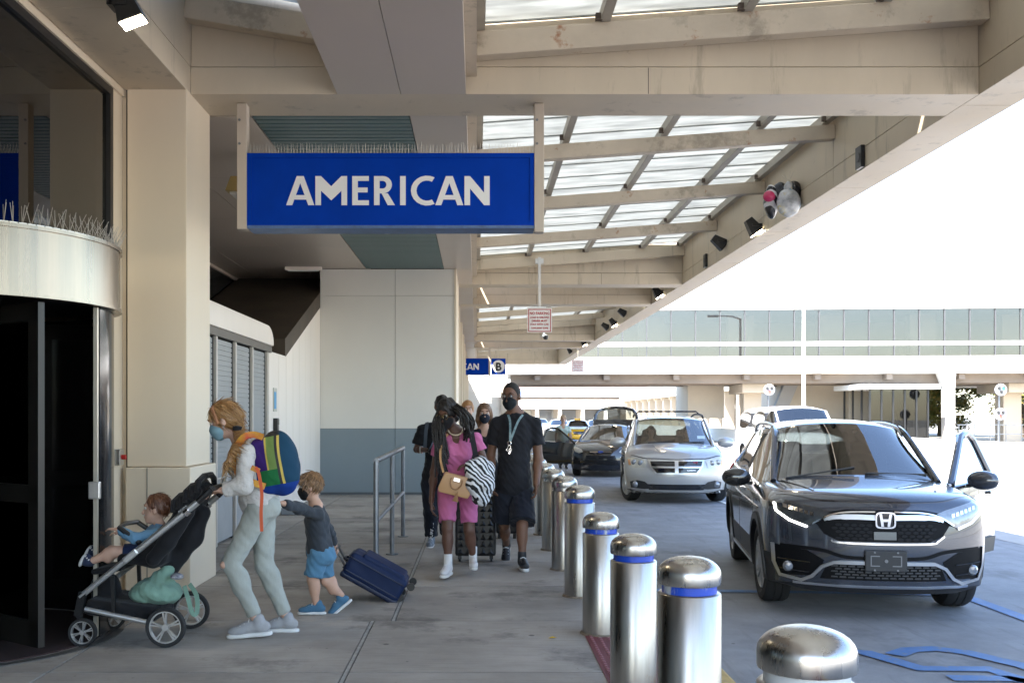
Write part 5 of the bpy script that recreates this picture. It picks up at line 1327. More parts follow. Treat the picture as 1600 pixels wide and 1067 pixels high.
# bonnet creases and shut line, wipers, pillars, roof rails
hc.strips('bonnet_crease', [(.70, 1.15), (.60, .80), (.50, .42)], .016, grey, axis='z', lift=.008, thick=.02)
hc.strip('bonnet_gap', [(-.80, .50), (-.55, .235), (-.30, .135), (0, .105), (.30, .135), (.55, .235), (.80, .50)], .012, M_gloss, axis='z', lift=.003, thick=.01)
for x0, x1, y0, y1 in ((-.62, .02, 1.17, 1.22), (.10, .66, 1.20, 1.20)):
    a = hc.hit(x0, y0, 'z'); b = hc.hit(x1, y1 + .06, 'z')
    MB().beam((x0, y0, a.z + .008), (x1, y1 + .06, b.z + .010), .014, .012).build('wiper', M_plastic, hc.root)
for sg in (1, -1):
    hc.rail_line('window_pillar', [(sg * .735, 1.17, 1.085), (sg * .69, 1.50, 1.285), (sg * .632, 1.86, 1.505), (sg * .615, 2.10, 1.575)], .030, M_gloss if sg > 0 else grey)
    hc.rail_line('roof_rail', [(sg * .605, 1.92, 1.515), (sg * .60, 2.12, 1.585), (sg * .60, 2.7, 1.622), (sg * .59, 3.5, 1.605), (sg * .575, 3.95, 1.51)], .018, M_satin)
    hc.rail_line('belt_trim', [(sg * .868, 1.25, 1.06), (sg * .862, 2.2, 1.09), (sg * .855, 3.4, 1.115), (sg * .81, 4.15, 1.14)], .010, M_chrome)
hc.arches(M_plastic, .07)
hc.strip('side_sill_trim', [(1.45, .30), (2.3, .30), (3.1, .30)], .035, M_satin, axis='-x', lift=.02, thick=.03)
for axs in ('-x', '+x'):
    for yy in (1.22, 2.42, 3.42): hc.strip('door_gap', [(yy, .36), (yy + .01, .7), (yy + .02, 1.05)], .010, M_gloss, axis=axs, lift=.002, thick=.01)
    for yy in (2.2, 3.22): hc.patch('door_handle', [(yy, .93), (yy + .19, .935), (yy + .19, .965), (yy, .96)], grey, axis=axs, lift=.03, thick=.03, smooth=False)
hc.strip('body_crease', [(.9, .86), (2.4, .88), (4.2, .93)], .02, grey, axis='-x', lift=.012, thick=.03)
for sg, axs in ((1, '+x'), (-1, '-x')):
    hc.patch('tail_light', [(4.12, .93), (4.40, .96), (4.44, 1.20), (4.30, 1.22), (4.2, 1.05)], M_redlens, axis=axs, lift=.02, thick=.05)
hc.mirror(-.93, 1.52, 1.10, mat('mirror_black', (.02, .02, .022), .2, coat=1), 1.05)
hc.patch('door_opening', [(1.24, .40), (2.38, .40), (2.40, 1.06), (1.26, 1.03)], M_seat, axis='+x', lift=.004, thick=.02)  # dark plate on the closed side, painted for the shaded door recess
# open driver door, hinged at its front edge
door = bpy.data.objects.new('open_door', None); COL.objects.link(door); door.parent = hc.root
door.location = (.915, 1.26, 0); door.rotation_euler = (0, 0, R(-36)); door['label'] = 'open driver door with mirror'
def dpoly(poly, x0, x1): return MB().prism(poly, (x0, 0, 0), (0, 1, 0), (0, 0, 1), (x1 - x0, 0, 0))
dpoly([(0, .45), (.06, .36), (1.02, .36), (1.12, .60), (1.14, 1.06), (1.05, 1.10), (.0, 1.04)], -.10, 0).build('door_panel', grey, door, True, .025)
dpoly([(.08, .55), (.98, .50), (1.06, .70), (1.08, 1.0), (.05, .98)], -.125, -.10).build('door_lining', M_seat, door, bevel=.01)
dpoly([(0.05, .36), (1.0, .36), (1.06, .50), (.03, .50)], 0, .012).build('door_cladding', M_plastic, door)
MB().tube([(-.05, .02, 1.05), (-.12, .36, 1.30), (-.19, .66, 1.49), (-.20, .84, 1.53), (-.19, 1.0, 1.46), (-.06, 1.12, 1.09)], .036, 8).build('window_frame', grey, door, True)
MB().quad((-.05, .06, 1.06), (-.06, 1.10, 1.08), (-.19, .98, 1.46), (-.20, .84, 1.515), (-.19, .66, 1.47), (-.12, .36, 1.28)).build('door_glass', M_carglass, door)
MB().box(.005, .03, .86, 1.04, .93, .96).build('door_handle', grey, door, bevel=.008)
hc.mirror(.05, .24, 1.10, mat('mirror_grey', (.06, .062, .07), .2, .4, coat=1), 1.05, parent=door)

# ------------------------------------------------------------------ silver minivan
van = dict(L=5.10, w=.985, nose=.42, npow=2.6, tail=.2, cowl=.98, belt=1.06, axles=(.98, 4.05), arch=(.375, .34), chin=.27, seat=M_seatgrey,
    np_z=[.2, .3, .48, .66, .82, .93, 1.0], np_y=[.12, .05, .0, .02, .05, .12, .25],
    S=[[0.00, .22, .88, .94, .50, .80, (.88, .91), (.66, .945), (.36, .965), .972],
       [.50, .20, .95, .985, .50, .88, (.92, .985), (.70, 1.03), (.38, 1.05), 1.055],
       [.90, .20, .95, .985, .50, .93, (.92, 1.055), (.75, 1.09), (.42, 1.12), 1.13],
       [1.0, .20, .95, .985, .50, .95, (.915, 1.075), (.78, 1.11), (.45, 1.145), 1.155],
       [1.88, .20, .95, .985, .50, .96, (.90, 1.10), (.70, 1.60), (.42, 1.655), 1.67],
       [2.2, .20, .95, .985, .50, .96, (.90, 1.10), (.715, 1.63), (.42, 1.69), 1.70],
       [2.3, .20, .95, .985, .50, .96, (.90, 1.10), (.715, 1.635), (.42, 1.695), 1.705],
       [3.5, .20, .95, .985, .50, .97, (.90, 1.11), (.71, 1.64), (.42, 1.70), 1.71],
       [3.6, .20, .95, .985, .50, .97, (.90, 1.11), (.71, 1.64), (.42, 1.70), 1.71],
       [4.75, .22, .94, .97, .52, .97, (.87, 1.12), (.68, 1.60), (.40, 1.65), 1.66],
       [5.02, .24, .92, .95, .54, .97, (.84, 1.10), (.66, 1.14), (.38, 1.15), 1.155],
       [5.10, .28, .90, .94, .56, .90, (.83, 1.0), (.65, 1.03), (.36, 1.04), 1.04]],
    glass={(3, 6), (3, 7), (3, 5), (4, 5), (6, 5), (8, 5), (9, 6), (9, 7)}, trim={(5, 5), (7, 5)})
silver = mat('metallic_silver', (.42, .415, .41), .32, .4, coat=1.0)
dc = Car('silver_minivan', 'silver minivan with crosshair grille waiting behind the grey SUV', 'car', van, silver, (3.84, 19.1, ROADZ), R(-7))
dc.wheels(.345, .225, M_rim, 5, steer=20)
M_haze = mat('hazy_lens', (.55, .53, .47), .15, .15, var=.2, vscale=10, coat=1)
dc.patch('grille_frame', [(-.54, .85), (.54, .85), (.50, .72), (.40, .585), (-.40, .585), (-.50, .72)], M_satin, lift=.006, thick=.04, res=.08)
for sg in (1, -1):
    dc.patch('grille_opening', [(sg * .035, .735), (sg * .475, .735), (sg * .50, .83), (sg * .035, .83)][::sg], M_gloss, lift=.012, thick=.02, smooth=False)
    dc.patch('grille_opening', [(sg * .035, .605), (sg * .375, .605), (sg * .45, .70), (sg * .035, .70)][::sg], M_gloss, lift=.012, thick=.02, smooth=False)
    H = [(.56, .83), (.66, .875), (.88, .90), (.93, .86), (.91, .73), (.80, .69), (.60, .70)]
    dc.patch('headlight', [(sg * x, z) for x, z in H][::sg], M_haze, lift=.010, thick=.03, dome=.004)
    for x, z in ((.68, .79), (.80, .80)):
        h = dc.hit(sg * x, z); MB().lathe([(0, .03), (.035, .025), (.055, 0)], 14, (sg * x, h.y - .008, z), Matrix.Rotation(R(90), 3, 'X')).build('headlight_bowl', M_lens, dc.root, True)
    dc.patch('indicator', [(sg * .86, .74), (sg * .905, .74), (sg * .925, .85), (sg * .88, .86)][::sg], M_amber, lift=.016, thick=.02)
    dc.patch('fog_surround', [(sg * .44, .30), (sg * .60, .285), (sg * .86, .30), (sg * .88, .42), (sg * .74, .455), (sg * .60, .43)][::sg], M_plastic, lift=.008, thick=.03)
    h = dc.hit(sg * .77, .375); MB().lathe([(0, .03), (.04, .026), (.06, .01), (.066, 0)], 18, (sg * .77, h.y - .008, .375), Matrix.Rotation(R(90), 3, 'X')).build('fog_lamp', M_lens, dc.root, True)
    dc.rail_line('window_pillar', [(sg * .79, 1.0, 1.10), (sg * .76, 1.36, 1.32), (sg * .715, 1.78, 1.56), (sg * .71, 2.0, 1.62)], .030, silver)
    dc.rail_line('roof_rail', [(sg * .69, 2.0, 1.66), (sg * .68, 2.2, 1.72), (sg * .68, 3.6, 1.74), (sg * .67, 4.5, 1.68)], .022, M_plastic)
    dc.mirror(sg * .985, 1.42, 1.16, silver, 1.25)
dc.patch('lower_intake', [(-.52, .275), (.52, .275), (.56, .385), (-.56, .385)], M_gloss, lift=.006, thick=.03)
dc.strip('bumper_lip', [(-.88, .215), (-.5, .21), (0, .21), (.5, .21), (.88, .215)], .05, silver, lift=.03, thick=.06)
dc.strip('bumper_crease', [(-.92, .52), (-.4, .545), (0, .55), (.4, .545), (.92, .52)], .014, silver, lift=.010, thick=.02)
dc.strips('bonnet_crease', [(.42, .95), (.36, .6), (.28, .22)], .02, silver, axis='z', lift=.008, thick=.02)
dc.strip('bonnet_gap', [(-.86, .46), (-.55, .22), (0, .115), (.55, .22), (.86, .46)], .012, M_plastic, axis='z', lift=.003, thick=.01)
for xx in (-.5, .12): dc.rail_line('wiper', [(xx, 1.0, 1.16), (xx + .5, 1.06, 1.185)], .010, M_plastic)
MB().tube([(-.68, 2.75, 1.74), (-.62, 2.75, 1.80), (.62, 2.75, 1.80), (.68, 2.75, 1.74)], .018, 8).build('roof_bar', M_plastic, dc.root, True)
hb = dc.hit(.40, .79); t_ = text_mesh('grille_badge', 'R/T', .045, mat('badge_red', (.5, .02, .02), .3), dc.root, (.36, hb.y - .022, .775), (1, 0, 0), (0, 0, 1), .003, bold=.002)
dc.strip('grille_badge_bar', [(.20, .655), (.36, .657)], .022, M_sign_white, lift=.02, thick=.02, curve=False)
dc.arches(silver, .04)
for axs in ('-x', '+x'):
    for yy in (1.25, 2.28, 3.55): dc.strip('door_gap', [(yy, .32), (yy, .7), (yy, 1.06)], .010, M_gloss, axis=axs, lift=.002, thick=.01)
dc.patch('screen_sticker', [(.50, 1.24), (.66, 1.24), (.66, 1.30), (.50, 1.30)], mat('sticker', (.45, .55, .60), .5), lift=.004, thick=.002)

# ------------------------------------------------------------------ black hatchback with raised tailgate and open door
hat = dict(L=4.36, w=.91, nose=.46, npow=2.4, tail=.25, cowl=1.08, belt=.95, axles=(.90, 3.55), arch=(.345, .32), chin=.24,
    np_z=[.15, .3, .45, .60, .72, .80, .9], np_y=[.14, .04, .0, .02, .06, .14, .28],
    S=[[0.00, .18, .82, .87, .42, .66, (.78, .76), (.60, .785), (.32, .80), .805],
       [.50, .17, .88, .91, .45, .76, (.84, .85), (.65, .885), (.36, .905), .91],
       [1.0, .17, .88, .91, .45, .83, (.85, .93), (.70, .965), (.40, .995), 1.0],
       [1.12, .17, .88, .91, .45, .85, (.85, .95), (.73, .985), (.43, 1.015), 1.025],
       [2.02, .17, .88, .91, .45, .87, (.83, .985), (.57, 1.385), (.34, 1.43), 1.44],
       [2.3, .17, .88, .91, .45, .87, (.83, .99), (.58, 1.41), (.34, 1.455), 1.465],
       [2.4, .17, .88, .91, .45, .87, (.83, .99), (.58, 1.41), (.34, 1.458), 1.468],
       [3.3, .17, .88, .91, .45, .88, (.82, 1.02), (.55, 1.38), (.33, 1.43), 1.44],
       [3.42, .17, .88, .91, .45, .88, (.82, 1.03), (.545, 1.37), (.33, 1.42), 1.43],
       [3.95, .19, .86, .89, .47, .88, (.77, 1.06), (.50, 1.27), (.30, 1.33), 1.34],
       [4.24, .2, .84, .87, .5, .86, (.74, 1.02), (.56, 1.04), (.32, 1.05), 1.055],
       [4.36, .24, .82, .86, .52, .80, (.73, .93), (.55, .95), (.32, .955), .96]],
    glass={(3, 6), (3, 7), (3, 5), (4, 5), (6, 5), (8, 5), (9, 6), (9, 7)}, trim={(5, 5), (7, 5)})
blackp = mat('black_paint', (.010, .010, .012), .15, .0, coat=1.0)
fc_ = Car('black_hatchback', 'black hatchback with tailgate raised and front door open at the kerb', 'car', hat, blackp, (3.42, 27.6, ROADZ), R(-14))
fc_.wheels(.315, .21, M_rim, 5)
fc_.strip('grille_bar', [(-.30, .70), (0, .71), (.30, .70)], .022, M_chrome, lift=.014, thick=.02)
fc_.patch('grille', [(-.36, .735), (.36, .735), (.32, .655), (-.32, .655)], M_gloss, lift=.004, thick=.02)
fc_.patch('lower_grille', [(-.40, .60), (.40, .60), (.50, .34), (-.50, .34)], M_mesh, lift=.004, thick=.02)
for k in range(4): fc_.strip('grille_slat', [(-.44 - .02 * k, .55 - .055 * k), (.44 + .02 * k, .55 - .055 * k)], .014, M_gloss, curve=False, lift=.014, thick=.015)
h = fc_.hit(0, .705); MB().lathe([(0, .012), (.07, .010), (.08, 0)], 20, (0, h.y - .02, .705), Matrix.Rotation(R(90), 3, 'X') @ Matrix.Diagonal((1, .42, 1))).build('oval_badge', mat('badge_blue', (.03, .06, .25), .2, coat=1), fc_.root, True)
for sg in (1, -1):
    H = [(.50, .70), (.56, .77), (.72, .83), (.80, .85), (.82, .80), (.76, .70), (.62, .655)]
    fc_.patch('headlight', [(sg * x, z) for x, z in H][::sg], M_haze, lift=.010, thick=.03, dome=.004)
    fc_.patch('corner_intake', [(sg * .58, .34), (sg * .80, .36), (sg * .80, .50), (sg * .60, .46)][::sg], M_mesh, lift=.005, thick=.02)
    fc_.rail_line('window_pillar', [(sg * .75, 1.12, .97), (sg * .70, 1.5, 1.16), (sg * .61, 1.92, 1.35), (sg * .59, 2.15, 1.395)], .028, blackp)
fc_.mirror(.93, 1.45, 1.02, blackp, 1.0)
fc_.arches(M_gloss, .03)
# tailgate hinged at the rear edge of the roof, swung up
tg = bpy.data.objects.new('tailgate', None); COL.objects.link(tg); tg.parent = fc_.root; tg.location = (0, 3.86, 1.34); tg.rotation_euler = (R(-30), 0, 0)
MB().prism([(-.66, 0), (.66, 0), (.71, .12), (.70, .30), (-.70, .30), (-.71, .12)], (0, 0, 0), (1, 0, 0), (0, 0, 1), (0, .09, 0)).build('lower_panel', blackp, tg, True, .03)
MB().tube([(-.68, .04, .28), (-.64, .04, .50), (-.52, .04, .66), (-.25, .04, .74), (0, .04, .76), (.25, .04, .74), (.52, .04, .66), (.64, .04, .50), (.68, .04, .28)], .05, 8).build('frame', blackp, tg, True)
MB().quad((-.64, .04, .3), (.64, .04, .3), (.60, .04, .52), (.48, .04, .66), (0, .04, .72), (-.48, .04, .66), (-.60, .04, .52)).build('rear_glass', M_carglass, tg)
fc_.rail_line('gas_strut', [(.55, 4.1, 1.0), (.55, 4.25, 1.55)], .012, M_satin)
# front door on the kerb side, swung wide
dr = bpy.data.objects.new('open_door', None); COL.objects.link(dr); dr.parent = fc_.root; dr.location = (-.90, 1.22, 0); dr.rotation_euler = (0, 0, R(72)); dr['label'] = 'open front door on the kerb side'
dpoly([(0, .40), (.06, .30), (1.0, .30), (1.1, .55), (1.12, .96), (.0, .92)], 0, .10).build('door_panel', blackp, dr, True, .02)
MB().tube([(.04, .02, .92), (.12, .34, 1.15), (.20, .64, 1.33), (.22, .84, 1.36), (.20, 1.0, 1.30), (.05, 1.10, .95)], .03, 8).build('window_frame', blackp, dr, True)
MB().quad((.05, .06, .94), (.06, 1.08, .96), (.20, .98, 1.30), (.22, .84, 1.34), (.20, .64, 1.31), (.12, .34, 1.13)).build('door_glass', M_carglass, dr)

# ------------------------------------------------------------------ white passenger van
pv = dict(L=5.5, w=1.08, nose=.30, npow=2.8, tail=.1, cowl=.78, belt=1.18, axles=(.95, 4.35), arch=(.39, .36), chin=.34, seat=M_seatgrey, tumble=1.0,
    np_z=[.2, .35, .5, .8, .95, 1.1], np_y=[.06, .0, .0, .03, .10, .22],
    S=[[0.00, .28, 0.972, 1.026, .55, .85, (0.972, .97), (0.734, .995), (.38, 1.01), 1.015],
       [.40, .26, 1.048, 1.080, .55, .98, (1.004, 1.10), (0.799, 1.13), (.40, 1.15), 1.155],
       [.70, .26, 1.048, 1.080, .55, 1.05, (1.004, 1.19), (0.864, 1.215), (.45, 1.235), 1.24],
       [.80, .26, 1.048, 1.080, .55, 1.07, (1.004, 1.21), (0.896, 1.245), (.47, 1.265), 1.27],
       [1.50, .26, 1.048, 1.080, .55, 1.08, (1.015, 1.24), (0.864, 1.86), (.5, 1.95), 1.97],
       [1.95, .26, 1.048, 1.080, .55, 1.08, (1.026, 1.24), (0.886, 1.91), (.5, 2.01), 2.03],
       [2.10, .26, 1.048, 1.080, .55, 1.08, (1.026, 1.24), (0.886, 1.92), (.5, 2.02), 2.04],
       [3.6, .26, 1.048, 1.080, .55, 1.08, (1.026, 1.24), (0.886, 1.92), (.5, 2.02), 2.04],
       [3.75, .26, 1.048, 1.080, .55, 1.08, (1.026, 1.24), (0.886, 1.92), (.5, 2.02), 2.04],
       [5.2, .28, 1.048, 1.080, .55, 1.08, (1.026, 1.24), (0.886, 1.90), (.5, 2.00), 2.02],
       [5.42, .30, 1.037, 1.069, .55, 1.08, (1.015, 1.24), (0.864, 1.86), (.5, 1.95), 1.97],
       [5.5, .34, 1.026, 1.058, .56, 1.05, (0.994, 1.24), (0.842, 1.80), (.48, 1.88), 1.9]],
    glass={(3, 6), (3, 7), (3, 5), (4, 5), (6, 5), (8, 5)}, trim={(5, 5), (7, 5)})
whitep = mat('white_paint', (.74, .75, .76), .25, coat=1.0)
pc_ = Car('white_van', 'white passenger van driving in the sunny middle lane', 'van', pv, whitep, (10.25, 30.0, ROADZ), 0)
pc_.wheels(.36, .23, M_rim, 5)
pc_.patch('grille', [(-.5, .86), (.5, .86), (.45, .60), (-.45, .60)], M_gloss, lift=.006)
for sg in (1, -1):
    pc_.patch('headlight', [(sg * .55, .70), (sg * .85, .74), (sg * .88, .95), (sg * .62, .92)][::sg], M_lens, lift=.01)
    pc_.mirror(sg * 1.02, 1.2, 1.38, M_plastic, 1.3)
    pc_.rail_line('window_pillar', [(sg * .84, .82, 1.24), (sg * .82, 1.15, 1.55), (sg * .80, 1.5, 1.85)], .03, whitep)
pc_.arches(M_gloss, .03)
# ------------------------------------------------------------------ far queue of cars
sed = dict(L=4.8, w=.92, nose=.42, npow=2.4, tail=.3, cowl=1.25, belt=.95, axles=(.95, 3.75), arch=(.35, .33), chin=.26,
    np_z=[.15, .3, .5, .65, .75, .9], np_y=[.14, .04, 0, .03, .1, .25],
    S=[[0.00, .2, .83, .88, .45, .68, (.80, .78), (.62, .805), (.33, .82), .825],
       [.55, .18, .89, .92, .46, .78, (.85, .87), (.66, .90), (.36, .92), .925],
       [1.15, .18, .89, .92, .46, .84, (.86, .94), (.70, .97), (.40, 1.0), 1.005],
       [1.28, .18, .89, .92, .46, .86, (.85, .95), (.73, .985), (.43, 1.015), 1.02],
       [2.05, .18, .89, .92, .46, .87, (.83, .98), (.58, 1.36), (.34, 1.42), 1.43],
       [2.5, .18, .89, .92, .46, .87, (.83, .98), (.59, 1.40), (.34, 1.45), 1.46],
       [3.3, .18, .89, .92, .46, .88, (.83, 1.0), (.56, 1.36), (.33, 1.42), 1.43],
       [4.0, .19, .88, .91, .48, .88, (.80, 1.0), (.64, 1.02), (.36, 1.04), 1.04],
       [4.55, .2, .86, .89, .5, .86, (.77, .96), (.60, .99), (.33, 1.0), 1.0],
       [4.8, .24, .84, .87, .52, .80, (.76, .90), (.58, .93), (.33, .94), .94]],
    glass={(3, 6), (3, 7), (3, 5), (4, 5), (5, 5), (6, 6), (6, 7)})
def far_car(name, label, col, x, y, yaw=0., roof=False):
    m = mat('far_paint_%s' % name + str(col), col, .25, .1, coat=1)
    c = Car(name, label, 'car', sed, m, (x, y, ROADZ), R(yaw), 2, 'cars queueing in the distance', interior=False)
    c.wheels(.32, .21, M_rim, 5)
    c.patch('grille', [(-.4, .72), (.4, .72), (.36, .52), (-.36, .52)], M_gloss, res=.2)
    for sg in (1, -1): c.patch('headlight', [(sg * .5, .68), (sg * .82, .72), (sg * .82, .80), (sg * .56, .76)][::sg], M_lens, res=.2)
    if roof: MB().box(-.22, .22, 2.35, 2.55, 1.44, 1.58).build('taxi_sign', m, c.root, bevel=.02)
far_car('yellow_taxi', 'yellow taxi in the queue behind the black hatchback', (.62, .36, .02), 6.6, 64, -3, True)
far_car('blue_grey_car', 'blue grey car right of the yellow taxi in the queue', (.16, .21, .30), 8.6, 70, -3)
far_car('white_car', 'white car just behind the yellow taxi in the queue', (.68, .69, .70), 6.3, 74, 0)
far_car('pale_blue_car', 'pale blue car farther back left of the taxi', (.22, .30, .40), 6.4, 98, 0)
far_car('silver_car', 'small silver car farthest back by the left kerb', (.45, .46, .48), 4.6, 80, 0)
# ================================================================== people
def V3(v): return Vector(v)
def frame(fwd, up):
    f = Vector(fwd).normalized(); u = Vector(up); u = (u - f * u.dot(f)).normalized(); r = f.cross(u)   # right, forward, up
    return r, f, u, np.array([[r.x, f.x, u.x], [r.y, f.y, u.y], [r.z, f.z, u.z]])
def ribbon(pts, w, t, nrm):
    """flat strap through points, w wide, t thick, facing nrm"""
    mb = MB(); pts = [Vector(p) for p in hermite([tuple(p) for p in pts], 5)]; n = Vector(nrm).normalized(); ring = []
    for i, p in enumerate(pts):
        tg_ = (pts[min(i + 1, len(pts) - 1)] - pts[max(i - 1, 0)]).normalized(); sd = tg_.cross(n).normalized(); nn = sd.cross(tg_).normalized()
        ring.append([p + sd * (w / 2) + nn * (t / 2), p - sd * (w / 2) + nn * (t / 2), p - sd * (w / 2) - nn * (t / 2), p + sd * (w / 2) - nn * (t / 2)])
    vs = [q for r in ring for q in r]; fs = []
    for i in range(len(ring) - 1):
        for k in range(4): fs.append((i * 4 + k, i * 4 + (k + 1) % 4, i * 4 + 4 + (k + 1) % 4, i * 4 + 4 + k))
    fs += [(3, 2, 1, 0), tuple(range(len(vs) - 4, len(vs)))]
    return mb.add(vs, fs)
def skin_mat(name, c): return mat(name, c, .5, var=.10, vscale=9, spec=.4)
def cloth(name, c, var=.12, bump=.05, sc=90, rough=.85): return mat(name, c, rough, var=var, vscale=5, stretch=(1, 1, .55), bump=.55, bscale=13, spec=.25, sheen=.08)

class Person:
    def __init__(s, label, at, skin, sc=1., vox=.009, group=None):
        s.root = thing('person', label, 'person', at, 0, group); s.skin = skin; s.k = sc; s.vox = vox; s.b = Soft(.022 * sc)
    def head(s, c, fwd, up, hk=1.10):
        s.k0 = s.k; s.hk = hk; s.k = s.k * hk; k = s.k; s.hc = Vector(c); r, f, u, M = frame(fwd, up); s.hr, s.hf, s.hu, s.hM = r, f, u, M; c = s.hc; b = s.b
        b.ell(c + u * .022 * k - f * .008 * k, (.074 * k, .093 * k, .098 * k), M)
        b.ell(c + f * .030 * k - u * .050 * k, (.056 * k, .062 * k, .066 * k), M, .03 * k)
        b.ell(c + f * .062 * k - u * .092 * k, (.028 * k, .024 * k, .022 * k), M, .02 * k)       # chin
        b.cone(c + f * .090 * k + u * .002 * k, c + f * .106 * k - u * .034 * k, .009 * k, .014 * k, .012 * k)   # nose
        b.cone(c + f * .085 * k + u * .030 * k - r * .04 * k, c + f * .085 * k + u * .030 * k + r * .04 * k, .010 * k, .010 * k, .015 * k)
        for q in (1, -1):
            b.ell(c + f * .088 * k + r * .032 * k * q + u * .008 * k, (.016 * k, .012 * k, .010 * k), M, .012 * k, cut=True)
            b.ell(c + r * .078 * k * q - u * .012 * k - f * .005 * k, (.010 * k, .020 * k, .030 * k), M, .008 * k)
        b.cone(c + f * .088 * k - u * .062 * k - r * .018 * k, c + f * .088 * k - u * .062 * k + r * .018 * k, .009 * k, .009 * k, .010 * k)  # lips
        s.kh = s.k; s.k = s.k0; return s
    def eyes(s, iris=(.05, .03, .02), brow=(.04, .025, .02)):
        k = s.kh; c = s.hc; mb = MB(); mi = MB(); br = MB()
        for q in (1, -1):
            e = c + s.hf * .079 * k + s.hr * .032 * k * q + s.hu * .008 * k
            mb.lathe([(0, -.011 * k), (.008 * k, -.008 * k), (.011 * k, 0), (.008 * k, .008 * k), (0, .011 * k)], 8, e)
            mi.lathe([(0, -.005 * k), (.004 * k, -.003 * k), (.005 * k, 0), (.004 * k, .003 * k), (0, .005 * k)], 6, e + s.hf * .0075 * k)
            br.tube([c + s.hf * .090 * k + s.hr * q * .016 * k + s.hu * .032 * k, c + s.hf * .091 * k + s.hr * q * .034 * k + s.hu * .038 * k, c + s.hf * .078 * k + s.hr * q * .054 * k + s.hu * .030 * k], .0045 * k, 5)
        for m_, n_, x in ((mat('eye_white', (.6, .58, .55), .2), 'eye', mb), (mat('iris_%s' % str(iris), iris, .15), 'iris', mi), (mat('brow_%s' % str(brow), brow, .9), 'eyebrow', br)):
            reparent(x.build(n_, m_, None, True), s.root)
        return s
    def torso(s, neck, pelvis, sh_l, sh_r, hip_l, hip_r, fem=False, belly=0.):
        k = s.k; n, p = Vector(neck), Vector(pelvis); up = (n - p).normalized(); side = (Vector(sh_r) - Vector(sh_l)).normalized()
        f = up.cross(side).normalized()
        if f.dot(s.hf) < 0: f = -f
        r, f, u, M = frame(f, up); L = (n - p).length
        s.tf, s.tu, s.tr, s.tM, s.neck, s.pel, s.L = f, u, r, M, n, p, L
        s.tor = [(p + u * L * .66, (.155 * k if not fem else .138 * k, .108 * k if not fem else .098 * k, L * .30)), (p + u * L * .36, (.135 * k if not fem else .118 * k, .098 * k + belly, L * .26)), (p + u * .0, (.152 * k if not fem else .16 * k, .112 * k, .115 * k))]
        for q in (1, -1): s.b.ell(p - u * .03 * k - f * .055 * k + r * q * .065 * k, (.085 * k, .075 * k, .09 * k), M, .04 * k)
        if fem:
            for q in (1, -1): s.tor.append((p + u * L * .64 + f * .072 * k + r * q * .062 * k, (.058 * k, .052 * k, .06 * k)))
        for c, rr in s.tor: s.b.ell(c, rr, M, .05 * k)
        s.b.cone(n - u * .02 * k, s.hc - s.hu * .05 * k - s.hf * .012 * k, .056 * k if not fem else .048 * k, .050 * k if not fem else .043 * k, .025 * k)
        s.sh = {'l': Vector(sh_l) - u * .022 * k, 'r': Vector(sh_r) - u * .022 * k}; s.hip = {'l': Vector(hip_l), 'r': Vector(hip_r)}
        for q in 'lr': s.b.cone(n + u * .005 * k - f * .01 * k, s.sh[q], .050 * k, .044 * k, .05 * k)
        s.arms = {}; s.legs = {}
        return s
    def arm(s, q, el, wr, hdir=None, palm=(0, 0, -1), curl=.4, fat=1., hand=True):
        k = s.k; a, e, w = s.sh[q], Vector(el), Vector(wr); s.arms[q] = (a, e, w)
        s.b.cone(a, e, .047 * k * fat, .037 * k * fat); s.b.cone(e, w, .038 * k * fat, .026 * k * fat); s.b.ell((e * .7 + w * .3), (.040 * k * fat,) * 3, None, .03 * k)
        if hand: s.hand(w, hdir if hdir is not None else (w - e), palm, curl, q)
        return s
    def hand(s, w, d, palm, curl, q):
        k = s.k; w = Vector(w); d = Vector(d).normalized(); pn = Vector(palm); pn = (pn - d * pn.dot(d)).normalized(); sd = d.cross(pn)   # sd: towards the thumb
        if q == 'l': sd = -sd
        b = s.b; M = np.array([[sd.x, d.x, pn.x], [sd.y, d.y, pn.y], [sd.z, d.z, pn.z]])
        b.box(w + d * .048 * k, (.040 * k, .046 * k, .014 * k), M, .012 * k, .012 * k)
        for i, (o, ln) in enumerate(((.030, .066), (.010, .075), (-.010, .070), (-.029, .055))):
            p0 = w + d * .088 * k + sd * o * k; c1 = curl * .9; c2 = curl * 2.0
            p1 = p0 + (d * math.cos(c1) + pn * math.sin(c1)) * ln * .5 * k; p2 = p1 + (d * math.cos(c2) + pn * math.sin(c2)) * ln * .5 * k
            b.chain([p0, p1, p2], [.0095 * k, .0088 * k, .0078 * k], .005 * k)
        t0 = w + d * .025 * k + sd * .034 * k; t1 = t0 + (d * .65 + sd * .6 + pn * .35).normalized() * .035 * k; t2 = t1 + (d * .85 + sd * .1 + pn * .45).normalized() * .03 * k
        b.chain([t0, t1, t2], [.014 * k, .011 * k, .009 * k], .008 * k)
    def leg(s, q, kn, an, foot=True, fat=1.):
        k = s.k; h, n, a = s.hip[q], Vector(kn), Vector(an); s.legs[q] = (h, n, a)
        s.b.cone(h, n, .082 * k * fat, .053 * k * fat, .03 * k); s.b.cone(n, a, .051 * k * fat, .034 * k * fat)
        back = (h - n).normalized() + (a - n).normalized(); s.b.ell(n * .68 + a * .32 + (-s.tf) * .014 * k, (.052 * k * fat, .052 * k * fat, .10 * k), None, .03 * k)
        return s
    def finish(s):
        s.body = s.b.build('body', s.skin, s.root, s.vox); return s
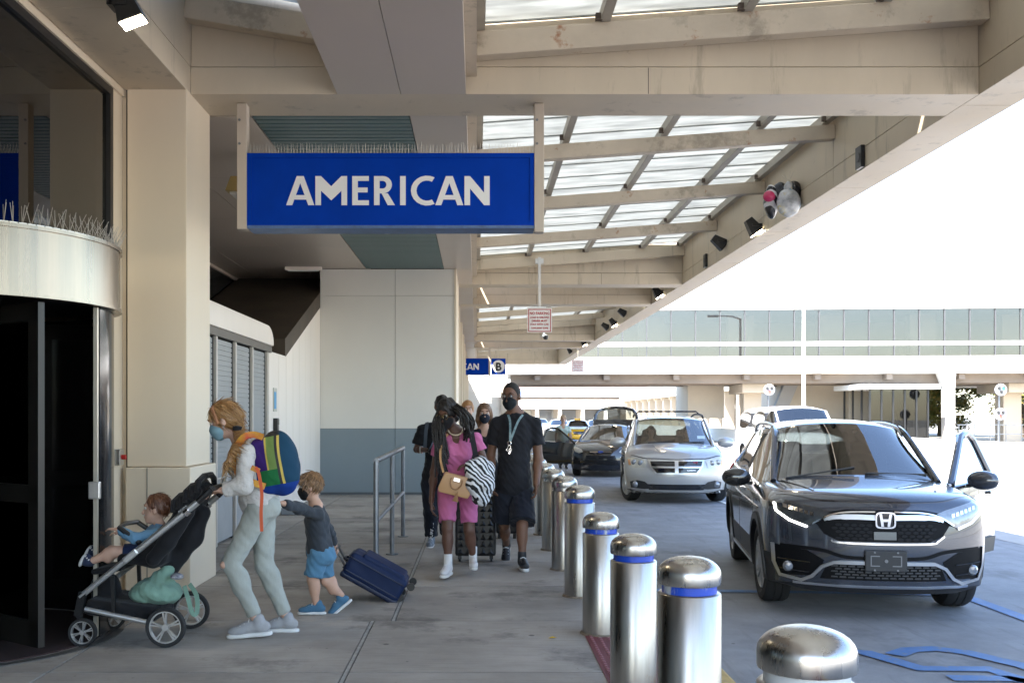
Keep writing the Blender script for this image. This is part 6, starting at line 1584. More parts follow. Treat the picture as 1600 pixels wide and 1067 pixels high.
    # ---- clothes
    def top(s, m, name='shirt', sleeve=.55, grow=.014, hem=-.06, noise=.0025, long=False, vneck=0., cuff=1.0, flare=0.):
        k = s.k; b = Soft(.03 * k); g = grow
        for c, r in s.tor: b.ell(c, tuple(x + g for x in r), s.tM, .05 * k)
        b.ell(s.pel + s.tu * s.L * .12, (s.tor[1][1][0] + g + .01 * k + flare, s.tor[1][1][1] + g + .01 * k + flare, s.L * .26), s.tM, .05 * k)
        for q in 'lr':
            b.cone(s.neck - s.tu * .012 * k - s.tf * .01 * k, s.sh[q], .050 * k + g * .4, .046 * k + g * .5, .05 * k)
            a, e, w = s.arms[q]
            if long: b.cone(a, e, .046 * k + g * .6, .040 * k + g * .9); b.cone(e, e + (w - e) * cuff, .042 * k + g, .032 * k + g * .8, None, True)
            else: b.cone(a, a + (e - a) * sleeve, .047 * k + g * .5, .050 * k + g * 1.3, None, True)
        b.plane(s.pel + s.tu * hem * k, -s.tu, .012 * k)
        b.ell(s.neck + s.tu * .045 * k + s.tf * .02 * k, (.058 * k, .062 * k, .055 * k), s.tM, .012 * k, cut=True)
        if vneck: b.ell(s.neck - s.tu * .01 * k + s.tf * .085 * k, (.05 * k, .06 * k, vneck * k), s.tM, .01 * k, cut=True)
        return b.build(name, m, s.root, s.vox, noise * 1.35, 38)
    def bottoms(s, m, name='trousers', to=1.0, grow=.012, noise=.002, wide=0., top=.09):
        """to: 0..1 hip to knee, 1..2 knee to ankle"""
        k = s.k; b = Soft(.03 * k); g = grow; c, r = s.tor[2]
        b.ell(c, tuple(x + g for x in r), s.tM, .04 * k)
        for q in (1, -1): b.ell(s.pel - s.tu * .03 * k - s.tf * .055 * k + s.tr * q * .065 * k, (.085 * k + g, .075 * k + g, .09 * k + g), s.tM, .04 * k)
        for q in 'lr':
            h, n, a = s.legs[q]
            if to <= 1: b.cone(h, h + (n - h) * to, .088 * k + g, (.088 - .030 * to) * k + g + wide, .012 * k, True)
            else:
                b.cone(h, n, .086 * k + g, .057 * k + g + wide * .5, .03 * k); b.cone(n, n + (a - n) * (to - 1), .057 * k + g + wide * .5, .040 * k + g + wide, .02 * k, True)
                b.ell(n * .68 + a * .32 - s.tf * .012 * k, (.054 * k + g,) * 2 + (.10 * k,), None, .03 * k)
            if to <= 1: b.plane(h + (n - h) * to, (n - h), .006) if False else None
        b.plane(s.pel + s.tu * top * k, s.tu, .012 * k)
        return b.build(name, m, s.root, s.vox, noise * 1.4, 34)
    def shoe(s, an, toe_dir, m, sole, size=.27, pitch=0., lace=None, high=0.):
        """trainer: ankle point, horizontal toe direction, pitch lifts the heel"""
        a = Vector(an); d = Vector((toe_dir[0], toe_dir[1], 0)).normalized(); sd = Vector((-d.y, d.x, 0)); u = Vector((0, 0, 1))
        Rm = Matrix.Rotation(pitch, 3, sd); d2 = Rm @ d; u2 = Rm @ u; z = size / .27
        M = np.array([[d2.x, sd.x, u2.x], [d2.y, sd.y, u2.y], [d2.z, sd.z, u2.z]])
        c = a + d2 * .055 * z - u2 * .058 * z
        b = Soft(.02 * z); b.ell(c - d2 * .075 * z + u2 * .012 * z, (.065 * z, .038 * z, .045 * z), M); b.ell(c + d2 * .065 * z - u2 * .004 * z, (.078 * z, .044 * z, .036 * z), M); b.ell(c + u2 * .018 * z, (.07 * z, .037 * z, .042 * z), M)
        b.cone(a - u2 * .03 * z - d2 * .008, a + u2 * (.005 + high) * z - d2 * .008, .040 * z, .040 * z, .015); b.plane(c - u2 * .028 * z, -u2, .004)
        o = b.build('shoe', m, s.root, .007)
        b = Soft(.02 * z)
        for x, w in ((-.09, .036), (-.03, .034), (.04, .043), (.095, .038)): b.ell(c + d2 * x * z - u2 * .036 * z, (.06 * z, w * z, .03 * z), M)
        b.plane(c - u2 * .020 * z, u2, .004); b.plane(c - u2 * .050 * z, -u2, .004)
        so = b.build('sole', sole, None, .007); so.parent = o; so.matrix_parent_inverse = (o.parent.matrix_basis @ o.matrix_parent_inverse).inverted() if False else Matrix.Identity(4)
        if lace:
            for i in range(3):
                p = c + d2 * (.055 - i * .028) * z + u2 * (.036 + i * .012) * z
                l_ = MB().tube([p - sd * .026 * z - u2 * .008, p + u2 * .004, p + sd * .026 * z - u2 * .008], .0045 * z, 5).build('lace', lace, o, True)
        return o
    def mask(s, m, name='face_mask', loops=True):
        k = s.kh; c, r, f, u = s.hc, s.hr, s.hf, s.hu
        b = Soft(.015 * k); b.ell(c + f * .045 * k - u * .050 * k, (.064 * k, .066 * k, .058 * k), s.hM); b.ell(c + f * .082 * k - u * .035 * k, (.030 * k, .026 * k, .036 * k), s.hM, .03 * k); b.ell(c + f * .062 * k - u * .092 * k, (.036 * k, .034 * k, .026 * k), s.hM, .02 * k)
        b.plane(c + f * .018 * k, -f, .006 * k); b.plane(c - u * .004 * k, u + f * -.25, .006 * k)
        o = b.build(name, m, s.root, .006)
        if loops:
            for q in (1, -1): reparent(MB().tube([c + f * .03 * k + r * q * .064 * k - u * .02 * k, c - f * .004 * k + r * q * .086 * k + u * .012 * k, c - f * .016 * k + r * q * .084 * k - u * .02 * k, c + f * .02 * k + r * q * .064 * k - u * .07 * k], .0022 * k, 4).build('ear_loop', m, None), s.root)
        return o
    def hair(s, m, fn, vox=.008, noise=.003, ns=45, k=None):
        b = Soft(.018 * s.kh); fn(b, s.hc, s.hr, s.hf, s.hu, s.hM, s.kh); return b.build('hair', m, s.root, vox, noise, ns)
    def glasses(s, m, rd=.021, lens=None):
        k = s.kh; c, r, f, u = s.hc, s.hr, s.hf, s.hu; mb = MB()
        for q in (1, -1):
            e = c + f * .101 * k + r * q * .032 * k + u * .004 * k
            mb.tube([e + (r * math.cos(R(a)) + u * math.sin(R(a))) * rd * k for a in range(0, 360, 30)], .0028 * k, 5, closed=True)
            mb.tube([e + r * q * rd * k, c + r * q * .083 * k + u * .006 * k, c - f * .01 * k + r * q * .083 * k], .0024 * k, 4)
            if lens: reparent(MB().lathe([(0, 0), (rd * k, 0)], 12, e, Matrix(((r.x, u.x, f.x), (r.y, u.y, f.y), (r.z, u.z, f.z)))).build('lens', lens), s.root)
        mb.tube([c + f * .103 * k - r * .012 * k + u * .006 * k, c + f * .103 * k + r * .012 * k + u * .006 * k], .0026 * k, 4)
        return reparent(mb.build('glasses', m, None, True), s.root)
def strands(pr, n, ln, flow, m, seed=1, w=.0022):
    """fine loose locks lying on the hair surface"""
    ho = [c for c in pr.root.children if c.name.split('.')[0] == 'hair'][0]; me = ho.data; rn = random.Random(seed); mb = MB(); P_ = me.polygons
    for _ in range(n):
        f = P_[rn.randrange(len(P_))]; p = f.center.copy(); nn = f.normal.copy(); pts = [p + nn * .001]; d = Vector(flow) + Vector((rn.gauss(0, .13), rn.gauss(0, .13), rn.gauss(0, .13)))
        L = ln * rn.uniform(.5, 1.2)
        for k in range(3):
            t = (d - nn * d.dot(nn)); t = t.normalized() if t.length > 1e-4 else d.normalized(); pts.append(pts[-1] + t * L / 3 + nn * rn.uniform(-.002, .002))
        mb.tube(pts, [w, w, w * .8, w * .3], 3, caps=False)
    return stuff(reparent(mb.build('hair_strands', m, None, True), pr.root))
def short_hair(b, c, r, f, u, M, k):
    b.ell(c + u * .022 * k - f * .009 * k, (.0775 * k, .0965 * k, .102 * k), M); b.plane(c + f * .058 * k + u * .075 * k, f * .9 - u * .5, .004 * k); b.plane(c - u * .03 * k - f * .03 * k, -u + f * .6, .008 * k)
sk_light = skin_mat('skin_light', (.52, .31, .22)); sk_pale = skin_mat('skin_pale', (.58, .36, .27)); sk_brown = skin_mat('skin_brown', (.17, .085, .052)); sk_dark = skin_mat('skin_dark', (.115, .055, .036))
M_wsole = mat('white_sole', (.66, .66, .65), .6); M_lace = mat('white_lace', (.68, .68, .68), .7)
c_black = cloth('black_cloth', (.012, .012, .015)); c_navy = cloth('navy_black_cloth', (.012, .014, .022))

# ---- woman pushing the stroller
D = 7.08
w = Person('woman in white quilted jacket and pale green jeans pushing a stroller', (P(405, 990, D).x, D, 0), sk_pale, .97)
w.head(P(350, 657, 7.1), (-.92, -.04, -.36), (-.36, 0, .93)).eyes((.08, .12, .16), (.20, .12, .06))
w.torso(P(377, 690, 7.1), P(407, 788, 7.1), P(383, 703, 6.93), P(383, 703, 7.27), P(405, 797, 7.0), P(411, 797, 7.2), True)
w.arm('l', P(381, 758, 6.86), P(347, 766, 6.86), (-1, .1, 0), (0, 0, -1), .75); w.arm('r', P(378, 758, 7.32), P(345, 766, 7.28), (-1, -.1, 0), (0, 0, -1), .75)
w.leg('l', P(361, 880, 6.96), P(400, 966, 6.97)); w.leg('r', P(413, 883, 7.17), P(447, 962, 7.18)); w.finish()
w.top(mat('quilted_jacket', (.56, .53, .50), .9, var=.08, vscale=40, bump=.35, bscale=55, sheen=.1), 'jacket', long=True, grow=.024, hem=-.02, noise=.003, cuff=.9)
w.top(cloth('white_tee', (.68, .66, .66)), 'undershirt', sleeve=.1, grow=.008, hem=-.115, noise=.003)
w.bottoms(cloth('sage_denim', (.36, .375, .34), .14, .06, 120), 'jeans', to=1.94, grow=.009, noise=.0020, wide=.003)
w.mask(mat('surgical_blue', (.24, .40, .47), .8))
kn = P(357, 881, 6.96)
b_ = Soft(.01); b_.ell(kn + Vector((-.020, -.036, .0)), (.030, .030, .030)); b_.build('ripped_knee', sk_pale, w.root, .008)
gs_ = mat('grey_knit_shoe', (.34, .34, .35), .9, var=.1, vscale=30, bump=.1, bscale=150)
w.shoe(P(402, 968, 6.97) , (-1, -.06), gs_, M_wsole, .285, R(4), M_lace); w.shoe(P(448, 964, 7.18), (-1, .04), gs_, M_wsole, .265, 0, M_lace)
blond = mat('blond_hair', (.31, .165, .065), .45, var=.45, vscale=9, stretch=(1, 1, .3), bump=.5, bscale=60)
def hair_w(b, c, r, f, u, M, k):
    b.ell(c + u * .030 * k - f * .018 * k, (.088 * k, .108 * k, .104 * k), M); b.ell(c - u * .01 * k - f * .05 * k, (.078 * k, .07 * k, .08 * k), M); b.plane(c + f * .070 * k + u * .05 * k, f * .9 - u * .4, .01); b.plane(c - u * .055 * k, -u + f * .6, .015)
    p = [P(372, 672, 7.06), P(375, 684, 7.0), P(366, 704, 6.88), P(356, 724, 6.86), P(349, 742, 6.88)]; b.chain(p, [.038, .032, .028, .022, .006], .02)
w.hair(blond, hair_w)
strands(w, 520, .085, (.80, 0, -.5), mat('blond_light', (.42, .245, .10), .4), 1); strands(w, 260, .085, (.80, 0, -.5), mat('blond_dark', (.22, .11, .04), .4), 2)
reparent(MB().tube([w.hc + w.hu * (.118 - .01 * abs(q)) * 1 + w.hf * .035 + w.hr * .0 if False else w.hc + (w.hu * math.cos(R(a)) + w.hr * math.sin(R(a))) * (.118 if abs(a) < 50 else .098) + w.hf * .030 for a in range(-100, 101, 20) for q in (0,)], .013, 6).build('headband', cloth('tan_band', (.42, .20, .11)), None, True), w.root)
reparent(MB().lathe([(0, -.02), (.032, -.014), (.036, 0), (.032, .014), (0, .02)], 10, P(371, 669, 7.03)).build('hair_tie', c_black, None, True), w.root)

# ---- rainbow backpack on her back
bk = thing('backpack', 'rainbow coloured patchwork backpack on the woman with the stroller', 'backpack', P(432, 775, 7.08))
up_ = (P(420, 674, 7.08) - P(438, 774, 7.08)).normalized(); rr_, ff_, uu_, MM_ = frame((0, -1, 0), up_)   # rr_: away from her back
bc = P(430, 722, 7.08)
b_ = Soft(.03); b_.box(bc - uu_ * .03, (.125, .14, .17), MM_, .10); b_.ell(bc - rr_ * .03 - uu_ * .01, (.14, .155, .235), MM_, .06); b_.box(bc + rr_ * .07 - uu_ * .01, (.07, .13, .20), MM_, .06)
vb, fb_ = b_.mesh(.009, .0022, 26)
PAN = [('base_panel', mat('pack_blue', (.010, .04, .22), .75, spec=.15, bump=.1, bscale=30)), ('back_panel', mat('pack_blue', (.010, .04, .22), .75, spec=.15)), ('side_panel', mat('pack_purple', (.045, .018, .14), .75, spec=.15, bump=.15, bscale=40)),
       ('piping', mat('pack_yellow', (.56, .42, .09), .75, spec=.15)), ('centre_panel', mat('pack_lime', (.17, .26, .075), .75, spec=.15, bump=.15, bscale=40)), ('zip_strip', mat('pack_black', (.012, .012, .014), .6)), ('front_panel', mat('pack_teal', (.010, .045, .085), .75, spec=.15, bump=.1, bscale=30)), ('pocket', mat('pack_green', (.018, .15, .05), .75, spec=.15, bump=.25, bscale=25)), ('top_patch', mat('pack_red', (.42, .02, .02), .5))]
bmk = bmesh.new(); bvs = [bmk.verts.new(q) for q in vb]
for f in fb_.tolist(): bmk.faces.new([bvs[i] for i in f])
for ax_, vals in ((-rr_, (-.115, -.030, -.018, .040, .058, .074)), (uu_, (-.155, -.045, .185)), (ff_, (0,))):
    for v_ in vals: bmesh.ops.bisect_plane(bmk, geom=bmk.verts[:] + bmk.edges[:] + bmk.faces[:], plane_co=bc + ax_ * v_, plane_no=ax_)
bmk.normal_update(); grp = {}
for f in bmk.faces:
    q = f.calc_center_median() - bc; a, h_, e_ = -q.dot(rr_), q.dot(uu_), q.dot(ff_)
    if h_ < -.155: g = 0
    elif a < -.115: g = 1
    elif a > .074: g = 6
    elif h_ > .185: g = 8 if a < -.03 else 5
    elif a > .058: g = 3
    elif a > .040: g = 5
    elif h_ < -.045: g = 7
    elif a < -.030: g = 2
    elif a < -.018: g = 3
    else: g = 4
    grp.setdefault((g, e_ > 0 if g in (2, 3, 4, 5, 7) else 0, a > 0 if g == 3 else 0), []).append([tuple(v.co) for v in f.verts])
for g, fl_ in grp.items():
    vs = []; fs = []; ix = {}
    for poly in fl_: fs.append([ix.setdefault(tuple(round(c_, 5) for c_ in q), len(ix)) for q in poly])
    vs = list(ix.keys()); o = link_mesh(PAN[g[0]][0], vs, fs, PAN[g[0]][1], None, True, 180); reparent(o, bk)
bmk.free()
for dd in (6.93, 7.24):
    reparent(ribbon([P(411, 683, dd), P(396, 679, dd), P(380, 684, dd - .03), P(368, 706, dd - .02), P(372, 740, dd), P(392, 752, dd - .03), P(414, 760, dd)], .045, .012, (0, -1, .2)).build('shoulder_strap', mat('pack_strap', (.62, .40, .02), .6, col2=(.45, .03, .02), vscale=9), None, True), bk)
reparent(ribbon([P(399, 730, 6.80), P(404, 738, 6.80), P(409, 770, 6.80), P(408, 800, 6.80), P(409, 830, 6.80)], .022, .004, (0, -1, 0)).build('loose_strap', mat('strap_orange', (.62, .10, .03), .6), None, True), bk)
reparent(MB().obox(P(399, 733, 6.81), (.06, .012, .035), (0, R(25), 0)).build('buckle', mat('buckle_red', (.5, .06, .02), .4, col2=(.6, .4, .02), vscale=20), None), bk)

# ---- boy in blue shorts
D = 7.8
y_ = Person('boy in charcoal shirt and blue shorts pulling a navy suitcase', (P(500, 958, D).x, D, 0), sk_light, .80, .008)
y_.head(P(485, 760, D), (-.98, -.05, -.10), (-.08, 0, 1)).eyes()
y_.torso(P(493, 792, D), P(500, 862, D), P(496, 800, D - .12), P(496, 800, D + .12), P(498, 866, D - .06), P(503, 866, D + .06))
y_.arm('l', P(468, 794, D - .26), P(442, 786, D - .44), (-1, -.4, .1), (0, 0, -1), .6); y_.arm('r', P(512, 826, D + .24), P(523, 850, D + .38), (.3, .25, -1), (-1, 0, 0), .9)
y_.leg('l', P(488, 904, D - .05), P(494, 942, D - .02)); y_.leg('r', P(509, 906, D + .05), P(533, 929, D + .06)); y_.finish()
y_.top(cloth('charcoal_jersey', (.040, .046, .056)), 'shirt', long=True, grow=.012, hem=-.07, noise=.003, cuff=.92)
y_.bottoms(cloth('blue_shorts_cloth', (.085, .195, .30)), 'shorts', to=.90, grow=.014, wide=.010, noise=.004)
y_.mask(cloth('black_mask', (.012, .012, .014)))
bs = cloth('blue_canvas', (.065, .155, .25)); y_.shoe(P(496, 943, D - .02), (-1, -.05), bs, M_wsole, .205, R(0), M_lace); y_.shoe(P(530, 934, D + .06), (-1, -.15), bs, M_wsole, .205, R(38), M_lace)
def hair_b(b, c, r, f, u, M, k):
    b.ell(c + u * .032 * k - f * .012 * k, (.090 * k, .106 * k, .104 * k), M); b.ell(c + u * .062 * k + f * .066 * k, (.070 * k, .042 * k, .040 * k), M); b.plane(c + f * .098 * k + u * .04 * k, f - u * .2, .01); b.plane(c - u * .040 * k - f * .02, -u + f * .75, .012)
y_.hair(mat('brown_hair', (.20, .105, .045), .5, var=.4, vscale=12, bump=.5, bscale=70), hair_b)
strands(y_, 300, .055, (-.35, 0, -.9), mat('brown_light', (.30, .165, .075), .4), 3); strands(y_, 200, .055, (-.35, 0, -.9), mat('brown_deep', (.10, .05, .022), .4), 4)

# ---- woman in pink
D = 9.66
p = Person('woman in a pink top and shorts with long dark braids walking towards camera', (P(712, 905, D).x, D, 0), sk_dark, .99)
p.head(P(699, 646, D - .06), (-.42, -.86, -.36), (-.22, -.30, .93)).eyes()
p.torso(P(712, 676, D), P(716, 762, D + .02), P(687, 684, D), P(743, 681, D + .02), P(699, 768, D), P(732, 768, D + .02), True)
p.arm('l', P(678, 738, D + .02), P(674, 783, D - .06), (.05, -.2, -1), (1, 0, 0), .45); p.arm('r', P(757, 722, D + .03), P(737, 727, D - .24), (-1, -.3, 0), (0, 0, -1), .5)
p.leg('l', P(699, 826, D - .12), P(700, 880, D - .14)); p.leg('r', P(733, 828, D - .02), P(739, 868, D + .08)); p.finish()
pink = cloth('pink_jersey', (.50, .135, .28), .06, .03)
p.top(pink, 'top', sleeve=.50, grow=.014, hem=-.05, noise=.0035, vneck=.085); p.bottoms(pink, 'shorts', to=.80, grow=.013, wide=.004, noise=.003, top=.11)
p.mask(cloth('black_mask', (.012, .012, .014)), loops=False)
for a_, d_ in ((P(700, 881, D - .14), (-.25, -1)), (P(739, 869, D + .08), (.05, -1))):
    s_ = Soft(.01); s_.cone(a_ + Vector((0, 0, -.06)), a_ + Vector((0, 0, .10)), .039, .042); s_.plane(a_ + Vector((0, 0, .10)), (0, 0, 1)); s_.build('sock', cloth('white_sock', (.70, .69, .69)), p.root, .009)
    p.shoe(a_, d_, mat('white_leather', (.62, .60, .60), .5, var=.04), M_wsole, .27, 0, M_lace, .02)
braid = mat('dark_braids', (.012, .009, .008), .5, var=.5, vscale=14, bump=.6, bscale=50)
def hair_p(b, c, r, f, u, M, k):
    b.ell(c + u * .032 * k - f * .018 * k, (.092 * k, .110 * k, .106 * k), M); b.plane(c + f * .074 * k + u * .03, f * .9 - u * .25, .015); b.ell(c - f * .075 - u * .02, (.085, .06, .11), M)
p.hair(braid, hair_p, noise=.006)
for i in range(96):
    rn = random.Random(i); side = -1 if i < 42 else 1
    a0 = p.hc + p.hu * rn.uniform(.03, .095) + p.hr * side * rn.uniform(.03, .075) - p.hf * rn.uniform(-.03, .07)
    scr = 1 if side * p.hr.x > 0 else -1
    if scr > 0: pts = [a0, a0 + Vector((.09 + rn.uniform(-.02, .03), -.05 + rn.uniform(-.03, .03), -.06)), a0 + Vector((.16 + rn.uniform(-.04, .03), -.06 + rn.uniform(-.04, .04), -.17 + rn.uniform(-.03, .03))), a0 + Vector((.17 + rn.uniform(-.05, .03), -.03 + rn.uniform(-.04, .05), -.27 + rn.uniform(-.06, .06)))]
    else:
        ln = rn.uniform(.30, .58); pts = [a0, a0 + Vector((-.035 + rn.uniform(-.02, .02), -.06 + rn.uniform(-.03, .03), -.12)), a0 + Vector((-.03 + rn.uniform(-.03, .05), -.12 + rn.uniform(-.03, .03), -.12 - ln * .45)), a0 + Vector((.0 + rn.uniform(-.04, .05), -.13 + rn.uniform(-.03, .03), -.12 - ln * .9))]
    hp_ = hermite([tuple(q) for q in pts], 7)
    reparent(MB().tube(hp_, [.0070 + .002 * (j % 2) for j in range(len(hp_))], 5).build('braid', braid, None, True), p.root)
p.glasses(mat('gold_frame', (.60, .45, .22), .25, 1), .024, glass_mat('lens_clear', (.8, .8, .8), 1.5))
nk = p.neck; reparent(MB().tube([nk + Vector((math.cos(R(a)) * .068, -.035 - math.sin(R(a)) * .065, .028 - .05 * max(0, math.sin(R(a))))) for a in range(-30, 211, 20)], .008, 6).build('necklace', mat('pearl', (.62, .52, .38), .4), None, True), p.root)
# her shoulder bag, the coat on her arm and the small black backpack
hb_ = thing('handbag', 'tan leather handbag with tassel hanging on the woman in pink', 'handbag', P(712, 777, 9.4))
tan = mat('tan_leather', (.46, .255, .115), .45, var=.06, vscale=8); zt = R(14)
c0 = P(712, 757, 9.36); Rb = Matrix.Rotation(zt, 3, 'Y')
def hbx(v): return c0 + Rb @ Vector(v)
bmb = MB(); pr = [(-.14, -.10), (.14, -.10), (.155, -.06), (.125, .095), (-.125, .095), (-.155, -.06)]
bmb.prism(pr, c0 + Rb @ Vector((0, -.05, 0)), Rb @ Vector((1, 0, 0)), Rb @ Vector((0, 0, 1)), Rb @ Vector((0, .11, 0))); reparent(bmb.build('body', tan, None, True, .012), hb_)
reparent(MB().tube([hbx((math.cos(R(a)) * .055, -.062, .035 - math.sin(R(a)) * .075)) for a in range(-20, 201, 20)], .007, 6).build('handle', mat('tan_dark', (.30, .15, .06), .45), None, True), hb_)
reparent(MB().obox(hbx((0, -.055, .05)), (.06, .006, .035), M=Rb).build('name_plate', M_chrome, None, False, .002), hb_)
tas = MB()
for k in range(12): tas.cyl(hbx((.035, -.066, -.055)), hbx((.035 + random.uniform(-.03, .03), -.07 + random.uniform(-.01, .01), -.15)), .004, .004, 5)
stuff(reparent(tas.build('tassel', mat('tan_dark', (.30, .15, .06), .45), None), hb_))
reparent(ribbon([P(693, 738, 9.34), P(688, 715, 9.40), P(691, 690, 9.50), P(700, 678, 9.60)], .02, .006, (0, -1, 0)).build('strap', tan, None, True), hb_)
zc = thing('zebra_coat', 'black and white zebra striped coat draped over the arm of the woman in pink', 'coat', P(750, 793, 9.4))
b_ = Soft(.045); b_.chain([P(735, 726, 9.36), P(750, 722, 9.42), P(764, 728, 9.52)], [.045, .055, .05]); b_.chain([P(734, 735, 9.36), P(741, 757, 9.34), P(747, 776, 9.35)], [.055, .075, .06]); b_.chain([P(752, 732, 9.40), P(757, 757, 9.38), P(755, 783, 9.38)], [.06, .085, .055]); b_.chain([P(765, 735, 9.48), P(766, 753, 9.46)], [.05, .04])
b_.build('cloth', stripes_mat('zebra_stripes', (.012, .012, .014), (.66, .66, .68), 9.5, 4.2, .8, 2.5, .5), zc, .010, .007, 30)
kp_ = thing('small_backpack', 'small black backpack with wide strap worn by the woman in pink', 'backpack', (P(725, 740, 9.9).x, 9.9, .85))
b_ = Soft(.03); b_.box(P(722, 715, 9.90), (.13, .06, .17), None, .05); b_.build('bag', c_black, kp_, .014, .002)
reparent(ribbon([P(735, 673, 9.78), P(736, 672, 9.62), P(738, 684, 9.50), P(742, 705, 9.49), P(744, 728, 9.56)], .05, .014, (.1, -1, 0)).build('strap', cloth('black_webbing', (.02, .02, .024)), None, True), kp_)

# ---- man in black
D = 10.35
m_ = Person('tall man in black t-shirt and shorts with lanyard walking towards camera', (P(803, 888, D).x, D, 0), sk_brown, 1.06)
m_.head(P(799, 619, D - .03), (-.42, -.90, -.12), (-.06, -.12, 1)).eyes()
m_.torso(P(805, 645, D), P(802, 762, D), P(775, 659, D), P(836, 658, D + .03), P(789, 770, D), P(816, 770, D), belly=.02)
m_.arm('l', P(767, 712, D + .05), P(768, 752, D - .1), (.1, -.3, -1), (1, 0, 0), .5, 1.15); m_.arm('r', P(841, 716, D + .02), P(838, 757, D - .12), (-.05, -.2, -1), (-1, 0, 0), .5, 1.2)
m_.leg('l', P(788, 820, D + .05), P(791, 851, D + .48)); m_.leg('r', P(816, 822, D - .22), P(816, 869, D - .26)); m_.finish()
m_.top(c_black, 't_shirt', sleeve=.62, grow=.024, hem=-.10, noise=.003, flare=.008); m_.bottoms(c_navy, 'shorts', to=.90, grow=.026, wide=.045, noise=.003)
m_.mask(cloth('black_mask2', (.010, .013, .016))); m_.glasses(mat('black_frame', (.02, .02, .02), .3), .022)
m_.hair(mat('black_hair', (.012, .010, .009), .8, bump=.4, bscale=150), short_hair, noise=.001)
bsh = mat('black_shoe', (.015, .016, .02), .5); m_.shoe(P(816, 870, D - .26), (.12, -1), bsh, M_wsole, .30, 0, M_lace, .03); m_.shoe(P(791, 849, D + .46), (-.1, -1), bsh, M_wsole, .30, R(40), M_lace, .03)
lan = mat('lanyard_teal', (.06, .13, .15), .6, col2=(.25, .34, .35), vscale=30)
for a_ in (P(794, 648, D - .12), P(817, 648, D - .10)): reparent(ribbon([a_, a_ * .5 + P(800, 672, D - .215) * .5 + Vector((0, -.02, 0)), P(797, 690, D - .215)], .022, .004, (0, -1, .1)).build('lanyard', lan, None, True), m_.root)
ky = MB()
for k in range(5): ky.obox(P(795 + random.uniform(-3, 3), 700 + random.uniform(-4, 6), D - .225), (.018, .004, .055), (0, random.uniform(-.6, .6), 0))
ky.tube([P(796, 692, D - .225) + Vector((math.cos(R(a)) * .018, 0, math.sin(R(a)) * .018)) for a in range(0, 360, 40)], .003, 4, closed=True); reparent(ky.build('key_bunch', M_chrome, None), m_.root)
# ---- man with phone behind
D = 11.95
q_ = Person('man in dark shirt and black joggers looking at his phone behind the woman in pink', (P(680, 855, D).x, D, 0), sk_dark, 1.0, .011)
q_.head(P(691, 634, D - .04), (.25, -.9, -.32), (0, -.28, .96)).eyes()
q_.torso(P(688, 662, D), P(682, 748, D), P(660, 668, D), P(712, 668, D), P(671, 754, D), P(694, 754, D))
q_.arm('l', P(651, 702, D + .02), P(667, 703, D - .26), (1, -.5, .1), (0, 0, 1), .8); q_.arm('r', P(717, 705, D), P(705, 712, D - .2), (-1, -.4, .1), (0, 0, 1), .6)
q_.leg('l', P(673, 800, D - .06), P(674, 840, D - .04)); q_.leg('r', P(695, 800, D + .08), P(697, 834, D + .3)); q_.finish()
q_.top(c_black, 't_shirt', sleeve=.75, grow=.022, hem=-.10, noise=.004); q_.bottoms(c_navy, 'joggers', to=1.92, grow=.016, wide=.02, noise=.004)
q_.hair(braid, lambda b, c, r, f, u, M, k: (short_hair(b, c, r, f, u, M, k), b.ell(c - f * .07 - u * .02, (.08, .06, .11), M)), .011, .004)
for a_, d_ in ((P(674, 840, D - .04), (-.1, -1)), (P(697, 836, D + .3), (.1, -1))): q_.shoe(a_, d_, mat('grey_trainer', (.20, .23, .27), .6, var=.5, vscale=25), M_wsole, .28, 0, M_lace)
reparent(text_mesh('leg_print', 'PURPLE', .033, M_sign_white, None, P(676.5, 830, D - .125), (.08, 0, 1), (-1, 0, .08), .003, bold=.001, width=.20), q_.root)
reparent(ribbon([P(667, 660, D + .06), P(667, 663, D - .10), P(665, 680, D - .14), P(664, 705, D - .10)], .04, .01, (0, -1, .2)).build('backpack_strap', cloth('grey_webbing', (.06, .07, .085)), None, True), q_.root)
for dx in (0, 3): reparent(MB().tube([P(656.5 + dx, 703, D - .14) + Vector((0, math.cos(R(a)) * .037, math.sin(R(a)) * .037)) for a in range(0, 360, 30)], .006, 5, closed=True).build('bracelet', mat('bracelet%d' % dx, (.5, .25, .25) if dx else (.5, .5, .45), .5), None), q_.root)
ph = MB().obox(P(673, 699, D - .36), (.012, .075, .145), (R(-35), R(10), R(-25))).build('phone', M_gloss, None, False, .006); tag(ph, 'black phone held by the man in the dark shirt', 'phone')
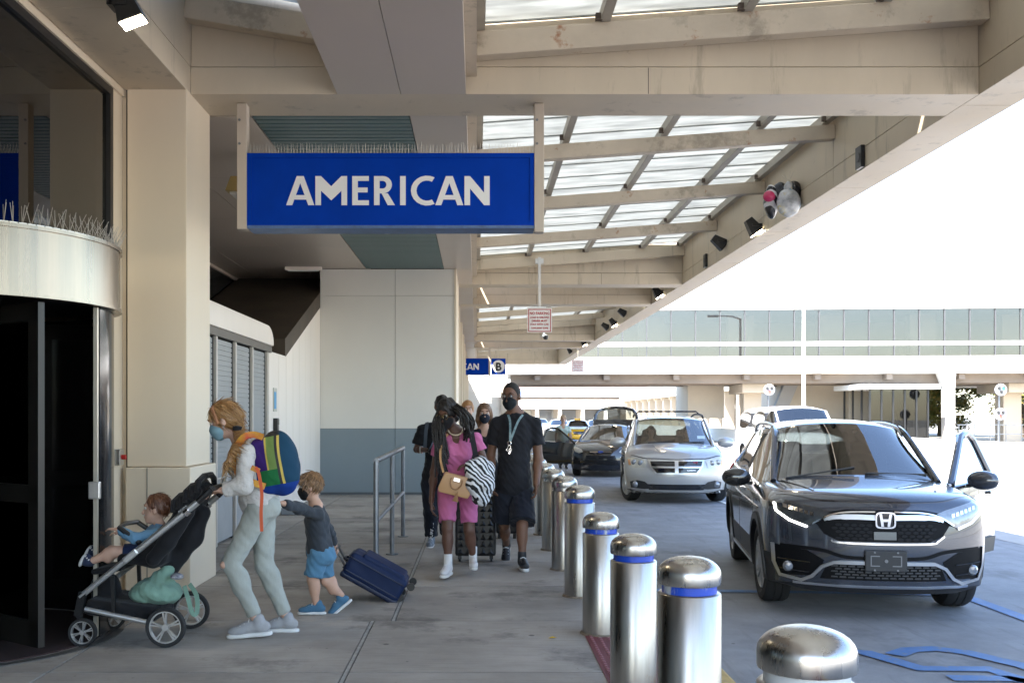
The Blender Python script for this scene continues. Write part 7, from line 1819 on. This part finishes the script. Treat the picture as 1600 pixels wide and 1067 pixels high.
# ---- background walkers
def simple_walker(label, px, head_y, d, skin, hairm, topm, botm, masked, long_hair, ht=.98):
    hz = P(px, head_y, d); x = hz.x; s = Person(label, (x, d, 0), skin, ht, .013)
    k = hz.z / 1.60
    def q(dx, z, dy=0): return Vector((x + dx * k, d + dy * k, z * k))
    s.head(q(0, 1.60), (.05, -.99, -.05), (0, -.05, 1)).eyes(); s.torso(q(0, 1.40), q(0, .92), q(-.17, 1.34), q(.17, 1.34), q(-.09, .88), q(.09, .88), True)
    s.arm('l', q(-.24, 1.06), q(-.23, .84, -.1), palm=(1, 0, 0)); s.arm('r', q(.24, 1.06), q(.23, .84, -.08), palm=(-1, 0, 0)); s.leg('l', q(-.09, .48, -.05), q(-.09, .09, .05)); s.leg('r', q(.09, .48), q(.09, .09, -.1)); s.finish()
    s.top(topm, 'top', sleeve=.6, grow=.015, hem=-.1, vneck=.10); s.bottoms(botm, 'trousers', to=1.95, grow=.014, wide=.01)
    s.shoe(q(-.09, .09, .05), (0, -1), bsh, M_wsole, .25); s.shoe(q(.09, .09, -.1), (0, -1), bsh, M_wsole, .25)
    if masked: s.mask(cloth('navy_mask', (.012, .016, .03)))
    def hf(b, c, r, f, u, M, kk):
        b.ell(c + u * .03 * kk - f * .016 * kk, (.088 * kk, .104 * kk, .102 * kk), M); b.plane(c + f * .072 * kk + u * .05 * kk, f * .9 - u * .45, .01)
        if long_hair:
            for qq in (1, -1): b.chain([c + r * qq * .075 + u * .02, c + r * qq * .085 - u * .08, c + r * qq * .075 - u * .17], [.032, .034, .015], .02)
            b.ell(c - f * .06 - u * .08, (.085, .045, .12), M)
        else: b.ell(c + u * .10 - f * .02, (.04, .045, .035), M)
    s.hair(hairm, hf, .011); return s
simple_walker('woman with brown hair and dark mask in a black top behind the man', 757, 646, 12.9, sk_light, mat('brown_hair2', (.17, .085, .04), .5, var=.4, vscale=12, bump=.4, bscale=60), c_black, c_navy, True, True)
simple_walker('person with ginger hair partly hidden behind the woman in pink', 731, 640, 14.6, sk_light, mat('ginger_hair', (.36, .17, .06), .5, var=.3, vscale=12), cloth('cream_top', (.5, .46, .42)), c_navy, False, False)
hz = simple_walker('person with fair hair standing behind the open door of the black hatchback', 880, 655, 29.6, sk_light, mat('fair_hair', (.36, .25, .15), .6, var=.3, vscale=12), cloth('pale_green_top', (.42, .50, .45)), cloth('grey_trouser', (.2, .2, .22)), False, False)
hz.root.location.z -= 0

# ================================================================== luggage
cs = thing('navy_suitcase', 'navy soft suitcase tilted on two wheels, pulled by the boy', 'suitcase', P(634, 941, 8.35))
ax = (P(632, 921, 8.45) - P(546, 873, 8.45)).normalized(); nv = mat('navy_fabric', (.006, .016, .058), .6, spec=.25, var=.1, vscale=6, bump=.05, bscale=200); nvd = mat('navy_dark', (.006, .012, .04), .5)
up2 = Vector((0, -1, 0)).cross(ax).normalized(); up2 = up2 if up2.z > 0 else -up2
cc = P(588, 897, 8.46); Mc = np.array([[ax.x, 0, up2.x], [ax.y, -1, up2.y], [ax.z, 0, up2.z]])
b_ = Soft(.015); b_.box(cc, (.265, .185, .105), Mc, .04); b_.build('shell', nv, cs, .009, .0015, 20)
b_ = Soft(.015); b_.box(cc + up2 * .105 + ax * .03, (.20, .165, .03), Mc, .025); b_.build('front_pocket', nv, cs, .009, .001)
b_ = Soft(.01); b_.box(cc - up2 * .10, (.268, .18, .028), Mc, .02); b_.build('back_panel', nvd, cs, .009)
for o_ in (-.055, .06): reparent(MB().tube([cc + up2 * o_ + a * ax + e for a, e in ((-.27, Vector((0, -.150, 0))), (-.235, Vector((0, -.187, 0))), (.235, Vector((0, -.187, 0))), (.27, Vector((0, -.150, 0))), (.27, Vector((0, .15, 0))), (.235, Vector((0, .187, 0))), (-.235, Vector((0, .187, 0))), (-.27, Vector((0, .15, 0))))], .006, 5, closed=True).build('piping', nvd, None, True), cs)
hnd = P(524, 857, 8.16)
for e in (-.075, .075): reparent(MB().cyl(cc - ax * .24 - up2 * .07 + Vector((0, e, 0)), hnd + Vector((0, e + .095, 0)), .010, seg=8).build('pull_rod', M_alu, None, True), cs)
reparent(MB().tube([hnd + Vector((0, .0, 0)), hnd + Vector((0, .19, 0))], .017, 8).build('pull_handle', M_black, None, True), cs)
for a_, e in ((.285, -.14), (.285, .14)):
    wc = cc + ax * .285 - up2 * .085 + Vector((0, e, 0)); wc.z = .036
    reparent(MB().lathe([(.0, -.014), (.034, -.014), (.036, 0), (.034, .014), (0, .014)], 16, wc, Matrix.Rotation(R(90), 3, 'X')).build('wheel', M_black, None, True), cs)
    reparent(MB().beam(wc, cc + ax * .25 - up2 * .06 + Vector((0, e, 0)), .03, .03).build('wheel_fork', M_black, None), cs)
    w2 = cc + ax * .285 + up2 * .075 + Vector((0, e, 0)); reparent(MB().lathe([(.0, -.014), (.032, -.014), (.034, 0), (.032, .014), (0, .014)], 16, w2 + ax * .02, Matrix.Rotation(R(90), 3, 'X')).build('wheel', M_black, None, True), cs)
reparent(MB().tube([cc - ax * .272 + Vector((0, -.07, 0)), cc - ax * .30 + Vector((0, -.05, 0)), cc - ax * .30 + Vector((0, .05, 0)), cc - ax * .272 + Vector((0, .07, 0))], .011, 6).build('carry_handle', nvd, None, True), cs)
# faceted hard case
fcase = thing('faceted_suitcase', 'black hard suitcase with a raised triangle pattern behind the woman in pink', 'suitcase', (P(742, 878, 10.55).x, 10.7, 0))
fm = mat('hard_case_black', (.014, .014, .016), .3); X0, X1, Yf = P(711, 0, 10.6).x, P(775, 0, 10.6).x, 10.58
reparent(MB().box(X0, X1, Yf, Yf + .24, .06, .70).build('shell', fm, None, False, .03), fcase)
nx, nz = 5, 8
for i in range(nx):
    for j in range(nz):
        xa = X0 + .02 + (X1 - X0 - .04) * i / nx; xb = X0 + .02 + (X1 - X0 - .04) * (i + 1) / nx; za = .08 + .60 * j / nz; zb = .08 + .60 * (j + 1) / nz; xm = (xa + xb) / 2
        mb = MB(); mb.add([(xa, Yf + .002, za), (xb, Yf + .002, za), (xm, Yf + .002, zb), (xm, Yf - .016, za + (zb - za) * .38)], [(0, 1, 3), (1, 2, 3), (2, 0, 3)])
        reparent(mb.build('facet', fm, None), fcase)
for x in (X0 + .05, X1 - .05): reparent(MB().lathe([(0, -.012), (.026, -.012), (.028, 0), (.026, .012), (0, .012)], 12, (x, Yf + .03, .03), Matrix.Rotation(R(90), 3, 'Y')).box(x - .02, x + .02, Yf + .01, Yf + .06, .03, .07).build('wheel', M_black, None), fcase)
for x in (X0 + .13, X1 - .13): reparent(MB().cyl((x, Yf + .18, .70), (x, Yf + .18, 1.0), .008, seg=8).build('pull_rod', M_alu, None), fcase)
reparent(MB().box(X0 + .11, X1 - .11, Yf + .165, Yf + .195, .99, 1.02).build('pull_handle', M_black, None, False, .008), fcase)
pcs = thing('plain_suitcase', 'plain black suitcase half hidden behind the legs of the man in black', 'suitcase', (P(792, 838, 12.6).x, 12.7, 0))
X0, X1 = P(775, 0, 12.6).x, P(809, 0, 12.6).x
reparent(MB().box(X0, X1, 12.6, 12.82, .06, .62).build('shell', fm, None, False, .03), pcs)
for k in range(4): reparent(MB().box(X0 + .035 + k * .06, X0 + .05 + k * .06, 12.592, 12.60, .10, .58).build('rib', fm, None), pcs)
for x in (X0 + .04, X1 - .04): reparent(MB().box(x - .02, x + .02, 12.61, 12.66, 0, .06).build('wheel', M_black, None), pcs)

# ================================================================== stroller with baby and bag
stt = thing('stroller', 'black stroller with silver frame and spoked wheels entering the revolving door', 'stroller', (P(200, 1008, 7).x, 7.0, 0))
N_, Fa = 6.72, 7.24
def sv(mb, name, m, smooth=True, bevel=0., parent=None): return reparent(mb.build(name, m, None, smooth, bevel), parent or stt)
M_sil = mat('silver_tube', (.55, .55, .55), .35, .75); fab = cloth('stroller_fabric', (.010, .010, .012), .2, .05)
def off(p_, d): 
    """same object point moved across the stroller's width"""
    return Vector((p_.x, d, p_.z))
a0, a1 = P(125, 932, N_), P(309, 784, N_); l0, l1 = P(133, 951, N_), P(232, 972, N_); h1 = P(331, 763, N_)
for d in (N_, Fa):
    sv(MB().tube([off(a0, d), off(a0 * .5 + a1 * .5, d)], .020, 10), 'main_bar', M_sil); sv(MB().tube([off(a0 * .52 + a1 * .48, d), off(a1, d)], .023, 10), 'main_bar', M_sil)
    sv(MB().tube([off(l0, d), off(l1, d)], .018, 10), 'lower_bar', M_sil); sv(MB().tube([off(a1, d), off(h1, d)], .022, 10), 'handle_arm', M_black)
    sv(MB().beam(off(a0 + Vector((.02, 0, .03)), d), off(P(122, 962, N_), d), .035, .05), 'front_fork', M_black, False)
    sv(MB().beam(off(P(122, 955, N_), d), off(P(130, 985, N_), d), .03, .03), 'front_fork', M_black, False)
    sv(MB().beam(off(P(176, 900, N_), d), off(P(178, 955, N_), d), .02, .025), 'strut', M_black, False)
    sv(MB().tube([off(P(290, 802, N_), d - .012), off(P(296, 797, N_), d - .012)], .026, 10), 'clamp_ring', M_chrome)
    sv(MB().obox(off(P(205, 868, N_), d - .015), (.12, .03, .045), (0, R(-39), 0)), 'hinge', M_sil, False, .01)
sv(MB().tube([off(h1, N_), off(h1, Fa)], .019, 10), 'handle_bar', M_black); sv(MB().tube([off(l1, N_), off(l1, Fa)], .016, 8), 'rear_axle', M_black); sv(MB().tube([off(P(125, 945, N_), N_), off(P(125, 945, N_), Fa)], .016, 8), 'front_axle', M_black)
def wheel(c, r, nsp):
    T = Matrix.Rotation(R(90), 3, 'X'); t = sv(MB().lathe([(r * .80, -.02), (r * .95, -.022), (r, -.010), (r, .010), (r * .95, .022), (r * .80, .02)], 32, c, T, closed=True), 'wheel', M_tyre)
    rm = MB().lathe([(r * .80, -.016), (r * .74, -.016), (r * .74, .016), (r * .80, .016)], 32, c, T, closed=True)
    for k in range(nsp):
        a = 2 * math.pi * (k + .3) / nsp
        for e in (-.12, .12): rm.beam(c + Vector((math.cos(a), 0, math.sin(a))) * r * .1, c + Vector((math.cos(a + e), 0, math.sin(a + e))) * r * .77, r * .075, .02, up=(0, 1, 0))
    rm.cyl(c + Vector((0, -.024, 0)), c + Vector((0, .02, 0)), r * .17, seg=14)
    o = rm.build('rim', M_sil, None, True); o.parent = t; o.matrix_parent_inverse = Matrix.Identity(4)
for d in (N_ - .035, Fa + .035):
    rc = P(259, 977, N_ - .035); wheel(Vector((rc.x, d, .135)), .135, 5); fc2 = P(128, 990, N_ - .03); wheel(Vector((fc2.x, d + (.02 if d < 7 else -.02), .096)), .096, 6)
# fabric: seat shell, sides, folded hood, basket, footrest, bumper bar
b_ = Soft(.04); b_.box(P(235, 868, 6.98), (.17, .20, .035), None, .03)
sa, sb_ = P(256, 862, 6.98), P(312, 768, 6.98); dirv = (sb_ - sa).normalized(); nb_ = dirv.cross(Vector((0, 1, 0))).normalized(); Ms = np.array([[dirv.x, 0, nb_.x], [dirv.y, 1, nb_.y], [dirv.z, 0, nb_.z]])
b_.box((sa + sb_) / 2 + nb_ * -.0, (.30, .215, .05), Ms, .04); b_.box(P(252, 858, 6.98), (.10, .205, .08), Ms, .05)
b_.chain([P(265, 888, 6.98), P(300, 838, 6.98), P(318, 800, 6.98)], [.06, .075, .05]); b_.build('seat_shell', fab, stt, .013, .004, 16)
for d in (6.76, 7.20):
    b_ = Soft(.03); b_.chain([P(240, 872, d), P(262, 846, d), P(296, 800, d)], [.05, .055, .04]); b_.build('side_wing', fab, stt, .012, .003)
for k in range(5):
    a_ = P(286 + k * 9, 786 - k * 7.5 + (k % 2) * 3, 6.98); sv(MB().tube([a_ + Vector((0, -.23, -.04)), a_ + Vector((0, -.20, .03)), a_ + Vector((.01, -.1, .06)), a_ + Vector((.01, .1, .06)), a_ + Vector((0, .20, .03)), a_ + Vector((0, .23, -.04))], .022, 7), 'hood_fold', fab)
b_ = Soft(.03); b_.box(P(205, 945, 6.98) , (.24, .235, .055), Euler((0, R(7), 0)).to_matrix(), .03); b_.chain([P(165, 915, 6.98), P(170, 940, 6.98)], [.10, .1]); b_.build('basket', fab, stt, .014, .003)
sv(MB().tube([off(P(214, 850, N_), 6.78), off(P(180, 826, N_), 6.80), off(P(174, 824, N_), 6.98), off(P(180, 826, N_), 7.16), off(P(214, 850, N_), 7.18)], .018, 8), 'bumper_bar', M_black)
b_ = Soft(.02); b_.box(P(180, 885, 6.98), (.11, .17, .02), Euler((0, R(-8), 0)).to_matrix(), .015); b_.build('footrest', fab, stt, .012)
reparent(text_mesh('maker_mark', 'nuna', .028, mat('mark_grey', (.5, .5, .5), .5), None, P(287, 797, 6.72), (.80, 0, .60), (-.60, 0, .80), .002), stt)
gb = thing('green_bag', 'soft sage green bag lying in the stroller basket', 'bag', P(245, 945, 6.9))
sage = cloth('sage_canvas', (.20, .33, .26), .1, .06, 60)
b_ = Soft(.05); b_.ell(P(250, 922, 6.93), (.155, .17, .085), Euler((0, R(12), 0)).to_matrix()); b_.ell(P(226, 926, 6.93), (.10, .15, .06)); b_.chain([P(255, 902, 6.93), P(262, 890, 6.93)], [.07, .045]); b_.build('body', sage, gb, .010, .0055, 42)
reparent(ribbon([P(288, 915, 6.78), P(294, 935, 6.74), P(301, 958, 6.73), P(308, 955, 6.74), P(307, 930, 6.76), P(296, 912, 6.80)], .03, .006, (0, -1, 0)).build('strap', sage, None, True), gb)
b_ = Soft(.02); b_.ell(P(277, 900, 6.85), (.045, .05, .022)); b_.build('scarf', mat('scarf_print', (.05, .05, .10), .8, col2=(.5, .5, .5), vscale=40), gb, .008, .003, 40)
# baby
bb_ = Person('baby in blue shirt and small dark sneakers sitting in the stroller', P(215, 870, 6.95), sk_pale, .80, .008)
bb_.head(P(245, 795, 6.95), (-.98, -.08, .02), (.10, 0, 1)).eyes((.08, .1, .14), (.3, .16, .08))
bb_.k = .56
bb_.torso(P(250, 822, 6.95), P(235, 858, 6.95), P(247, 831, 6.85), P(247, 831, 7.05), P(232, 862, 6.90), P(232, 862, 7.0))
bb_.arm('l', P(212, 840, 6.80), P(183, 827, 6.84), (-1, .2, .1), (0, 0, -1), .4, 1.15); bb_.arm('r', P(212, 842, 7.09), P(190, 832, 7.06), (-1, 0, 0), (0, 0, -1), .4, 1.15)
bb_.leg('l', P(178, 862, 6.86), P(144, 876, 6.86), fat=1.35); bb_.leg('r', P(182, 862, 7.02), P(150, 866, 7.02), fat=1.3); bb_.finish()
bb_.top(cloth('baby_blue', (.13, .27, .42)), 'shirt', long=True, grow=.016, hem=-.2, noise=.003, cuff=.85); bb_.bottoms(cloth('navy_short', (.015, .025, .07)), 'shorts', to=.72, grow=.02, noise=.002)
def hair_bb(b, c, r, f, u, M, k):
    b.ell(c + u * .030 * k - f * .014 * k, (.083 * k, .101 * k, .100 * k), M); b.plane(c + f * .070 * k + u * .05 * k, f * .9 - u * .45, .008); b.plane(c - u * .03 * k - f * .03 * k, -u + f * .55, .01)
bb_.k = .80; bb_.hair(mat('auburn_hair', (.10, .038, .018), .5, var=.3, vscale=12, bump=.4, bscale=70), hair_bb, noise=.0015)
strands(bb_, 240, .045, (.3, 0, -.9), mat('auburn_light', (.16, .06, .027), .4), 5)
bsn = cloth('navy_canvas', (.02, .028, .06))
for an_, dd in ((P(138, 877, 6.86), .0), (P(146, 864, 7.02), .1)):
    c = an_; b_ = Soft(.012); M = Euler((0, R(28), 0)).to_matrix(); b_.ell(c + Vector((-.012, 0, .012)), (.036, .032, .045), M); b_.ell(c + Vector((.008, 0, -.004)), (.04, .03, .032)); o = b_.build('shoe', bsn, bb_.root, .007)
    b_ = Soft(.01); b_.ell(c + Vector((-.038, 0, .010)), (.016, .034, .052), M); b_.build('sole', M_wsole, bb_.root, .006)
    for k in range(3): reparent(MB().tube([c + Vector((-.012 + k * .012, -.031, .038 - k * .012)), c + Vector((-.004 + k * .012, 0, .052 - k * .012)), c + Vector((-.012 + k * .012, .031, .038 - k * .012))], .005, 5).build('lace', M_lace, None), bb_.root)
pfr = bb_.hc + bb_.hf * .078 - bb_.hu * .05
reparent(MB().lathe([(0, -.004), (.018, -.003), (.018, .003), (0, .006)], 12, pfr, Matrix(((0, 0, -1), (0, 1, 0), (1, 0, 0)))).build('pacifier', mat('pacifier', (.25, .5, .6), .4), None, True), bb_.root)

# ---- people sitting in the silver minivan
def seated(label, x, topm, hairm, skin):
    T = Matrix.Translation((3.84, 19.1, ROADZ)) @ Matrix.Rotation(R(-7), 4, 'Z')
    def q(dx, y, z): return T @ Vector((x + dx, y, z))
    s = Person(label, q(0, 2.1, .7), skin, .95, .014); fw = T.to_3x3() @ Vector((0, -1, 0))
    s.head(q(0, 2.12, 1.36), fw, (0, 0, 1)).eyes(); s.torso(q(0, 2.2, 1.17), q(0, 2.08, .72), q(-.17, 2.18, 1.1), q(.17, 2.18, 1.1), q(-.09, 2.02, .70), q(.09, 2.02, .70))
    s.arm('l', q(-.24, 2.0, .88), q(-.13, 1.74, .98), palm=(0, 0, -1)); s.arm('r', q(.24, 2.0, .88), q(.13, 1.74, .98), palm=(0, 0, -1)); s.leg('l', q(-.10, 1.62, .74), q(-.10, 1.5, .45)); s.leg('r', q(.10, 1.62, .74), q(.10, 1.5, .45)); s.finish()
    s.top(topm, 'top', long=True, grow=.016); s.bottoms(c_navy, 'trousers', to=1.9)
    s.hair(hairm, lambda b, c, r, f, u, M, k: (b.ell(c + u * .03 * k - f * .016 * k, (.09 * k, .105 * k, .103 * k), M), b.plane(c + f * .07 * k + u * .05 * k, f * .9 - u * .45, .01), b.ell(c - f * .05 * k - u * .07 * k, (.085 * k, .05 * k, .1 * k), M)), .013)
seated('passenger in a pale top seated behind the windscreen of the silver minivan', -.38, cloth('pale_top', (.45, .42, .38)), mat('dark_hair', (.03, .022, .018), .6), sk_light)
seated('driver at the wheel of the silver minivan', .38, c_navy, mat('dark_hair', (.03, .022, .018), .6), sk_light)
